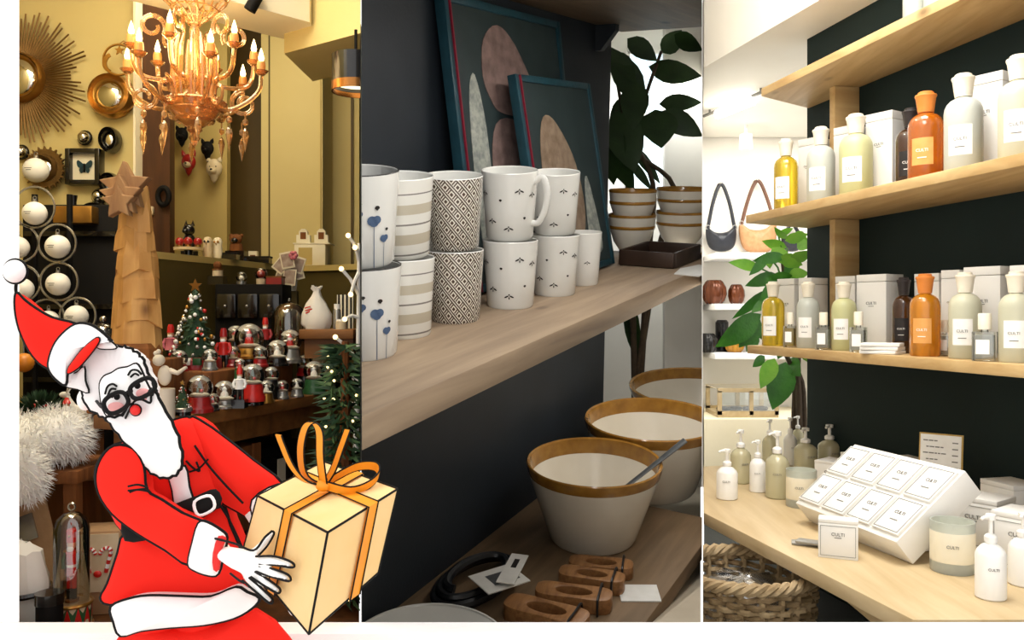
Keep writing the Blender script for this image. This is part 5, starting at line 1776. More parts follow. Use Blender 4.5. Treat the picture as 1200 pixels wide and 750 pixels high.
# --- olive wood pieces with cord on the lower shelf
def woodpiece(x, y, w, rz, label, h=0.07):
    c = q2(x, y, h=HL)
    t = thing('wooden_opener', label, 'wooden piece', F2 @ TR(c, rz), 'olive wood pieces on the lower shelf')
    n = 28
    d = w * 0.42
    outer, inner = [], []
    for i in range(n):
        a = 2 * PI * i / n
        ca, sa = math.cos(a), math.sin(a)
        k = (abs(ca) ** 3.2 + abs(sa) ** 3.2) ** (-1 / 3.2)
        outer.append((w / 2 * ca * k, d / 2 * sa * k * (1 + 0.16 * math.cos(2 * a))))
        inner.append((w * 0.24 * ca, d * 0.24 * sa))
    vs = [(x_, y_, z_) for z_ in (0, h) for ring in (outer, inner) for x_, y_ in ring]
    fs = []
    for i in range(n):
        j = (i + 1) % n
        o0, i0, o1, i1 = 0, n, 2 * n, 3 * n
        fs += [(o0 + i, o0 + j, o1 + j, o1 + i), (i0 + j, i0 + i, i1 + i, i1 + j), (o1 + i, o1 + j, i1 + j, i1 + i), (o0 + j, o0 + i, i0 + i, i0 + j)]
    MB().add(vs, fs).build('wood_block', 'olive_wood', t, bevel=0.006)
    cx = w * 0.34
    ring = smoothline([(cx, -d * 0.52, -0.0 + 0.004), (cx, -d * 0.52, h + 0.008), (cx, 0, h + 0.012), (cx, d * 0.52, h + 0.008), (cx, d * 0.52, 0.004)], 4)
    MB().tube(ring, 0.006, 6).build('cord', 'black_cable', t)
    return t


woodpiece(704, 672, 0.34, -1.25, 'olive wood piece with hole nearest the spoon bowl')
woodpiece(693, 688, 0.34, -1.35, 'olive wood piece with hole, second behind the white tag', 0.08)
woodpiece(672, 709, 0.38, -1.3, 'olive wood piece with hole beside the white tag and cord', 0.08)
woodpiece(640, 730, 0.42, -1.5, 'olive wood piece with hole lying next to the white plate', 0.08)
c = q2(749, 696, h=HL)
solid('white_tag', MB().box((0, 0, 0.004), (0.16, 0.2, 0.006)), 'paper', 'small white card tag beside the olive wood pieces', 'tag', F2 @ TR(c, 0.5))

# black coiled cables, leaflets, plate
c = q2(562, 692, h=HL)
pts = [Vector(((0.30 - 0.02 * a / PI) * math.cos(a), (0.15 - 0.012 * a / PI) * math.sin(a), 0.035 + 0.012 * a / PI + 0.012 * math.sin(a))) for a in [2 * PI * k / 36 for k in range(92)]]
solid('leather_loop', MB().tube(pts, 0.024, 8), 'black_cable', 'coiled black leather loop lying against the navy wall', 'loop', F2 @ TR(c + Vector((0.0, 0.02, 0.002)), -0.1))
for i, (x, y, rz, lab) in enumerate(((585, 703, -0.5, 'white folded leaflet lying on the black loops'), (601, 695, 0.25, 'second narrower white leaflet across the folded one'))):
    c = q2(x, y, h=HL)
    t = thing('leaflet', lab, 'leaflet', F2 @ TR(c + Vector((0, 0, 0.115 + i * 0.02)), rz), 'leaflets on the lower shelf')
    w, d = ((0.24, 0.2), (0.3, 0.09))[i]
    MB().box((0, 0, 0), (w, d, 0.006)).build('paper_face', 'paper', t)
    if i == 0:
        MB().box((0.02, 0, 0.0035), (w * 0.6, d * 0.5, 0.001)).build('printed_picture', 'spoon_grey', t)
    else:
        MB().box((0.05, 0, 0.0035), (w * 0.3, d * 0.3, 0.001)).build('printed_line', 'ink_black', t)
c = q2(492, 722, h=HL)
t = thing('white_plate', 'large white plate at the near end of lower shelf', 'plate', F2 @ TR(c + Vector((-0.30, -0.25, 0))))
MB().lathe([(0, 0), (0.18, 0), (0.26, 0.03), (0.36, 0.07), (0.36, 0.078), (0.26, 0.04), (0.18, 0.012), (0, 0.012)], 48).build('plate_body', 'porcelain', t)
MB().tube(ringpts((0, 0, 0.075), 0.36, 48, 'xy'), 0.008, 6, True).build('rim', 'porcelain', t)

# --- bright room beyond: back wall, window, plant
YW = 8.3
struct('wall_back_pale', MB().prism([(KA * YW, YW), (KB * YW, YW), (KB * YW, YW + 0.1), (KA * YW, YW + 0.1)], 0, 4.3), 'off_white_paint', label='pale back wall behind the plant')
wx0, wx1 = W(735, 0, YW).x, W(830, 0, YW).x - 0.06
wz0, wz1 = W(0, 228, YW).z, W(0, 62, YW).z
wn = struct('window_1', MB().box(((wx0 + wx1) / 2, YW - 0.012, (wz0 + wz1) / 2), (wx1 - wx0, 0.012, wz1 - wz0)), 'window_light', label='bright daylight window behind the plant')
for i in range(3):
    struct('window_bar', MB().box((wx0 + (wx1 - wx0) * i / 2, YW - 0.03, (wz0 + wz1) / 2), (0.04, 0.03, wz1 - wz0)), 'off_white_paint', parent=wn)
for z in (wz0, (wz0 * 0.45 + wz1 * 0.55), wz1):
    struct('window_bar', MB().box(((wx0 + wx1) / 2, YW - 0.03, z), (wx1 - wx0, 0.03, 0.04)), 'off_white_paint', parent=wn)

YQ = 7.0
po = W(745, 560, YQ)
org = Vector((po.x, po.y, 0))
t = thing('potted_plant', 'large dark-leaved plant in front of the bright window', 'plant', (po.x, po.y, 0))
ST = [[(745, 540), (742, 380), (735, 230), (752, 130), (775, 60)], [(747, 500), (760, 300), (765, 215), (735, 150), (722, 90)], [(744, 460), (770, 300), (790, 220), (740, 175), (722, 130)]]
for s in ST:
    q = smoothline([W(x, y, YQ) - org for x, y in s], 5)
    q.insert(0, Vector((0, 0, 0.32)))
    MB().tube(q, [0.03 * (1 - 0.6 * i / len(q)) for i in range(len(q))], 8).build('stem', 'stem_brown', t)
LQ = [(752, 120, 714, 52, 34), (775, 62, 800, 36, 26), (760, 78, 822, 92, 30), (745, 95, 742, 150, 34), (742, 112, 715, 150, 26), (772, 122, 823, 118, 22), (768, 128, 776, 172, 46), (775, 130, 823, 160, 28),
      (722, 130, 745, 200, 46), (715, 140, 716, 215, 40), (740, 170, 775, 214, 14), (735, 185, 765, 222, 12), (720, 60, 745, 95, 22), (790, 40, 822, 60, 22), (735, 45, 770, 70, 24), (737, 350, 745, 425, 20), (715, 160, 740, 225, 30), (752, 150, 725, 165, 16)]
random.seed(5)
for bx, by, tx, ty, wd in LQ:
    Yb = YQ + random.uniform(-0.15, 0.1)
    leaf_q = None
    base, tip = W(bx, by, Yb), W(tx, ty, Yb - 0.08)
    d = tip - base
    L = d.length
    vs, fs = [], []
    n = 6
    for i in range(n + 1):
        s = i / n
        hw = wd / FPX * Yb / 2 * (math.sin(PI * s ** 0.8) ** 0.9 if 0 < s < 1 else 0)
        for sg in (-1, 0, 1):
            vs.append((L * s, sg * hw, -0.1 * L * s * s + (0.12 * hw if sg else 0)))
    for i in range(n):
        a = i * 3
        fs += [(a, a + 3, a + 4, a + 1), (a + 1, a + 4, a + 5, a + 2)]
    xx = d.normalized()
    eye = Vector((0, 0, CAMZ)) - base
    zz = (eye - xx * eye.dot(xx)).normalized()
    zz = Matrix.Rotation(random.uniform(-0.5, 0.5), 3, xx) @ zz
    R_ = Matrix((xx, zz.cross(xx), zz)).transposed().to_4x4()
    MB().add(vs, fs).build('leaf', 'leaf_dark', t, Matrix.Translation(base - org) @ R_, angle=70, recalc=False)
MB().lathe([(0, 0), (0.2, 0), (0.26, 0.38), (0.27, 0.4), (0.25, 0.4), (0.22, 0.34), (0, 0.34)], 28).build('pot', 'spoon_grey', t)
p = W(790, 712, 5.2)
solid('grey_stool', MB().lathe([(0, 0), (0.1, 0), (0.11, 0.02), (0.1, 0.12), (0.14, 0.16), (0.14, 0.18), (0, 0.18)], 28), 'spoon_grey', 'small grey round stool on the floor beyond the lower shelf', 'stool', (p.x + 0.03, 5.6, 0))
for _o in bpy.data.objects:
    if _o not in _before and _o.parent is None:
        _o['booth'] = 2
_before = set(bpy.data.objects)
# ================================================================== white display: shelves with bottles on a dark wall
wood('pale_oak', 'b28f5c', 'ccae7c', (9, 0.9, 9), 2.2, 0.45, 0.06)
wood('counter_oak', 'bfa67c', 'd2bc95', (9, 0.9, 9), 1.8, 0.4, 0.04)
mat('carton_white', 'efede8', 0.55, col2='ebe9e3', scale=6, bump=0.02, bscale=200)
mat('carton_line', '8d8c87', 0.6, col2='83827c', scale=20)
mat('label_white', 'fbfaf6', 0.6, col2='f4f2ec', scale=30)
mat('ink_grey', '7d7b76', 0.6, col2='75736e', scale=30)
mat('cap_ivory', 'f2e9d6', 0.5, col2='ece2cd', scale=20)
mat('cap_orange', 'e08a3c', 0.5, col2='d67f32', scale=20)
mat('cap_black', '2b2322', 0.45, col2='241d1c', scale=20)
mat('frost_white', 'cbcdc3', 0.35, col2='c3c6bb', scale=5, trans=0.15)
mat('frost_green', 'd0cf9c', 0.35, col2='c7c790', scale=5, trans=0.15)
mat('frost_cream', 'd3d1b8', 0.35, col2='cbc9af', scale=5, trans=0.15)
mat('oil_yellow', 'e6c83a', 0.06, col2='dfbd2c', scale=4, trans=0.6, coat=0.5)
mat('oil_amber', 'e8801a', 0.06, col2='d96f0e', scale=4, trans=0.6, coat=0.5)
mat('oil_orange', 'f2a223', 0.06, col2='e89314', scale=4, trans=0.6, coat=0.5)
mat('oil_brown', '6a3d18', 0.05, col2='5a3010', scale=4, trans=0.7, coat=0.5)
mat('label_orange', 'e2a45c', 0.6, col2='da9a50', scale=30)
mat('label_black', '211c1b', 0.6, col2='1b1716', scale=30)
mat('soap_beige', 'd9d2ae', 0.2, col2='cfc8a2', scale=4, trans=0.3, coat=0.3)
mat('soap_olive', 'a8a282', 0.2, col2='9c9676', scale=4, trans=0.3, coat=0.3)
mat('plastic_white', 'f7f5f0', 0.3, col2='f1efe9', scale=8, coat=0.2)
mat('wax', 'f3ecd6', 0.5, col2='eee6cc', scale=10)
mat('frost_glass', 'e3e8e0', 0.3, col2='d8ded5', scale=6, trans=0.5)
mat('clear_liquid', 'eff1ec', 0.1, col2='e6e9e3', scale=6, trans=0.7)
glass('clear_glass', 'ffffff', 0.02, 0.88, 'f2f5f2')
mat('card_gold', 'c9a65a', 0.4, col2='bd9a4e', scale=20)
mat('grey_foil', 'a9a7a1', 0.35, 0.3, col2='97958f', scale=20)
mat('leaf_green', '3f7d22', 0.4, col2='2c6318', scale=7, bump=0.1)
mat('leaf_light', '7fb63a', 0.4, col2='5d9a2a', scale=7, bump=0.1)
mat('stem_brown', '4f4030', 0.8, col2='3f3324', scale=20, bump=0.2)
mat('leather_black', '20222a', 0.4, col2='191b22', scale=30, bump=0.1)
mat('leather_tan', 'b88a60', 0.5, col2='a97b52', scale=30, bump=0.1)
mat('leather_brown', '6b4530', 0.5, col2='5c3a27', scale=30, bump=0.1)
mat('glaze_copper', '6e3a1e', 0.2, 0.3, col2='552a14', scale=12)
mat('glaze_black', '1f1d1d', 0.2, col2='181616', scale=12)
mat('glaze_amber', 'c28a26', 0.2, col2='a8741a', scale=12)
mat('lamp_tube', 'fffaf0', 0.5, emit=6.0)
mat('wicker', '9a8260', 0.75, col2='75603f', scale=18, bump=0.2)
mat('wicker_pale', 'bda681', 0.75, col2='98805c', scale=18, bump=0.2)
glass('film', 'ffffff', 0.15, 0.8, 'f4f4f4')

USL = -0.235
WL = 2.765                              # wall plan line: X = WL + USL * Y
UD = Vector((USL, 1, 0)).normalized()   # along the wall, away from the eye
ND = Vector((-UD.y, UD.x, 0))           # out of the wall
RZW = math.atan2(ND.x, -ND.y)           # turns local -y to face out of the wall
YE = 4.76                               # far end of the dark wall


def wallx(Y, off=0.0):
    return WL + USL * Y - off * 1.0273


def pw(x, off):
    """plan point seen in column x at distance off from the wall"""
    k = (x - 600) / FPX
    Y = (WL - 1.0273 * off) / (k - USL)
    return k * Y, Y


# --- setting
struct('wall_dark', MB().prism([(wallx(1.7), 1.7), (wallx(YE), YE), (wallx(YE) + 0.14, YE + 0.02), (wallx(1.7) + 0.5, 1.7)], 0, 4.2), 'teal_black_paint', label='blackish teal wall behind the oak shelves')
struct('wall_back_white', MB().box((3.2, 7.45, 2.1), (4.0 - 0.25, 0.1, 4.2)), 'off_white_paint', label='white back wall with bags and shelves')
struct('wall_right_white', MB().box((3.9, 6.1, 2.1), (0.1, 2.8, 4.2)), 'off_white_paint')
sl = [(KB * 5.32 + 0.004, 5.3), (wallx(2.0) - 0.35, 2.5), (wallx(2.0) - 0.004, 2.0), (wallx(YE) - 0.004, YE), (wallx(YE) + 0.2, YE + 0.03), (3.84, YE + 0.03), (3.84, 7.39), (KB * 7.39 + 0.004, 7.39)]
struct('ceiling_lowered', MB().prism(sl, 3.03, 4.19), 'off_white_paint', label='lowered white ceiling of the back room')
BMK = Vector((0.3313, -1, 0)).normalized()

# --- oak wall shelves
ZT, Z2, Z3, TH = 2.642, 1.976, 1.336, 0.042


def oak_shelf(zb, off, xl, label):
    yl = 4.48
    poly = [(wallx(yl, off), yl), (wallx(YE - 0.02) - 0.003, YE - 0.02), (wallx(1.75) - 0.003, 1.75), (wallx(1.75, off), 1.75)]
    return solid('wall_shelf', MB().prism(poly, zb, zb + TH), 'pale_oak', label, 'shelf', None, 'oak wall shelves', bevel=0.003)


oak_shelf(ZT, 0.393, 892, 'uppermost thick oak shelf on the blackish teal wall')
oak_shelf(Z2, 0.472, 874, 'middle thick oak shelf carrying the upper row of bottles')
oak_shelf(Z3 - TH, 0.465, 875, 'lowest thick oak wall shelf carrying bottles and cartons')
for za, zb2, lab in ((Z2 + TH, ZT, 'upright oak support board between uppermost and middle shelf'), (Z3, Z2, 'upright oak support board between middle and lowest shelf')):
    X, Y = pw(1005, 0.0)
    M = TR((X, Y, 0), RZW)
    solid('shelf_support', MB().box((0, -0.075, (za + zb2) / 2), (0.045, 0.14, zb2 - za - 0.002)), 'pale_oak', lab, 'support board', M, 'oak support boards', bevel=0.002)

# --- counter
ZC = 0.68
fx = lambda Y: 0.955 + USL * (Y - 2.808)
cp = [(fx(2.29), 2.29), (wallx(2.29) - 0.004, 2.29), (wallx(YE) - 0.004, YE), (KB * 4.59 + 0.006, 4.59), (KB * 3.526 + 0.006, 3.526)]
ct = thing('display_counter', 'long pale oak counter fixed below the shelves', 'counter', (0, 0, 0))
MB().prism(cp, ZC - 0.05, ZC).build('counter_top', 'counter_oak', ct, bevel=0.003)
X, Y = pw(1010, 0.0)
MB().prism([(0, 0), (-0.62, 0), (-0.62, -0.05), (0, -0.42)], -0.025, 0.025, Matrix.Rotation(PI / 2, 4, 'X')).build('bracket', 'counter_oak', ct, TR((X, Y, ZC - 0.052), RZW + PI / 2), bevel=0.002)
MB().prism([(0, 0), (-0.62, 0), (-0.62, -0.05), (0, -0.42)], -0.025, 0.025, Matrix.Rotation(PI / 2, 4, 'X')).build('bracket', 'counter_oak', ct, TR((wallx(2.6) - 0.006, 2.6, ZC - 0.052), RZW + PI / 2), bevel=0.002)

batt = [(fx(2.50) + 0.07, 2.50), (fx(2.86) + 0.07, 2.86)]
(xa_, ya_), (xb_, yb_) = batt
vs_ = [(xa_, ya_, ZC - 0.051), (xb_, yb_, ZC - 0.051), (xa_ + 0.004, ya_ + 0.02, ZC - 0.125), (xa_ + 0.12, ya_ + 0.03, ZC - 0.051), (xb_ + 0.12, yb_ + 0.03, ZC - 0.051), (xa_ + 0.124, ya_ + 0.05, ZC - 0.125)]
MB().add(vs_, [(0, 1, 2), (3, 5, 4), (0, 2, 5, 3), (1, 4, 5, 2), (0, 3, 4, 1)]).build('batten', 'counter_oak', ct, smooth=False)

def subline(size, m, parent, M):
    """the fine, unreadable second line of print"""
    return MB().box((0, 0, 0), (size * 3.6, 0.0012, size * 0.35)).build('printed_line', m, parent, M, smooth=False)


# --- diffuser bottles
def patch(mb, r, z0, z1, a0, a1, n=10):
    vs, fs = [], []
    for i in range(n + 1):
        a = a0 + (a1 - a0) * i / n
        for z in (z0, z1):
            vs.append((r * math.cos(a), r * math.sin(a), z))
    for i in range(n):
        fs.append((2 * i, 2 * i + 2, 2 * i + 3, 2 * i + 1))
    return mb.add(vs, fs)


def diffuser(x, ytop, wpx, off, zs, liquid, cap, lbl, ink, label, group, word='CULTI'):
    X, Y = pw(x, off)
    H = CAMZ + (HZ - ytop) / FPX * Y - zs
    r = wpx / 2 / FPX * Y * 0.93
    t = thing('diffuser_bottle', label, 'bottle', TR((X, Y, zs), 0), group)
    b = 0.66 * H
    b = 0.60 * H
    MB().lathe([(0, 0), (r * 0.93, 0), (r, 0.02 * H), (r, b), (r * 0.96, b + 0.05 * H), (r * 0.85, b + 0.095 * H), (r * 0.68, b + 0.128 * H), (r * 0.48, b + 0.147 * H), (r * 0.37, b + 0.158 * H), (r * 0.36, b + 0.20 * H), (0, b + 0.20 * H)], 32).build('bottle_body', liquid, t)
    c0 = b + 0.185 * H
    c1 = H
    MB().lathe([(0, c0), (r * 0.46, c0), (r * 0.48, c0 + 0.03 * H), (r * 0.56, c1 - 0.075 * H), (r * 0.62, c1 - 0.05 * H), (r * 0.60, c1 - 0.035 * H), (r * 0.44, c1 - 0.028 * H), (r * 0.44, c1 - 0.008 * H), (r * 0.38, c1), (0, c1)], 28).build('cap', cap, t)
    MB().lathe([(r * 0.38, b + 0.162 * H), (r * 0.45, b + 0.166 * H), (r * 0.45, b + 0.184 * H), (r * 0.38, b + 0.186 * H)], 24).build('neck_ring', cap, t)
    ac = math.radians(-128)
    mb = patch(MB(), r * 1.012, 0.16 * H, 0.46 * H, ac - 0.62, ac + 0.62)
    mb.build('paper_label', lbl, t, recalc=False)
    text(word, r * 0.25, ink, t, TR((math.cos(ac) * r * 1.02, math.sin(ac) * r * 1.02, 0.32 * H), ac + PI / 2))
    subline(r * 0.14, ink, t, TR((math.cos(ac) * r * 1.02, math.sin(ac) * r * 1.02, 0.24 * H), ac + PI / 2))
    return t


G1, G2 = 'fragrance bottles on the middle shelf', 'fragrance bottles on the lowest shelf'
Zu, Zl = Z2 + TH, Z3
diffuser(921, 163, 30, 0.36, Zu, 'oil_yellow', 'cap_ivory', 'label_white', 'ink_grey', 'round bottle of bright yellow oil with ivory cap at the end of middle shelf', G1)
diffuser(962, 149, 34, 0.35, Zu, 'frost_white', 'cap_ivory', 'label_white', 'ink_grey', 'frosted white bottle beside the yellow oil bottle on middle shelf', G1)
diffuser(1003, 134, 40, 0.35, Zu, 'frost_green', 'cap_ivory', 'label_white', 'ink_grey', 'pale yellow-green bottle with ivory cap on middle shelf', G1)
diffuser(1068, 127, 37, 0.24, Zu, 'oil_brown', 'cap_black', 'label_black', 'label_white', 'dark brown bottle with black cap behind amber bottle on middle shelf', G1)
diffuser(1085, 108, 42, 0.36, Zu, 'oil_amber', 'cap_orange', 'label_orange', 'label_white', 'clear amber bottle with orange cap and label on middle shelf', G1)
diffuser(1129, 87, 45, 0.36, Zu, 'frost_white', 'cap_ivory', 'label_white', 'ink_grey', 'large frosted white bottle just right of amber bottle on middle shelf', G1)
diffuser(1194, 65, 47, 0.36, Zu, 'frost_cream', 'cap_ivory', 'label_white', 'ink_grey', 'large frosted bottle in front of tall carton at near end of middle shelf', G1)
diffuser(906, 330, 28, 0.36, Zl, 'oil_yellow', 'cap_ivory', 'label_white', 'ink_grey', 'round bottle of yellow oil at the end of lowest shelf beside plant leaves', G2)
diffuser(947, 330, 28, 0.35, Zl, 'frost_white', 'cap_ivory', 'label_white', 'ink_grey', 'frosted white bottle beside the yellow oil bottle on lowest shelf', G2)
diffuser(989, 330, 30, 0.35, Zl, 'frost_green', 'cap_ivory', 'label_white', 'ink_grey', 'pale yellow-green bottle with ivory cap on lowest shelf', G2)
diffuser(1059, 325, 27, 0.26, Zl, 'oil_brown', 'cap_black', 'label_black', 'label_white', 'dark brown bottle with black cap beside orange bottle on lowest shelf', G2)
diffuser(1084, 321, 36, 0.36, Zl, 'oil_orange', 'cap_orange', 'label_orange', 'label_white', 'orange oil bottle with orange cap on lowest shelf', G2)
diffuser(1131, 319, 38, 0.35, Zl, 'frost_cream', 'cap_ivory', 'label_white', 'ink_grey', 'cream frosted bottle just right of orange bottle on lowest shelf', G2)
diffuser(1191, 318, 40, 0.36, Zl, 'frost_cream', 'cap_ivory', 'label_white', 'ink_grey', 'cream frosted bottle at near end of lowest shelf', G2)


# --- cartons
def outline(mb, w, h, c, y, inset, lw):
    for s in (-1, 1):
        mb.box((c[0] + s * (w / 2 - inset), y, c[1]), (lw, 0.001, h - 2 * inset))
        mb.box((c[0], y, c[1] + s * (h / 2 - inset)), (w - 2 * inset, 0.001, lw))
    return mb


def carton(M, w, d, h, label, group, name='carton', words=True, frame=False, wordz=0.62, size=None):
    """white paper box; local -y is its printed front, base at z = 0"""
    t = thing(name, label, 'box', M, group)
    MB().box((0, 0, h * 0.45), (w, d, h * 0.9)).build('box_body', 'carton_white', t, bevel=0.0015)
    MB().box((0, 0, h * 0.953), (w * 1.006, d * 1.006, h * 0.094)).build('lid', 'carton_white', t, bevel=0.0015)
    if words:
        s = size or w * 0.125
        text('CULTI', s, 'ink_grey', t, TR((0, -d / 2 * 1.006 - 0.0008, h * wordz)))
        subline(s * 0.4, 'ink_grey', t, TR((0, -d / 2 * 1.006 - 0.0008, h * wordz - s * 0.7)))
    if frame:
        outline(MB(), w, h * 0.88, (0, h * 0.45), -d / 2 - 0.0007, w * 0.06, w * 0.012).build('printed_border', 'carton_line', t, smooth=False)
    return t


def shelf_carton(x, ytop, wpx, off, zs, label, group, rz=0.35):
    X, Y = pw(x, off)
    H = CAMZ + (HZ - ytop) / FPX * Y - zs
    w = wpx / FPX * Y
    return carton(TR((X, Y, zs), RZW + rz), w, 0.13, H, label, group)


GC1, GC2 = 'tall cartons on the middle shelf', 'tall cartons on the lowest shelf'
shelf_carton(955, 164, 24, 0.18, Zu, 'tall white carton behind the frosted bottle on middle shelf', GC1)
shelf_carton(998, 150, 26, 0.16, Zu, 'tall white carton behind the pale green bottle on middle shelf', GC1)
shelf_carton(1040, 134, 34, 0.20, Zu, 'tall white carton standing left of the dark brown bottle on middle shelf', GC1)
shelf_carton(1163, 90, 44, 0.20, Zu, 'tall white carton between the two large frosted bottles on middle shelf', GC1)
shelf_carton(930, 327, 24, 0.18, Zl, 'tall white carton behind the yellow bottle on lowest shelf', GC2)
shelf_carton(953, 326, 18, 0.20, Zl, 'tall white carton behind the frosted bottle on lowest shelf', GC2)
shelf_carton(1000, 324, 26, 0.15, Zl, 'tall white carton behind the pale green bottle on lowest shelf', GC2)
shelf_carton(1031, 322, 38, 0.19, Zl, 'wide white carton left of the dark brown bottle on lowest shelf', GC2)
shelf_carton(1096, 321, 30, 0.13, Zl, 'tall white carton behind the orange bottle on lowest shelf', GC2)
shelf_carton(1124, 317, 22, 0.15, Zl, 'narrow white carton behind the cream bottle on lowest shelf', GC2)
shelf_carton(1161, 313, 42, 0.18, Zl, 'large white carton between the two cream bottles on lowest shelf', GC2)
shelf_carton(1216, 311, 42, 0.18, Zl, 'large white carton behind the last cream bottle on lowest shelf', GC2)


# --- small room-spray bottles
def spray(x, ytop, wpx, off, zs, fluid, label):
    X, Y = pw(x, off)
    H = CAMZ + (HZ - ytop) / FPX * Y - zs
    w = wpx / FPX * Y
    t = thing('spray_bottle', label, 'bottle', TR((X, Y, zs), RZW + 0.6), 'small square bottles on the lowest shelf')
    MB().box((0, 0, H * 0.31), (w, w * 0.8, H * 0.62)).build('glass_body', 'clear_glass', t, bevel=w * 0.06)
    MB().box((0, 0, H * 0.30), (w * 0.82, w * 0.62, H * 0.5)).build('liquid', fluid, t, bevel=w * 0.05)
    MB().cyl(w * 0.16, H * 0.60, H * 0.68, 16).build('neck', 'clear_glass', t)
    MB().lathe([(0, H * 0.66), (w * 0.3, H * 0.66), (w * 0.3, H * 0.97), (w * 0.27, H), (0, H)], 20).build('cap', 'cap_ivory', t)
    MB().box((0, -w * 0.41, H * 0.3), (w * 0.6, 0.002, H * 0.3)).build('paper_label', 'label_white', t)
    return t


spray(926, 366, 13, 0.40, Zl, 'oil_yellow', 'small square bottle of yellow liquid beside yellow oil bottle on lowest shelf')
spray(965, 366, 16, 0.41, Zl, 'clear_liquid', 'small clear square bottle between frosted and pale green bottle')
spray(1006, 365, 17, 0.41, Zl, 'clear_liquid', 'small clear square bottle right of pale green bottle')
spray(1107, 375, 14, 0.27, Zl, 'clear_liquid', 'small clear square bottle peeking out behind the orange bottle')
spray(1154, 367, 24, 0.41, Zl, 'clear_liquid', 'larger clear square bottle between the two cream bottles')
for i in range(3):
    X, Y = pw(1034, 0.41)
    solid('paper_packet', MB().box((0, 0, 0.008), (0.15, 0.1, 0.014)), 'carton_white', ['lowest white paper packet of the small pile on lowest shelf', 'middle white paper packet of the small pile on lowest shelf', 'topmost white paper packet of the small pile on lowest shelf'][i], 'packet', TR((X, Y, Zl + i * 0.0155), RZW + 0.5 + i * 0.12), 'paper packets', bevel=0.003)

# --- glass jars on the uppermost shelf (only their feet show)
for x, lab in ((1074, 'clear glass jar standing on the uppermost shelf, left one'), (1099, 'clear glass jar standing on the uppermost shelf, right one')):
    X, Y = pw(x, 0.28)
    t = thing('glass_jar', 'clear glass jar on the uppermost shelf ' + ('above the amber bottle' if x < 1080 else 'above the gap beside the amber bottle'), 'jar', TR((X, Y, ZT + TH)), 'glass jars on the uppermost shelf')
    MB().lathe([(0, 0), (0.048, 0), (0.052, 0.01), (0.052, 0.24), (0.045, 0.26), (0.043, 0.26), (0.048, 0.24), (0.048, 0.014), (0, 0.014)], 24).build('glass_wall', 'frost_glass', t)
    MB().lathe([(0, 0.26), (0.05, 0.26), (0.05, 0.29), (0.02, 0.30), (0, 0.33)], 20).build('lid', 'cap_ivory', t)


# --- pump bottles on the counter
def pump(x, yb, yt, wpx, fluid, label, turn=0.0, opaque=False):
    p = Wz(x, yb, ZC)
    H = (yb - yt) / FPX * p.y * 1.0
    r = wpx / 2 / FPX * p.y * 0.95
    p.y += r
    p.x = (x - 600) / FPX * p.y
    t = thing('pump_bottle', label, 'bottle', TR((p.x, p.y, ZC), turn), 'pump bottles on the counter')
    b = 0.60 * H
    MB().lathe([(0, 0), (r * 0.9, 0), (r, r * 0.1), (r, b * 0.86), (r * 0.88, b * 0.95), (r * 0.6, b * 1.04), (r * 0.36, b * 1.08), (r * 0.34, b * 1.14), (0, b * 1.14)], 28).build('bottle_body', fluid, t)
    hd = MB().lathe([(0, b * 1.12), (r * 0.42, b * 1.12), (r * 0.42, b * 1.22), (r * 0.3, b * 1.26), (r * 0.14, b * 1.28), (r * 0.14, H * 0.92), (r * 0.32, H * 0.93), (r * 0.34, H * 0.99), (r * 0.28, H), (0, H)], 18).build('pump_head', 'plastic_white', t)
    MB().tube([(0, 0, H * 0.965), (-r * 0.55, -r * 0.4, H * 0.968), (-r * 0.8, -r * 0.55, H * 0.95)], [r * 0.16, r * 0.13, r * 0.1], 8).build('spout', 'plastic_white', hd)
    text('CULTI', r * 0.26, 'ink_grey', t, TR((-r * 0.12, -r * 1.0, b * 0.62), -0.12))
    return t


PB = [(852, 587, 528, 26, 'plastic_white', 'opaque white pump bottle at the left end of counter above the basket'),
      (868, 568, 505, 25, 'soap_beige', 'beige liquid pump bottle behind the leftmost white pump bottle'),
      (888, 578, 517, 20, 'plastic_white', 'slim white pump bottle between two beige pump bottles'),
      (902, 548, 492, 18, 'soap_beige', 'small beige pump bottle standing behind the slim white one'),
      (911, 586, 507, 29, 'soap_beige', 'large beige pump bottle left of the frosted candle'),
      (926, 546, 490, 16, 'plastic_white', 'small white pump bottle at the back behind the frosted candle'),
      (935, 533, 488, 14, 'soap_beige', 'small beige pump bottle farthest back near the plant trunk'),
      (944, 556, 503, 28, 'soap_beige', 'large beige pump bottle behind the frosted candle'),
      (957, 530, 485, 17, 'soap_olive', 'olive-beige pump bottle at the edge of the dark wall'),
      (972, 552, 499, 28, 'soap_beige', 'beige pump bottle behind the stacked low white cartons'),
      (984, 530, 500, 13, 'plastic_white', 'small white pump bottle peeking between beige and olive pump bottles'),
      (1003, 540, 494, 24, 'soap_olive', 'olive grey pump bottle standing alone against dark wall'),
      (1161, 706, 606, 36, 'plastic_white', 'large white pump bottle in front of the white gift cartons'),
      (1199, 690, 604, 34, 'plastic_white', 'large white pump bottle beside the counter edge at the frame side of cartons')]
for i, a in enumerate(PB):
    pump(*a, turn=0.3 if i % 2 else -0.2)


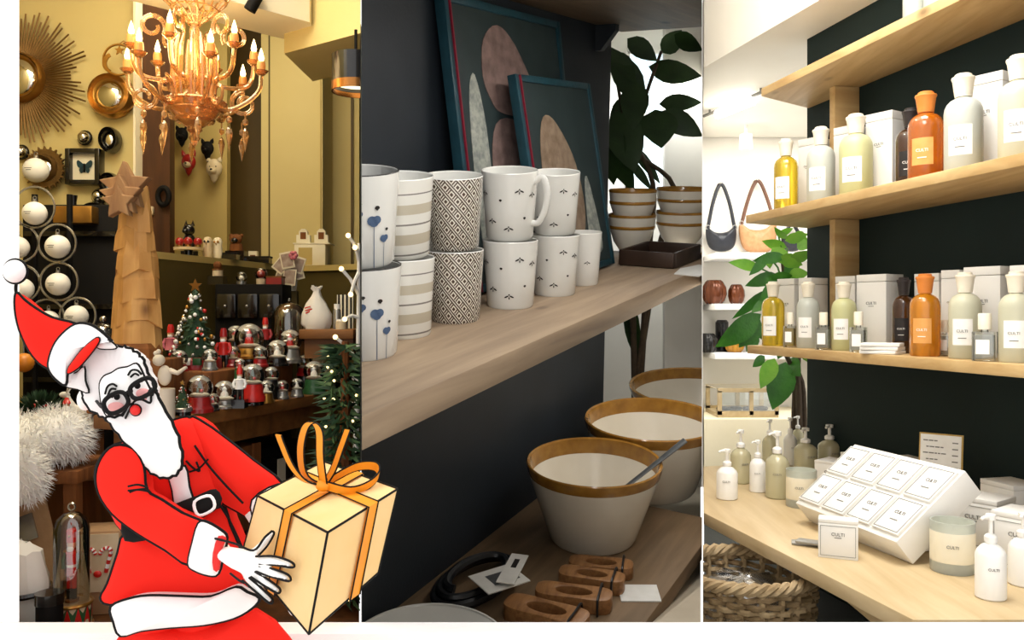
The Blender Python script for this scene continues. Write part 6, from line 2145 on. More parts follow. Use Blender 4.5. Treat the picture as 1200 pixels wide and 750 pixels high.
# --- candles
def candle(x, yb, yt, wpx, label):
    p = Wz(x, yb, ZC)
    r = wpx / 2 / FPX * p.y * 0.95
    H = (yb - yt) / FPX * p.y - r * 0.35
    p.y += r
    p.x = (x - 600) / FPX * p.y
    t = thing('glass_candle', label, 'candle', TR((p.x, p.y, ZC)), 'glass candles on the counter')
    MB().lathe([(0, 0), (r * 0.95, 0), (r, r * 0.12), (r, H), (r * 0.93, H), (r * 0.93, r * 0.3), (0, r * 0.3)], 36).build('glass_tumbler', 'frost_glass', t)
    MB().lathe([(0, r * 0.32), (r * 0.925, r * 0.32), (r * 0.925, H * 0.80), (0, H * 0.8)], 32).build('wax', 'wax', t)
    MB().lathe([(r * 1.002, H * 0.22), (r * 1.006, H * 0.23), (r * 1.006, H * 0.80), (r * 1.002, H * 0.81)], 36).build('wax_seen_through', 'wax', t)
    MB().tube([(0, 0, H * 0.79), (0.004, 0, H * 0.88)], 0.003, 6).build('wick', 'ink_grey', t)
    text('CULTI', r * 0.2, 'ink_grey', t, TR((-r * 0.45, -r * 0.915, H * 0.55), -0.46))
    return t


candle(939, 597, 547, 37, 'white wax candle in frosted glass beside the beige pump bottles')
candle(1116, 676, 607, 52, 'large white wax candle in glass in front of the tilted gift box')


# --- cartons on the counter
def ccarton(x, yb, yt, w, d, label, rz=0.5, frame=True, zoff=0.0):
    p = Wz(x, yb, ZC)
    H = (yb - yt) / FPX * p.y * 0.86
    o = Matrix.Rotation(RZW + rz, 4, 'Z') @ Vector((0, d * 0.5, 0))
    return carton(TR((p.x + o.x, p.y + o.y, ZC + zoff), RZW + rz), w, d, H, label, 'white cartons on the counter', frame=frame)


ccarton(1140, 642, 574, 0.16, 0.15, 'white square carton with grey border left of the other counter cartons', 0.42)
ccarton(1192, 668, 592, 0.16, 0.15, 'white square carton with grey border behind the large white pump bottle', 0.42)
X, Y = pw(1186, 0.11)
carton(TR((X, Y, ZC), RZW), 0.16, 0.14, CAMZ + (HZ - 564) / FPX * Y - ZC, 'plain white carton farthest back against the dark wall by the counter end', 'white cartons on the counter', words=False)
ccarton(972, 574, 536, 0.15, 0.14, 'low white carton beside the beige pump bottles', 0.5, False)
for xq, yq, offq, labq in ((1016, 524, 0.12, 'low white carton against the dark wall behind the tilted gift box'), (1060, 529, 0.12, 'low white carton behind the tilted gift box next to the price card')):
    X, Y = pw(xq, offq)
    carton(TR((X, Y, ZC), RZW), 0.17, 0.17, CAMZ + (HZ - yq - 8) / FPX * Y - ZC, labq, 'white cartons on the counter', frame=True)
ccarton(982, 655, 602, 0.125, 0.06, 'small white carton standing in front of the tilted gift box', 0.95)

# tilted gift box with eight square cartons in it
a, b2 = Wz(932, 613, ZC), Wz(1050, 664, ZC)
ex = (b2 - a)
wx = ex.length
ang = math.atan2(ex.y, ex.x)
M = TR((a + b2) / 2 + Vector((0, 0, 0.079)), ang) @ Matrix.Rotation(math.radians(-50), 4, 'X')
gb = thing('gift_box', 'large white gift box tilted up to show eight square cartons', 'box', M)
hh = 0.345
MB().box((0, 0.05, hh / 2), (wx, 0.1, hh)).build('box_tray', 'carton_white', gb, bevel=0.003)
for i in range(4):
    for j in range(2):
        cx, cz = (i - 1.5) * wx / 4, hh * (0.27 + 0.46 * j)
        pnl = MB().box((cx, -0.004, cz), (wx / 4 * 0.9, 0.014, hh * 0.42)).build('square_carton', 'carton_white', gb, bevel=0.002)
        outline(MB(), wx / 4 * 0.9, hh * 0.42, (cx, cz), -0.0118, 0.008, 0.0022).build('printed_border', 'carton_line', pnl, smooth=False)
        text('CULTI', 0.018, 'ink_grey', pnl, TR((cx, -0.0118, cz + 0.01)))
        subline(0.010, 'ink_grey', pnl, TR((cx, -0.0118, cz - 0.022)))
th50 = math.radians(50)
MB().prism([(0.1, 0.0), (0.1, hh * 0.9), (0.226, hh * 0.45)], -wx * 0.3, wx * 0.3, Matrix(((0, 0, 1, 0), (1, 0, 0, 0), (0, 1, 0, 0), (0, 0, 0, 1)))).build('easel_support', 'carton_white', gb)
# price card
p = Wz(1100, 606, ZC)
M = TR((p.x, p.y, ZC), RZW + 0.62) @ Matrix.Rotation(math.radians(-6), 4, 'X')
t = thing('price_card', 'white price list card in a thin gold frame leaning by the dark wall', 'sign', M)
cw, ch = 0.165, 0.335
MB().box((0, 0.004, ch / 2), (cw, 0.006, ch)).build('gold_frame', 'card_gold', t)
MB().box((0, -0.0005, ch / 2), (cw - 0.012, 0.004, ch - 0.012)).build('paper', 'label_white', t)
for i in range(10):
    z = ch * (0.91 - i * 0.075)
    mbl = MB()
    x0 = -cw * 0.40 + (0.012 if i % 2 else 0)
    random.seed(i)
    xx = x0
    for _ in range(3 + i % 3):
        L = random.uniform(0.008, 0.02)
        mbl.box((xx + L / 2, -0.0028, z), (L, 0.0006, 0.0045))
        xx += L + 0.003
    mbl.box((cw * 0.33, -0.0028, z - 0.004), (0.022, 0.0006, 0.0045))
    o_ = mbl.build('printed_line', 'ink_grey', t, smooth=False)
    o_['kind'] = 'stuff'

# silver sachets
for i, lab in enumerate(('crumpled grey foil sachet lying beside the small standing carton', 'second grey foil sachet tucked under the first one')):
    p = Wz(950 - i * 6, 640 - i * 2, ZC)
    out = [(-0.05, -0.02), (0.05, -0.028), (0.055, 0.02), (-0.045, 0.03)]
    solid('foil_sachet', MB().prism(out, 0.0, 0.008), 'grey_foil', lab, 'sachet', TR((p.x, p.y, ZC + 0.001 + 0.0095 * (1 - i)), -0.5 + i * 0.3), 'foil sachets', bevel=0.002)

# --- wicker basket under the counter
p = W(870, 640, 3.05)
zr = 0.59
t = thing('wicker_basket', 'large round grey-brown wicker basket under the oak counter', 'basket', (p.x, p.y, 0))
R0, R1 = 0.20, 0.245
nr = 24
for i in range(nr):
    z = 0.02 + (zr - 0.05) * i / (nr - 1)
    rr = R0 + (R1 - R0) * i / (nr - 1)
    pts = []
    N = 88
    for k in range(N):
        an = 2 * PI * k / N
        q = rr + 0.010 * math.sin(an * 22 + PI * i)
        pts.append((q * math.cos(an), q * math.sin(an), z + 0.006 * math.sin(an * 3 + i)))
    MB().tube(pts, 0.0105, 6, True).build('weave_strand', 'wicker' if i % 3 else 'wicker_pale', t)
for k in range(22):
    an = 2 * PI * (k + 0.5) / 22
    MB().tube([(R0 * math.cos(an), R0 * math.sin(an), 0), (R1 * math.cos(an), R1 * math.sin(an), zr)], 0.011, 6).build('stake', 'wicker_pale', t)
for q in range(3):
    pts = []
    for k in range(90):
        an = 2 * PI * k / 90
        a2 = an * 14 + q * 2.1
        pts.append(((R1 + 0.012 * math.cos(a2)) * math.cos(an), (R1 + 0.012 * math.cos(a2)) * math.sin(an), zr + 0.014 * math.sin(a2)))
    MB().tube(pts, 0.012, 6, True).build('braided_rim', 'wicker_pale', t)
random.seed(4)
bag = MB().lathe([(0, 0), (0.10, 0.0), (0.14, 0.12), (0.15, 0.25), (0.11, 0.30), (0, 0.31)], 20)
bag.v = [(x + random.uniform(-.012, .012), y + random.uniform(-.012, .012), z + random.uniform(-.012, .012)) for x, y, z in bag.v]
solid('plastic_bag', bag, 'film', 'crumpled clear plastic bag lying in the wicker basket', 'bag', (p.x, p.y, 0.26), angle=80)

# --- back room: white wall shelves with pots and hanging bags
YB = 7.4


def wshelf(yp, x0, x1, label, dep=0.42, th=0.05):
    z = CAMZ + (HZ - yp) / FPX * (YB - dep)
    xa, xb = (x0 - 600) / FPX * (YB - dep), (x1 - 600) / FPX * (YB - dep)
    xa = max(xa, KB * YB + 0.01)
    solid('white_shelf', MB().box(((xa + xb) / 2, YB - dep / 2 - 0.005, z - th / 2), (xb - xa, dep, th)), 'white_paint', label, 'shelf', None, 'white shelves on the back wall', bevel=0.004)
    return z


za = wshelf(296, 823, 1010, 'white wall shelf right below the hanging handbags')
zb = wshelf(356, 823, 1010, 'white wall shelf carrying copper-brown ribbed vases')
zc = wshelf(414, 823, 1010, 'white wall shelf carrying black and amber pots')


def ribbed(x, yb, yt, wpx, z, m, label, group, ribs=10):
    Y = YB - 0.22
    r = wpx / 2 / FPX * Y
    H = (yb - yt) / FPX * Y
    mb = MB()
    prof = [(0, 0), (0.62, 0), (0.85, 0.15), (1.0, 0.42), (0.95, 0.7), (0.7, 0.93), (0.55, 1.0), (0.45, 0.97), (0.45, 0.5), (0, 0.5)]
    mb.lathe([(a * r, b * H) for a, b in prof], 60)
    mb.v = [(x * (1 + 0.06 * math.cos(ribs * math.atan2(y, x))), y * (1 + 0.06 * math.cos(ribs * math.atan2(y, x))), zz) for x, y, zz in mb.v]
    return solid('ribbed_vase', mb, m, label, 'vase', ((x - 600) / FPX * Y, Y, z), group, angle=60)


gv = 'ribbed vases on the white shelves'
ribbed(837, 356, 328, 28, zb, 'glaze_copper', 'wide copper-brown ribbed vase on the white wall shelf', gv)
ribbed(863, 356, 333, 19, zb, 'glaze_copper', 'smaller copper-brown ribbed vase beside the wide copper vase', gv, 8)
ribbed(829, 414, 392, 24, zc, 'glaze_black', 'low black ribbed pot beside the tall black canister', gv)
ribbed(861, 414, 393, 23, zc, 'glaze_amber', 'amber yellow ribbed pot beside the black canister', gv)
Y = YB - 0.09
solid('black_canister', MB().lathe([(0, 0), (0.05, 0), (0.055, 0.02), (0.055, 0.25), (0.04, 0.27), (0, 0.27)], 24), 'glaze_black', 'tall black patterned canister on the white wall shelf', 'canister', ((846 - 600) / FPX * Y, Y, zc))


def handbag(x, ys, yt, yb, wpx, m, strap, label):
    Y = YB - 0.07
    k = Y / FPX
    t = thing('handbag', label, 'handbag', W(x, yb, Y), 'handbags hanging on the back wall')
    w, h = wpx * k, (yb - yt) * k
    out = [(-0.5, 0.85), (-0.52, 0.5), (-0.42, 0.15), (-0.2, 0.0), (0.15, -0.02), (0.42, 0.12), (0.52, 0.45), (0.5, 0.9), (0.25, 0.72), (0, 0.66), (-0.25, 0.7)]
    sm = smoothline([(a * w, 0, b * h) for a, b in out], 3, True)
    MB().inflate([(q.x, q.z) for q in sm], 0.1, 4, (0, h * 0.36), M=Matrix.Translation((0, 0, 0))).build('bag_body', m, t, angle=70)
    top = (yb - ys) * k
    pts = smoothline([(-w * 0.46, 0, h * 0.8), (-w * 0.28, 0, top * 0.72), (-w * 0.08, 0, top * 0.97), (w * 0.08, 0, top * 0.97), (w * 0.3, 0, top * 0.7), (w * 0.47, 0, h * 0.82)], 5)
    MB().tube(pts, 0.016, 6).build('strap', strap, t)
    for s in (-1, 1):
        MB().tube(ringpts((s * w * 0.46, -0.01, h * 0.86), 0.018, 12), 0.005, 6, True).build('ring', 'grey_foil', t)
    return t


handbag(845, 216, 262, 294, 34, 'leather_black', 'leather_black', 'small black leather handbag hanging by its strap from a peg')
handbag(888, 212, 256, 296, 42, 'leather_tan', 'leather_brown', 'tan handbag with dark brown strap hanging from a peg')
handbag(928, 262, 270, 294, 24, 'leather_black', 'leather_black', 'black handbag half hidden behind the plant leaves')
for x, yy, lab in ((845, 214, 'small metal wall peg holding the black handbag'), (888, 210, 'small metal wall peg holding the tan handbag'), (928, 261, 'small metal wall peg behind the plant leaves')):
    p = W(x, yy, YB - 0.12)
    solid('wall_peg', MB().cyl(0.008, 0, 0.125, 10, Matrix.Rotation(-PI / 2, 4, 'X')), 'grey_foil', lab, 'peg', p)
for x, yy, lab in ((833, 272, 'white paper tag hanging beside the black handbag'), (869, 272, 'white paper tag hanging beside the tan handbag')):
    solid('price_tag', MB().box((0, 0, 0), (0.05, 0.004, 0.13)), 'label_white', lab, 'tag', W(x, yy, YB - 0.004), 'price tags on the back wall')

# low glass-fronted display case and cream cabinet below
p0, p1 = W(824, 470, 6.6), W(912, 470, 6.6)
X0, X1 = KB * 7.0 + 0.03, p1.x
zb_, zt_ = W(0, 489, 6.6).z, W(0, 455, 6.6).z
t = thing('display_case', 'low oak framed glass display case on the cream cabinet', 'display case', (0, 0, 0))
w = X1 - X0
MB().box(((X0 + X1) / 2, 6.8, zb_ + 0.015), (w, 0.42, 0.03)).build('base_board', 'counter_oak', t)
for zz in (zb_ + 0.035, zt_ - 0.015):
    for yy in (6.6, 7.0):
        MB().box(((X0 + X1) / 2, yy, zz), (w, 0.03, 0.03)).build('frame_rail', 'counter_oak', t)
for xx in (X0 + 0.015, X0 + w * 0.55, X1 - 0.015):
    for yy in (6.6, 7.0):
        MB().box((xx, yy, (zb_ + zt_) / 2), (0.03, 0.03, zt_ - zb_ - 0.04)).build('frame_post', 'counter_oak', t)
MB().box(((X0 + X1) / 2, 6.8, zt_ - 0.004), (w, 0.4, 0.008)).build('glass_top', 'clear_glass', t)
MB().box(((X0 + X1) / 2, 6.59, (zb_ + zt_) / 2), (w - 0.04, 0.006, zt_ - zb_ - 0.06)).build('glass_pane', 'clear_glass', t)
random.seed(3)
for i in range(4):
    xx = X0 + 0.08 + i * (w - 0.16) / 3
    mb = MB().tube(ringpts((0, 0, 0.02), 0.04, 14, 'xy'), 0.016, 6, True)
    solid('leather_bracelet', mb, 'leather_black' if i % 2 == 0 else 'glaze_black', '%s leather bracelet in the oak display case, %s' % (('matt black', 'glossy black')[i % 2], ('beside the white partition' if i < 2 else 'below the plant leaves')), 'bracelet', (xx, 6.75 + 0.03 * (i % 2), zb_ + 0.031), 'bracelets in the display case')
xc0 = KB * 7.39 + 0.012
MB2 = MB().prism([(KB * 6.5 + 0.012, 6.5), (2.5, 6.5), (2.5, 7.36), (KB * 7.36 + 0.012, 7.36)], 0.0, zb_ - 0.001)
solid('cream_cabinet', MB2, 'cream_paint', 'long cream painted cabinet below the display case', 'cabinet', None, bevel=0.004)

# ceiling rail with lit tube and a small spot
pa, pb = Wz(815 + 10, 136, 3.0), Wz(900, 105, 3.0)
d = (pb - pa)
t = thing('ceiling_light', 'glowing white light tube on a thin dark ceiling rail', 'lamp', pa)
MB().tube([(0, 0, 0), tuple(d)], 0.012, 8).build('rail', 'ink_grey', t)
MB().tube([tuple(d * 0.24), tuple(d * 0.78)], 0.035, 12, M=Matrix.Translation((0, 0, -0.03))).build('light_tube', 'lamp_tube', t)
for q in (0.1, 0.9):
    MB().cyl(0.008, 0, 0.032, 8, Matrix.Translation(d * q)).build('hanger', 'ink_grey', t)
p = W(874, 170, 6.9)
t = thing('ceiling_spot', 'small white cylindrical ceiling spot above the handbags', 'lamp', (p.x, p.y, 3.03))
MB().cyl(0.012, -0.08, 0.0, 10).build('stem', 'plastic_white', t)
MB().lathe([(0, -0.2), (0.05, -0.2), (0.055, -0.19), (0.05, -0.08), (0.02, -0.07), (0, -0.07)], 20).build('spot_head', 'plastic_white', t)

# --- potted plant between counter and back room
YP = 5.3


def leafmesh(L, wd, bend=0.25, fold=0.12, n=6):
    vs, fs = [], []
    for i in range(n + 1):
        s = i / n
        hw = wd / 2 * (math.sin(PI * min(1, s ** 0.8)) ** 0.9 if 0 < s < 1 else 0)
        z = -bend * L * s * s
        for sgn in (-1, 0, 1):
            vs.append((L * s, sgn * hw, z + (fold * hw if sgn else 0)))
    for i in range(n):
        a = i * 3
        fs += [(a, a + 3, a + 4, a + 1), (a + 1, a + 4, a + 5, a + 2)]
    return vs, fs


def leaf_between(name, mbm, parent, base, tip, wd, roll=0.0, origin=None):
    base, tip = Vector(base), Vector(tip)
    d = tip - base
    L = d.length
    vs, fs = leafmesh(L, wd, 0.10)
    x = d.normalized()
    eye = Vector((0, 0, CAMZ)) - base
    zz = (eye - x * eye.dot(x)).normalized()
    zz = Matrix.Rotation(roll, 3, x) @ zz
    yy = zz.cross(x)
    R = Matrix((x, yy, zz)).transposed().to_4x4()
    off = Vector(origin) if origin is not None else Vector((0, 0, 0))
    return MB().add(vs, fs).build(name, mbm, parent, Matrix.Translation(base - off) @ R, angle=70, recalc=False)


LV = [(890, 314, 856, 306, 15), (912, 322, 875, 334, 16), (920, 300, 884, 305, 14), (922, 290, 893, 283, 13), (920, 282, 946, 275, 13), (928, 305, 948, 296, 16),
      (900, 340, 861, 374, 13), (892, 368, 842, 408, 30), (890, 372, 868, 408, 28), (895, 378, 901, 402, 22), (908, 420, 892, 454, 20), (921, 424, 907, 480, 34),
      (925, 420, 936, 440, 20), (896, 417, 883, 430, 12), (903, 323, 936, 332, 18), (924, 323, 946, 320, 16), (922, 280, 908, 269, 10), (934, 285, 948, 289, 14),
      (898, 296, 903, 314, 14), (905, 290, 925, 310, 18), (915, 300, 940, 312, 20), (922, 318, 905, 352, 22), (928, 325, 940, 352, 22), (915, 330, 892, 352, 18),
      (930, 345, 912, 378, 22), (934, 350, 946, 380, 20), (905, 350, 880, 365, 14), (912, 275, 930, 268, 9), (932, 272, 946, 283, 12), (925, 395, 910, 420, 20),
      (936, 395, 946, 425, 18), (886, 388, 876, 412, 18), (900, 300, 880, 322, 12), (934, 300, 920, 330, 16)]
po = W(936, 560, YP)
t = thing('potted_plant', 'leafy green money tree plant beside the dark wall end', 'plant', (po.x, po.y, 0))
org = Vector((po.x, po.y, 0))
stems = [[(0, 0, 0.3), tuple(W(936, 470, YP) - org), tuple(W(930, 400, YP) - org), tuple(W(920, 330, YP - 0.05) - org), tuple(W(915, 290, YP - 0.05) - org)],
         [(0.03, 0.02, 0.3), tuple(W(941, 460, YP + .05) - org), tuple(W(925, 424, YP) - org), tuple(W(900, 372, YP - .1) - org)],
         [(-0.03, 0.02, 0.3), tuple(W(932, 460, YP + .03) - org), tuple(W(937, 400, YP) - org), tuple(W(932, 310, YP) - org)]]
for s in stems:
    q = smoothline(s, 5)
    MB().tube(q, [0.024 * (1 - 0.6 * i / len(q)) for i in range(len(q))], 8).build('stem', 'stem_brown', t)
random.seed(11)
for i, (bx, by, tx, ty, wd) in enumerate(LV):
    Yb = YP - 0.05 + random.uniform(-0.12, 0.08)
    base, tip = W(bx, by, Yb), W(tx, ty, Yb - random.uniform(-0.02, 0.16))
    leaf_between('leaf', 'leaf_light' if by < 300 or i % 5 == 0 else 'leaf_green', t, base, tip, wd / FPX * YP, random.uniform(-0.6, 0.6), org)
    if i % 3 == 0:
        MB().tube([tuple(base - org), tuple((base + W(925, 350, YP)) / 2 - org + Vector((0, 0, 0.05))), tuple(W(925, 360 if by < 360 else 410, YP) - org)], 0.006, 5).build('leaf_stalk', 'leaf_green', t)
MB().lathe([(0, 0), (0.15, 0), (0.2, 0.38), (0.21, 0.4), (0.19, 0.4), (0.17, 0.33), (0, 0.33)], 28).build('pot', 'off_white_paint', t)
for _o in bpy.data.objects:
    if _o not in _before and _o.parent is None:
        _o['booth'] = 3
# ================================================================== person in red winter suit with a large gift box
mat('suit_red', 'f3291c', 0.75, col2='ee2318', scale=4, spec=0.2)
mat('fur_trim', 'f6f2f3', 0.85, col2='f1edee', scale=14, spec=0.2)
mat('paper_white', 'fdfcfb', 0.7, col2='f9f7f5', scale=6, spec=0.2)
mat('ink_line', '0b0a0a', 0.6, col2='0e0d0d', scale=6, spec=0.2)
mat('cheek_pink', 'f2a3a3', 0.7, col2='efb0ae', scale=20, spec=0.2)
mat('mouth_red', 'e0201a', 0.5, col2='d91b16', scale=10)
mat('gift_tan', 'f0cd96', 0.75, col2='ecc588', scale=8, spec=0.2)
mat('ribbon_orange', 'f09a1e', 0.5, col2='ea9015', scale=8)

YP0 = 1.92
pr = W(205, 700, YP0)
PER = thing('person', 'person in red winter suit and hat with white beard and glasses, leaning with gift box', 'person', (pr.x, pr.y, 0))
PO = Vector((pr.x, pr.y, 0))
PER['free'] = 1


def S(x, y, Y):
    return W(x, y, Y) - PO


def puff(name, m, pix, Y, thick, sub=3, parent=None, front=1.0, back=1.0, line=0.0036, sharp=False, center=None, wob=0.0, rings=6):
    """rounded solid with the given outline at depth Y, edged with a thin dark cord"""
    Y = Y - thick / 2 * 0.62
    front, back = front * 0.38, back * 0.8
    pts = [Vector((x, 0, y)) for x, y in pix]
    sm = pts if sharp else smoothline(pts, sub, True)
    if wob:
        n = len(sm)
        sm = [p + Vector((math.sin(i * 1.9) * wob, 0, math.cos(i * 2.3) * wob)) for i, p in enumerate(sm)]
    out = [S(p.x, p.z, Y) for p in sm]
    o2 = [(p.x, p.z) for p in out]
    c = None
    if center:
        q = S(center[0], center[1], Y)
        c = (q.x, q.z)
    yl = Y - PO.y
    ob = MB().inflate(o2, thick, rings, c, M=Matrix.Translation((0, yl, 0)), front=front, back=back).build(name, m, parent or PER, angle=80)
    if line:
        MB().tube([Vector((x, yl, z)) for x, z in o2], line, 6, True).build('ink_edge', 'ink_line', ob)
    return ob


def cord(parent, pix, Y, r=0.0032, m='ink_line', name='ink_stroke', sub=5):
    pts = smoothline([S(x, y, yy) for (x, y), yy in zip(pix, Y if isinstance(Y, (list, tuple)) else [Y] * len(pix))], sub)
    return MB().tube(pts, r, 6).build(name, m, parent)


# --- continuous body: head, neck, trunk, arms with hands, legs
bd = MB()


def limb(pix, Ys, rs, seg=14):
    bd.tube([S(x, y, Y) for (x, y), Y in zip(pix, Ys)], [r / FPX * Y for r, Y in zip(rs, Ys)], seg)


hc = S(146, 455, 1.85)
bd.sphere(hc, (0.056, 0.075, 0.074), 20, 14)
limb([(160, 480), (172, 515)], [1.88, 1.92], [22, 24])
limb([(172, 512), (185, 560), (200, 620), (208, 690)], [1.93] * 4, [30, 36, 30, 36])
limb([(150, 535), (132, 560), (146, 596), (195, 622), (240, 641), (262, 648)], [1.9, 1.87, 1.81, 1.79, 1.755, 1.69], [15, 15, 13, 11, 10.5, 11])
limb([(215, 520), (250, 535), (285, 575), (325, 640), (345, 690)], [1.92, 1.9, 1.86, 1.80, 1.74], [18, 16, 14, 12, 11])
limb([(185, 690), (182, 820), (180, 1000), (180, 1130)], [1.92] * 4, [30, 26, 20, 17])
limb([(240, 690), (250, 820), (262, 1000), (268, 1130)], [1.92] * 4, [30, 26, 20, 17])
# right hand: palm, four fingers and thumb spread on the box side
palm = [S(262, 648, 1.675), S(280, 655, 1.645), S(298, 664, 1.625)]
bd.tube(palm, [0.018, 0.026, 0.024], 12, flat=0.75)
FING = [((298, 657), (320, 657), (341, 663), 1.605, 1.565, 1.535), ((298, 665), (318, 671), (337, 678), 1.605, 1.57, 1.54), ((294, 671), (311, 682), (326, 692), 1.61, 1.585, 1.56), ((288, 674), (303, 690), (317, 704), 1.615, 1.595, 1.575)]
for a, b, c, ya, yb, yc in FING:
    bd.tube(smoothline([S(*a, ya + 0.01), S(*b, yb - 0.012), S(*c, yc - 0.004)], 3), 0.0078, 8)
bd.tube(smoothline([S(280, 654, 1.64), S(300, 646, 1.625), S(320, 624, 1.61)], 3), [0.013, 0.011, 0.0095, 0.009, 0.0085, 0.008, 0.0065], 8)
# left hand under the far side of the box
bd.tube([S(345, 690, 1.74), S(352, 712, 1.70), S(360, 722, 1.64)], [0.018, 0.026, 0.02], 10, flat=0.7)
for i in range(4):
    bd.tube([S(362 + 5 * i, 720 - 4 * i, 1.66), S(372 + 8 * i, 722 - 7 * i, 1.60), S(380 + 9 * i, 716 - 8 * i, 1.56)], 0.0075, 8)
bd.tube([S(350, 700, 1.72), S(368, 690, 1.72), S(380, 676, 1.72)], 0.0085, 8)
body = bd.build('body', 'paper_white', PER)
md = body.modifiers.new('join', 'REMESH')
md.mode = 'VOXEL'
md.voxel_size = 0.005
sm_ = body.modifiers.new('soft', 'SMOOTH')
sm_.factor = 0.5
sm_.iterations = 2
dg = bpy.context.evaluated_depsgraph_get()
me = bpy.data.meshes.new_from_object(body.evaluated_get(dg))
body.modifiers.clear()
body.data = me
me.shade_smooth()
if not me.materials:
    me.materials.append(MATS['paper_white'])
for a, b, c, ya, yb, yc in FING:
    q = S(c[0] - 2.5, c[1] - 1, yc - 0.012)
    MB().sphere(q, (0.0045, 0.0022, 0.0035), 8, 6).build('fingernail', 'fur_trim', body)
# ink strokes between the fingers and round the hand
cord(body, [(252, 631), (275, 637), (297, 645), (310, 630), (319, 622)], [1.665, 1.63, 1.60, 1.59, 1.59], 0.0022)
cord(body, [(319, 622), (321, 626), (313, 640), (302, 652)], [1.59, 1.59, 1.59, 1.585], 0.0022)
cord(body, [(300, 652), (322, 652), (342, 659), (343, 665), (322, 662), (304, 661)], [1.585, 1.545, 1.515, 1.515, 1.545, 1.585], 0.0022)
cord(body, [(304, 664), (321, 667), (338, 674), (339, 681), (319, 676), (300, 670)], [1.585, 1.55, 1.52, 1.52, 1.55, 1.585], 0.0022)
cord(body, [(299, 670), (314, 679), (328, 690), (325, 695), (309, 686), (294, 676)], [1.59, 1.565, 1.54, 1.54, 1.565, 1.59], 0.0022)
cord(body, [(292, 677), (305, 688), (319, 702), (316, 707), (299, 693), (284, 680)], [1.595, 1.575, 1.555, 1.555, 1.575, 1.595], 0.0022)
cord(body, [(270, 672), (280, 680), (286, 683)], [1.64, 1.61, 1.60], 0.0022)

# --- trousers and boots (below the frame)
tr = MB()
for pix in ([(188, 705), (184, 820), (181, 1000), (180, 1060)], [(238, 705), (249, 820), (261, 1000), (265, 1060)]):
    tr.tube([S(x, y, 1.92) for x, y in pix], [0.075, 0.062, 0.048, 0.046], 16)
tr.build('trousers', 'suit_red', PER)
for x in (180, 268):
    zt_ = S(x, 1050, 1.92)
    MB().tube([zt_, S(x, 1120, 1.92), Vector((zt_.x, 0, 0.04))], [0.058, 0.052, 0.05], 14).build('boot', 'ink_line', PER)
    MB().sphere((zt_.x, -0.07, 0.045), (0.05, 0.12, 0.044), 16, 10).build('boot_toe', 'ink_line', PER)

# --- coat
skirt = [(146, 626), (138, 648), (126, 684), (118, 700), (128, 708), (172, 704), (222, 706), (262, 700), (292, 690), (286, 655), (270, 615), (258, 592), (215, 612), (178, 628)]
puff('coat_skirt', 'suit_red', skirt, 1.92, 0.26, 3, front=0.4, back=2.0, center=(205, 660))
torso = [(150, 516), (128, 525), (114, 545), (113, 568), (128, 595), (144, 622), (178, 634), (222, 612), (262, 590), (262, 560), (252, 520), (240, 499), (225, 489), (205, 492), (175, 505)]
tor = puff('coat', 'suit_red', torso, 1.92, 0.27, 3, back=2.0, center=(188, 565))
hem = [(130, 711), (150, 702), (175, 698), (216, 699), (248, 699), (277, 688), (290, 694), (304, 701), (296, 712), (275, 724), (240, 732), (200, 735), (165, 739), (141, 745), (133, 728)]
puff('fur_hem', 'fur_trim', hem, 1.88, 0.27, 3, front=0.35, center=(215, 716))
puff('trouser_top', 'suit_red', [(142, 742), (200, 737), (262, 730), (300, 715), (340, 750), (340, 790), (140, 790)], 1.93, 0.2, 2, line=0.0)
puff('placket', 'fur_trim', [(198, 552), (217, 546), (222, 570), (227, 590), (216, 596), (206, 597), (202, 575)], 1.795, 0.03, 3, line=0.0026)
be = puff('belt', 'ink_line', [(144, 612), (160, 622), (180, 630), (205, 622), (228, 612), (259, 592), (253, 573), (230, 581), (206, 590), (176, 604), (158, 612), (146, 604)], 1.775, 0.05, 3, line=0.0, center=(200, 608))
puff('belt_lower', 'ink_line', [(142, 612), (146, 634), (168, 634), (180, 628), (160, 622)], 1.80, 0.04, 2, line=0.0)
MB().tube([S(p.x, p.y, 1.742) for p in smoothline([(228, 588, 0), (246, 581, 0), (251, 595, 0), (233, 604, 0)], 4, True)], 0.0032, 6, True).build('buckle', 'fur_trim', be)
# left sleeve (far arm) behind the box
ls = puff('sleeve', 'suit_red', [(222, 490), (240, 496), (268, 516), (298, 540), (330, 566), (322, 590), (306, 612), (280, 600), (258, 586), (240, 560), (228, 530)], 1.88, 0.15, 3, center=(270, 552))
puff('cuff', 'fur_trim', [(296, 586), (326, 568), (345, 580), (352, 620), (318, 632), (300, 612)], 1.84, 0.14, 3)
# right sleeve (near arm)
rs = puff('sleeve', 'suit_red', [(134, 522), (120, 535), (113, 555), (116, 578), (132, 602), (160, 624), (195, 645), (222, 662), (236, 640), (243, 616), (215, 602), (190, 586), (172, 574), (168, 545), (155, 525)], 1.765, 0.15, 3, center=(165, 588), line=0.0036, front=0.5)
puff('cuff', 'fur_trim', [(233, 613), (243, 612), (260, 622), (266, 630), (262, 650), (256, 672), (245, 674), (228, 668), (221, 660), (226, 636)], 1.715, 0.115, 3)
puff('cuff_lining', 'mouth_red', [(256, 628), (265, 630), (263, 636), (258, 650), (257, 668), (250, 668), (249, 648)], 1.672, 0.03, 2, line=0.0)
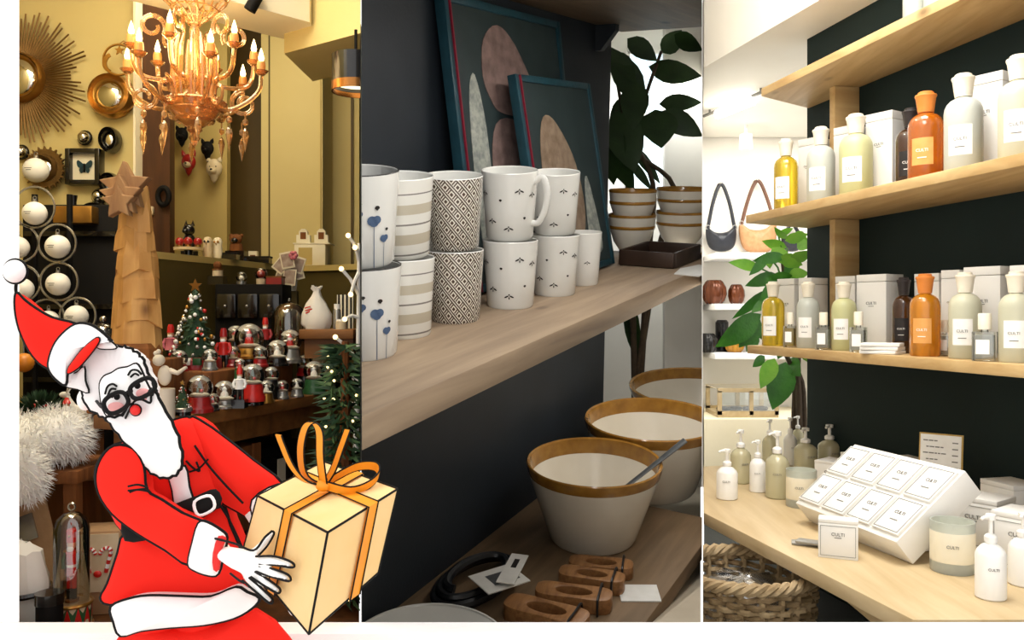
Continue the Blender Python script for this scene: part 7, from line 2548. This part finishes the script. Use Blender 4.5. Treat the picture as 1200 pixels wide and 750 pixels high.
# fold strokes
cord(rs, [(150, 570), (162, 568), (173, 572), (160, 574), (152, 577)], 1.685, 0.0022)
cord(rs, [(150, 575), (163, 574), (175, 576)], 1.685, 0.0022)
cord(tor, [(218, 540), (226, 548), (234, 552), (230, 541)], 1.79, 0.0022)
cord(tor, [(222, 553), (233, 549), (244, 538)], 1.79, 0.0022)
cord(tor, [(228, 522), (244, 545), (262, 566), (285, 590)], [1.80, 1.80, 1.79, 1.79], 0.0024)
cord(tor, [(258, 592), (270, 612), (283, 640), (286, 652)], [1.80, 1.80, 1.80, 1.80], 0.0024)
cord(tor, [(145, 640), (138, 670), (132, 700)], [1.87, 1.86, 1.85], 0.0024)

# --- head: hair, face, beard
hair = [(106, 411), (116, 406), (127, 404), (138, 406), (149, 407), (160, 413), (168, 422), (172, 434), (180, 450), (182, 468), (172, 485), (150, 492), (128, 492), (118, 487), (104, 478), (97, 463), (95, 446), (97, 428)]
ha = puff('hair', 'fur_trim', hair, 1.86, 0.24, 4, wob=1.1, front=0.3)
face = [(117, 450), (122, 441), (131, 437), (139, 432), (150, 430), (160, 426), (166, 434), (171, 446), (177, 460), (174, 474), (160, 482), (146, 490), (130, 491), (121, 480), (118, 466)]
fa_ = puff('face', 'paper_white', face, 1.77, 0.08, 3, line=0.0026)
beard = [(124, 489), (135, 489), (146, 484), (150, 474), (155, 468), (163, 468), (172, 466), (177, 456), (184, 462), (190, 474), (198, 488), (207, 506), (212, 524), (214, 540), (210, 552), (203, 558), (192, 560), (181, 556), (172, 549), (163, 537), (152, 525), (142, 513), (132, 500)]
bea = puff('beard', 'fur_trim', beard, 1.755, 0.11, 3, wob=0.8, front=0.5, center=(178, 512))
YG = 1.69
for (cx, cy, rx, ry) in ((136, 472, 14.5, 10.5), (167, 455, 15.5, 9.5)):
    pts = []
    for i in range(28):
        a = 2 * PI * i / 28
        # rounded rectangle rim, tilted with the head
        ux = rx * math.copysign(abs(math.cos(a)) ** 0.75, math.cos(a))
        uy = ry * math.copysign(abs(math.sin(a)) ** 0.75, math.sin(a))
        th = math.radians(-29)
        pts.append(S(cx + ux * math.cos(th) - uy * math.sin(th), cy + ux * math.sin(th) + uy * math.cos(th), YG))
    gl = MB().tube(pts, 0.0046, 8, True).build('glasses_rim', 'ink_line', PER)
cord(gl, [(147, 463), (151, 459), (155, 458)], YG, 0.0042, name='glasses_bridge')
cord(gl, [(181, 449), (180, 458), (177, 466)], [YG, 1.70, 1.73], 0.0034, name='glasses_temple')
cord(gl, [(122, 478), (118, 476), (113, 470)], [YG, 1.72, 1.78], 0.0034, name='glasses_temple')
for (x, y, r) in ((137, 465, 3.6), (161, 452, 3.6)):
    MB().sphere(S(x, y, 1.722), (r * 1.7e-3, 0.006, r * 1.9e-3), 12, 8).build('eye', 'ink_line', fa_)
    cord(fa_, [(x - 6, y + 1), (x, y - 5), (x + 6, y - 5)], 1.718, 0.002, name='eyelid')
for pts in ([(123, 462), (126, 453), (132, 450), (137, 453)], [(126, 464), (130, 456), (136, 456)], [(150, 440), (154, 434), (161, 434), (166, 439)], [(153, 442), (158, 438), (163, 440)]):
    cord(fa_, pts, 1.727, 0.0022, name='eyebrow')
for (x, y, a, b) in ((136, 477, 10, 6), (168, 461, 9, 6), (170, 468, 5, 3.4)):
    MB().sphere(S(x, y, 1.722), (a * 1.7e-3, 0.006, b * 1.7e-3), 16, 8, ).build('cheek', 'cheek_pink', fa_)
cord(fa_, [(150, 466), (156, 470), (150, 476), (143, 488)], 1.715, 0.0022, name='nose_line')
MB().sphere(S(154, 467, 1.72), (0.010, 0.014, 0.010), 14, 8).build('nose', 'paper_white', fa_)
MB().sphere(S(159, 480.5, 1.70), (0.0105, 0.012, 0.0105), 16, 10).build('mouth', 'mouth_red', bea)
MB().tube([S(159 + 6.4 * math.cos(a), 480.5 + 6.4 * math.sin(a), 1.70) for a in [2 * PI * i / 20 for i in range(20)]], 0.002, 6, True).build('lip_line', 'ink_line', bea)
cord(bea, [(147, 490), (152, 480), (158, 470), (166, 468), (176, 472), (177, 462)], [1.715, 1.70, 1.70, 1.70, 1.705, 1.715], 0.0024)
MB().sphere(S(100, 468, 1.84), (0.016, 0.02, 0.024), 12, 8).build('ear', 'paper_white', fa_)

# --- hat
hat = [(19, 343), (27, 350), (40, 360), (61, 372), (90, 380), (98, 392), (88, 410), (78, 428), (66, 438), (57, 432), (46, 425), (34, 410), (23, 386), (18, 362)]
h_ = puff('hat', 'suit_red', hat, 1.87, 0.17, 3, front=0.4, center=(66, 405))
puff('hat_lining', 'suit_red', [(113, 396), (117, 398), (113, 406), (103, 419), (92, 431), (80, 438), (80, 432), (86, 423), (98, 408)], 1.75, 0.05, 3, line=0.002)
puff('hat_brim', 'fur_trim', [(89, 380), (104, 380), (117, 387), (131, 400), (121, 396), (111, 397), (100, 406), (86, 423), (79, 437), (77, 451), (68, 446), (60, 437), (57, 426), (63, 406), (74, 391)], 1.79, 0.15, 3, front=0.4, center=(82, 410))
puff('hat_brim', 'fur_trim', [(120, 397), (128, 399), (137, 407), (128, 409), (114, 407)], 1.78, 0.06, 3, line=0.0026)
puff('hat_brim', 'fur_trim', [(79, 440), (90, 437), (99, 430), (100, 446), (104, 460), (92, 456), (77, 452)], 1.79, 0.06, 3, line=0.0026)
pc_ = S(18, 318, 1.86)
pp = MB().sphere(pc_, 0.025, 20, 14).build('pompom', 'fur_trim', h_)
MB().tube([pc_ + Vector((0.0262 * math.cos(a), 0, 0.0262 * math.sin(a))) for a in [2 * PI * i / 28 for i in range(28)]], 0.0028, 6, True).build('pompom_edge', 'ink_line', h_)
cord(h_, [(19, 332), (18.5, 338), (19, 344)], 1.87, 0.004)

# --- gift box
def Wp(x, y, Y):
    return W(x, y, Y)


Lt, Ft, Rt = Wp(302, 581, 1.72), Wp(384, 624, 1.45), Wp(466, 573, 1.62)
Bt = Lt + Rt - Ft
Lb, Fb, Rb = Wp(284, 648, 1.735), Wp(362, 743, 1.47), Wp(443, 671, 1.63)
Bb = Lb + Rb - Fb
c0 = (Lb + Rb) / 2
gb_ = thing('gift_box', 'large tan gift box with orange ribbon and bow held in both arms', 'gift', c0)
gb_['free'] = 1
G = lambda v: v - c0
vs = [G(v) for v in (Lb, Fb, Rb, Bb, Lt, Ft, Rt, Bt)]
MB().add(vs, [(0, 3, 2, 1), (4, 5, 6, 7), (0, 1, 5, 4), (1, 2, 6, 5), (2, 3, 7, 6), (3, 0, 4, 7)]).build('box_body', 'gift_tan', gb_, smooth=False)
eg = [(0, 1), (1, 2), (2, 3), (3, 0), (4, 5), (5, 6), (6, 7), (7, 4), (0, 4), (1, 5), (2, 6), (3, 7)]
for a, b in eg:
    MB().tube([vs[a], vs[b]], 0.0022, 6).build('ink_edge', 'ink_line', gb_)
cen = sum(vs, Vector()) / 8


def band(a, b, c, d, wv, lift=0.004):
    """ribbon strip over three edges a-b-c-d, width vector along wv"""
    pts = [a, b, c, d]
    nn = []
    for i, p in enumerate(pts):
        nn.append(p + (p - cen).normalized() * lift * 1.6)
    vs_ = []
    for i, p in enumerate(nn):
        q = wv[min(i, len(wv) - 1)]
        vs_ += [p - q, p + q]
    inn_ = [v - (v - cen).normalized() * lift * 1.2 for v in vs_]
    n = len(vs_)
    fs = [(2 * i, 2 * i + 1, 2 * i + 3, 2 * i + 2) for i in range(3)] + [(n + 2 * i + 2, n + 2 * i + 3, n + 2 * i + 1, n + 2 * i) for i in range(3)]
    fs += [(2 * i, 2 * i + 2, n + 2 * i + 2, n + 2 * i) for i in range(3)] + [(2 * i + 3, 2 * i + 1, n + 2 * i + 1, n + 2 * i + 3) for i in range(3)]
    fs += [(1, 0, n, n + 1), (6, 7, n + 7, n + 6)]
    rb = MB().add(vs_ + inn_, fs).build('ribbon_band', 'ribbon_orange', gb_, smooth=False)
    for side in (0, 1):
        MB().tube([nn[i] + (wv[min(i, len(wv) - 1)] if side else -wv[min(i, len(wv) - 1)]) + (nn[i] - cen).normalized() * 0.001 for i in range(4)], 0.0016, 5).build('ink_edge', 'ink_line', rb)


mLF_t, mLF_b = (vs[4] + vs[5]) / 2, (vs[0] + vs[1]) / 2
mFR_t, mFR_b = vs[5].lerp(vs[6], 0.6), vs[1].lerp(vs[2], 0.62)
mRB_t, mRB_b = (vs[6] + vs[7]) / 2, (vs[2] + vs[3]) / 2
mBL_t, mBL_b = vs[7].lerp(vs[4], 0.4), vs[3].lerp(vs[0], 0.4)
dLF = (vs[5] - vs[4]).normalized() * 0.019
dFR = (vs[6] - vs[5]).normalized() * 0.014
band(mLF_b, mLF_t, mRB_t, mRB_b, [dLF])
band(mFR_b, mFR_t, mBL_t, mBL_b, [dFR])
KN = Wp(380, 573, 1.655) - c0
KN = KN + Vector((0, -0.005, 0.008))


def strip(name, pts, w_, wdir, parent):
    P_ = smoothline(pts, 5)
    vs_, fs = [], []
    for i, p in enumerate(P_):
        t_ = (P_[min(i + 1, len(P_) - 1)] - P_[max(i - 1, 0)]).normalized()
        n_ = wdir.cross(t_).normalized() * 0.0012
        vs_ += [p - wdir * w_ - n_, p + wdir * w_ - n_, p + wdir * w_ + n_, p - wdir * w_ + n_]
    for i in range(len(P_) - 1):
        for k in range(4):
            l = (k + 1) % 4
            fs.append((4 * i + k, 4 * i + l, 4 * i + 4 + l, 4 * i + 4 + k))
    fs += [(0, 1, 2, 3), tuple(4 * (len(P_) - 1) + k for k in (3, 2, 1, 0))]
    o = MB().add(vs_, fs).build(name, 'ribbon_orange', parent, smooth=False)
    for s in (-1, 1):
        MB().tube([p + wdir * w_ * s for p in P_], 0.0018, 5).build('ink_edge', 'ink_line', o)
    return o


def Q(x, y, dy=0.0):
    return Wp(x, y, 1.655 + dy) - c0 + Vector((0, -0.005, 0))


wd_ = Vector((0.75, -0.66, 0)).normalized()
up_ = Vector((0.25, -0.4, 0.88)).normalized()
strip('bow_loop', [KN, Q(358, 556, .01), Q(353, 528, .02), Q(358, 502, .02), Q(367, 495, .01), Q(375, 506, -.01), Q(376, 535, -.02), KN], 0.011, wd_, gb_)
strip('bow_loop', [KN, Q(398, 556, .02), Q(420, 546, .03), Q(440, 546, .03), Q(444, 556, .01), Q(432, 568, -.01), Q(410, 575, -.02), KN], 0.010, up_, gb_)
strip('ribbon_tail', [KN, Q(358, 563), Q(342, 545), Q(331, 520), Q(327, 509)], 0.010, wd_, gb_)
strip('ribbon_tail', [KN, Q(391, 550), Q(400, 525), Q(408, 503)], 0.009, wd_, gb_)
MB().sphere(KN, (0.016, 0.014, 0.012), 14, 10).build('knot', 'ribbon_orange', gb_)
# ================================================================== trim what meets the partitions
bpy.context.view_layer.update()


def clip(o, k, side):
    """cut a mesh flush with the partition of plan slope k; side -1 keeps what lies left of it"""
    mw = o.matrix_world
    nrm = Vector((1, -k, 0)).normalized()
    ds = [(mw @ Vector(c)).dot(nrm) * side for c in o.bound_box]
    if min(ds) > 0.0025:
        return False
    if max(ds) < 0.0025:
        bpy.data.objects.remove(o)
        return True
    me = o.data.copy()
    inv = mw.inverted()
    co = inv @ (nrm * side * 0.0025)
    no = (mw.to_3x3().transposed() @ nrm) * -side
    bm = bmesh.new()
    bm.from_mesh(me)
    r = bmesh.ops.bisect_plane(bm, geom=bm.verts[:] + bm.edges[:] + bm.faces[:], plane_co=co, plane_no=no.normalized(), clear_outer=True)
    es = [e for e in r['geom_cut'] if isinstance(e, bmesh.types.BMEdge)]
    if es and o.data.name.split('.')[0] not in ('leaf', 'lettering'):
        try:
            bmesh.ops.triangle_fill(bm, edges=es, use_beauty=True)
        except Exception:
            pass
    n = len(bm.faces)
    bm.to_mesh(me)
    bm.free()
    o.data = me
    if n == 0:
        bpy.data.objects.remove(o)
    return True


for o in [q for q in bpy.data.objects if q.type == 'MESH']:
    top = o
    while top.parent:
        top = top.parent
    if (top.get('kind') == 'structure' and not top.get('cut')) or top.get('free'):
        continue
    bth = top.get('booth')
    if bth == 1:
        clip(o, KA, -1)
    elif bth == 2:
        nm = o.name
        clip(o, KA, 1)
        o = bpy.data.objects.get(nm)
        if o:
            clip(o, KB, -1)
    elif bth == 3:
        clip(o, KB, 1)
for o in bpy.data.objects:
    for q in ('booth', 'cut', 'free'):
        if q in o:
            del o[q]
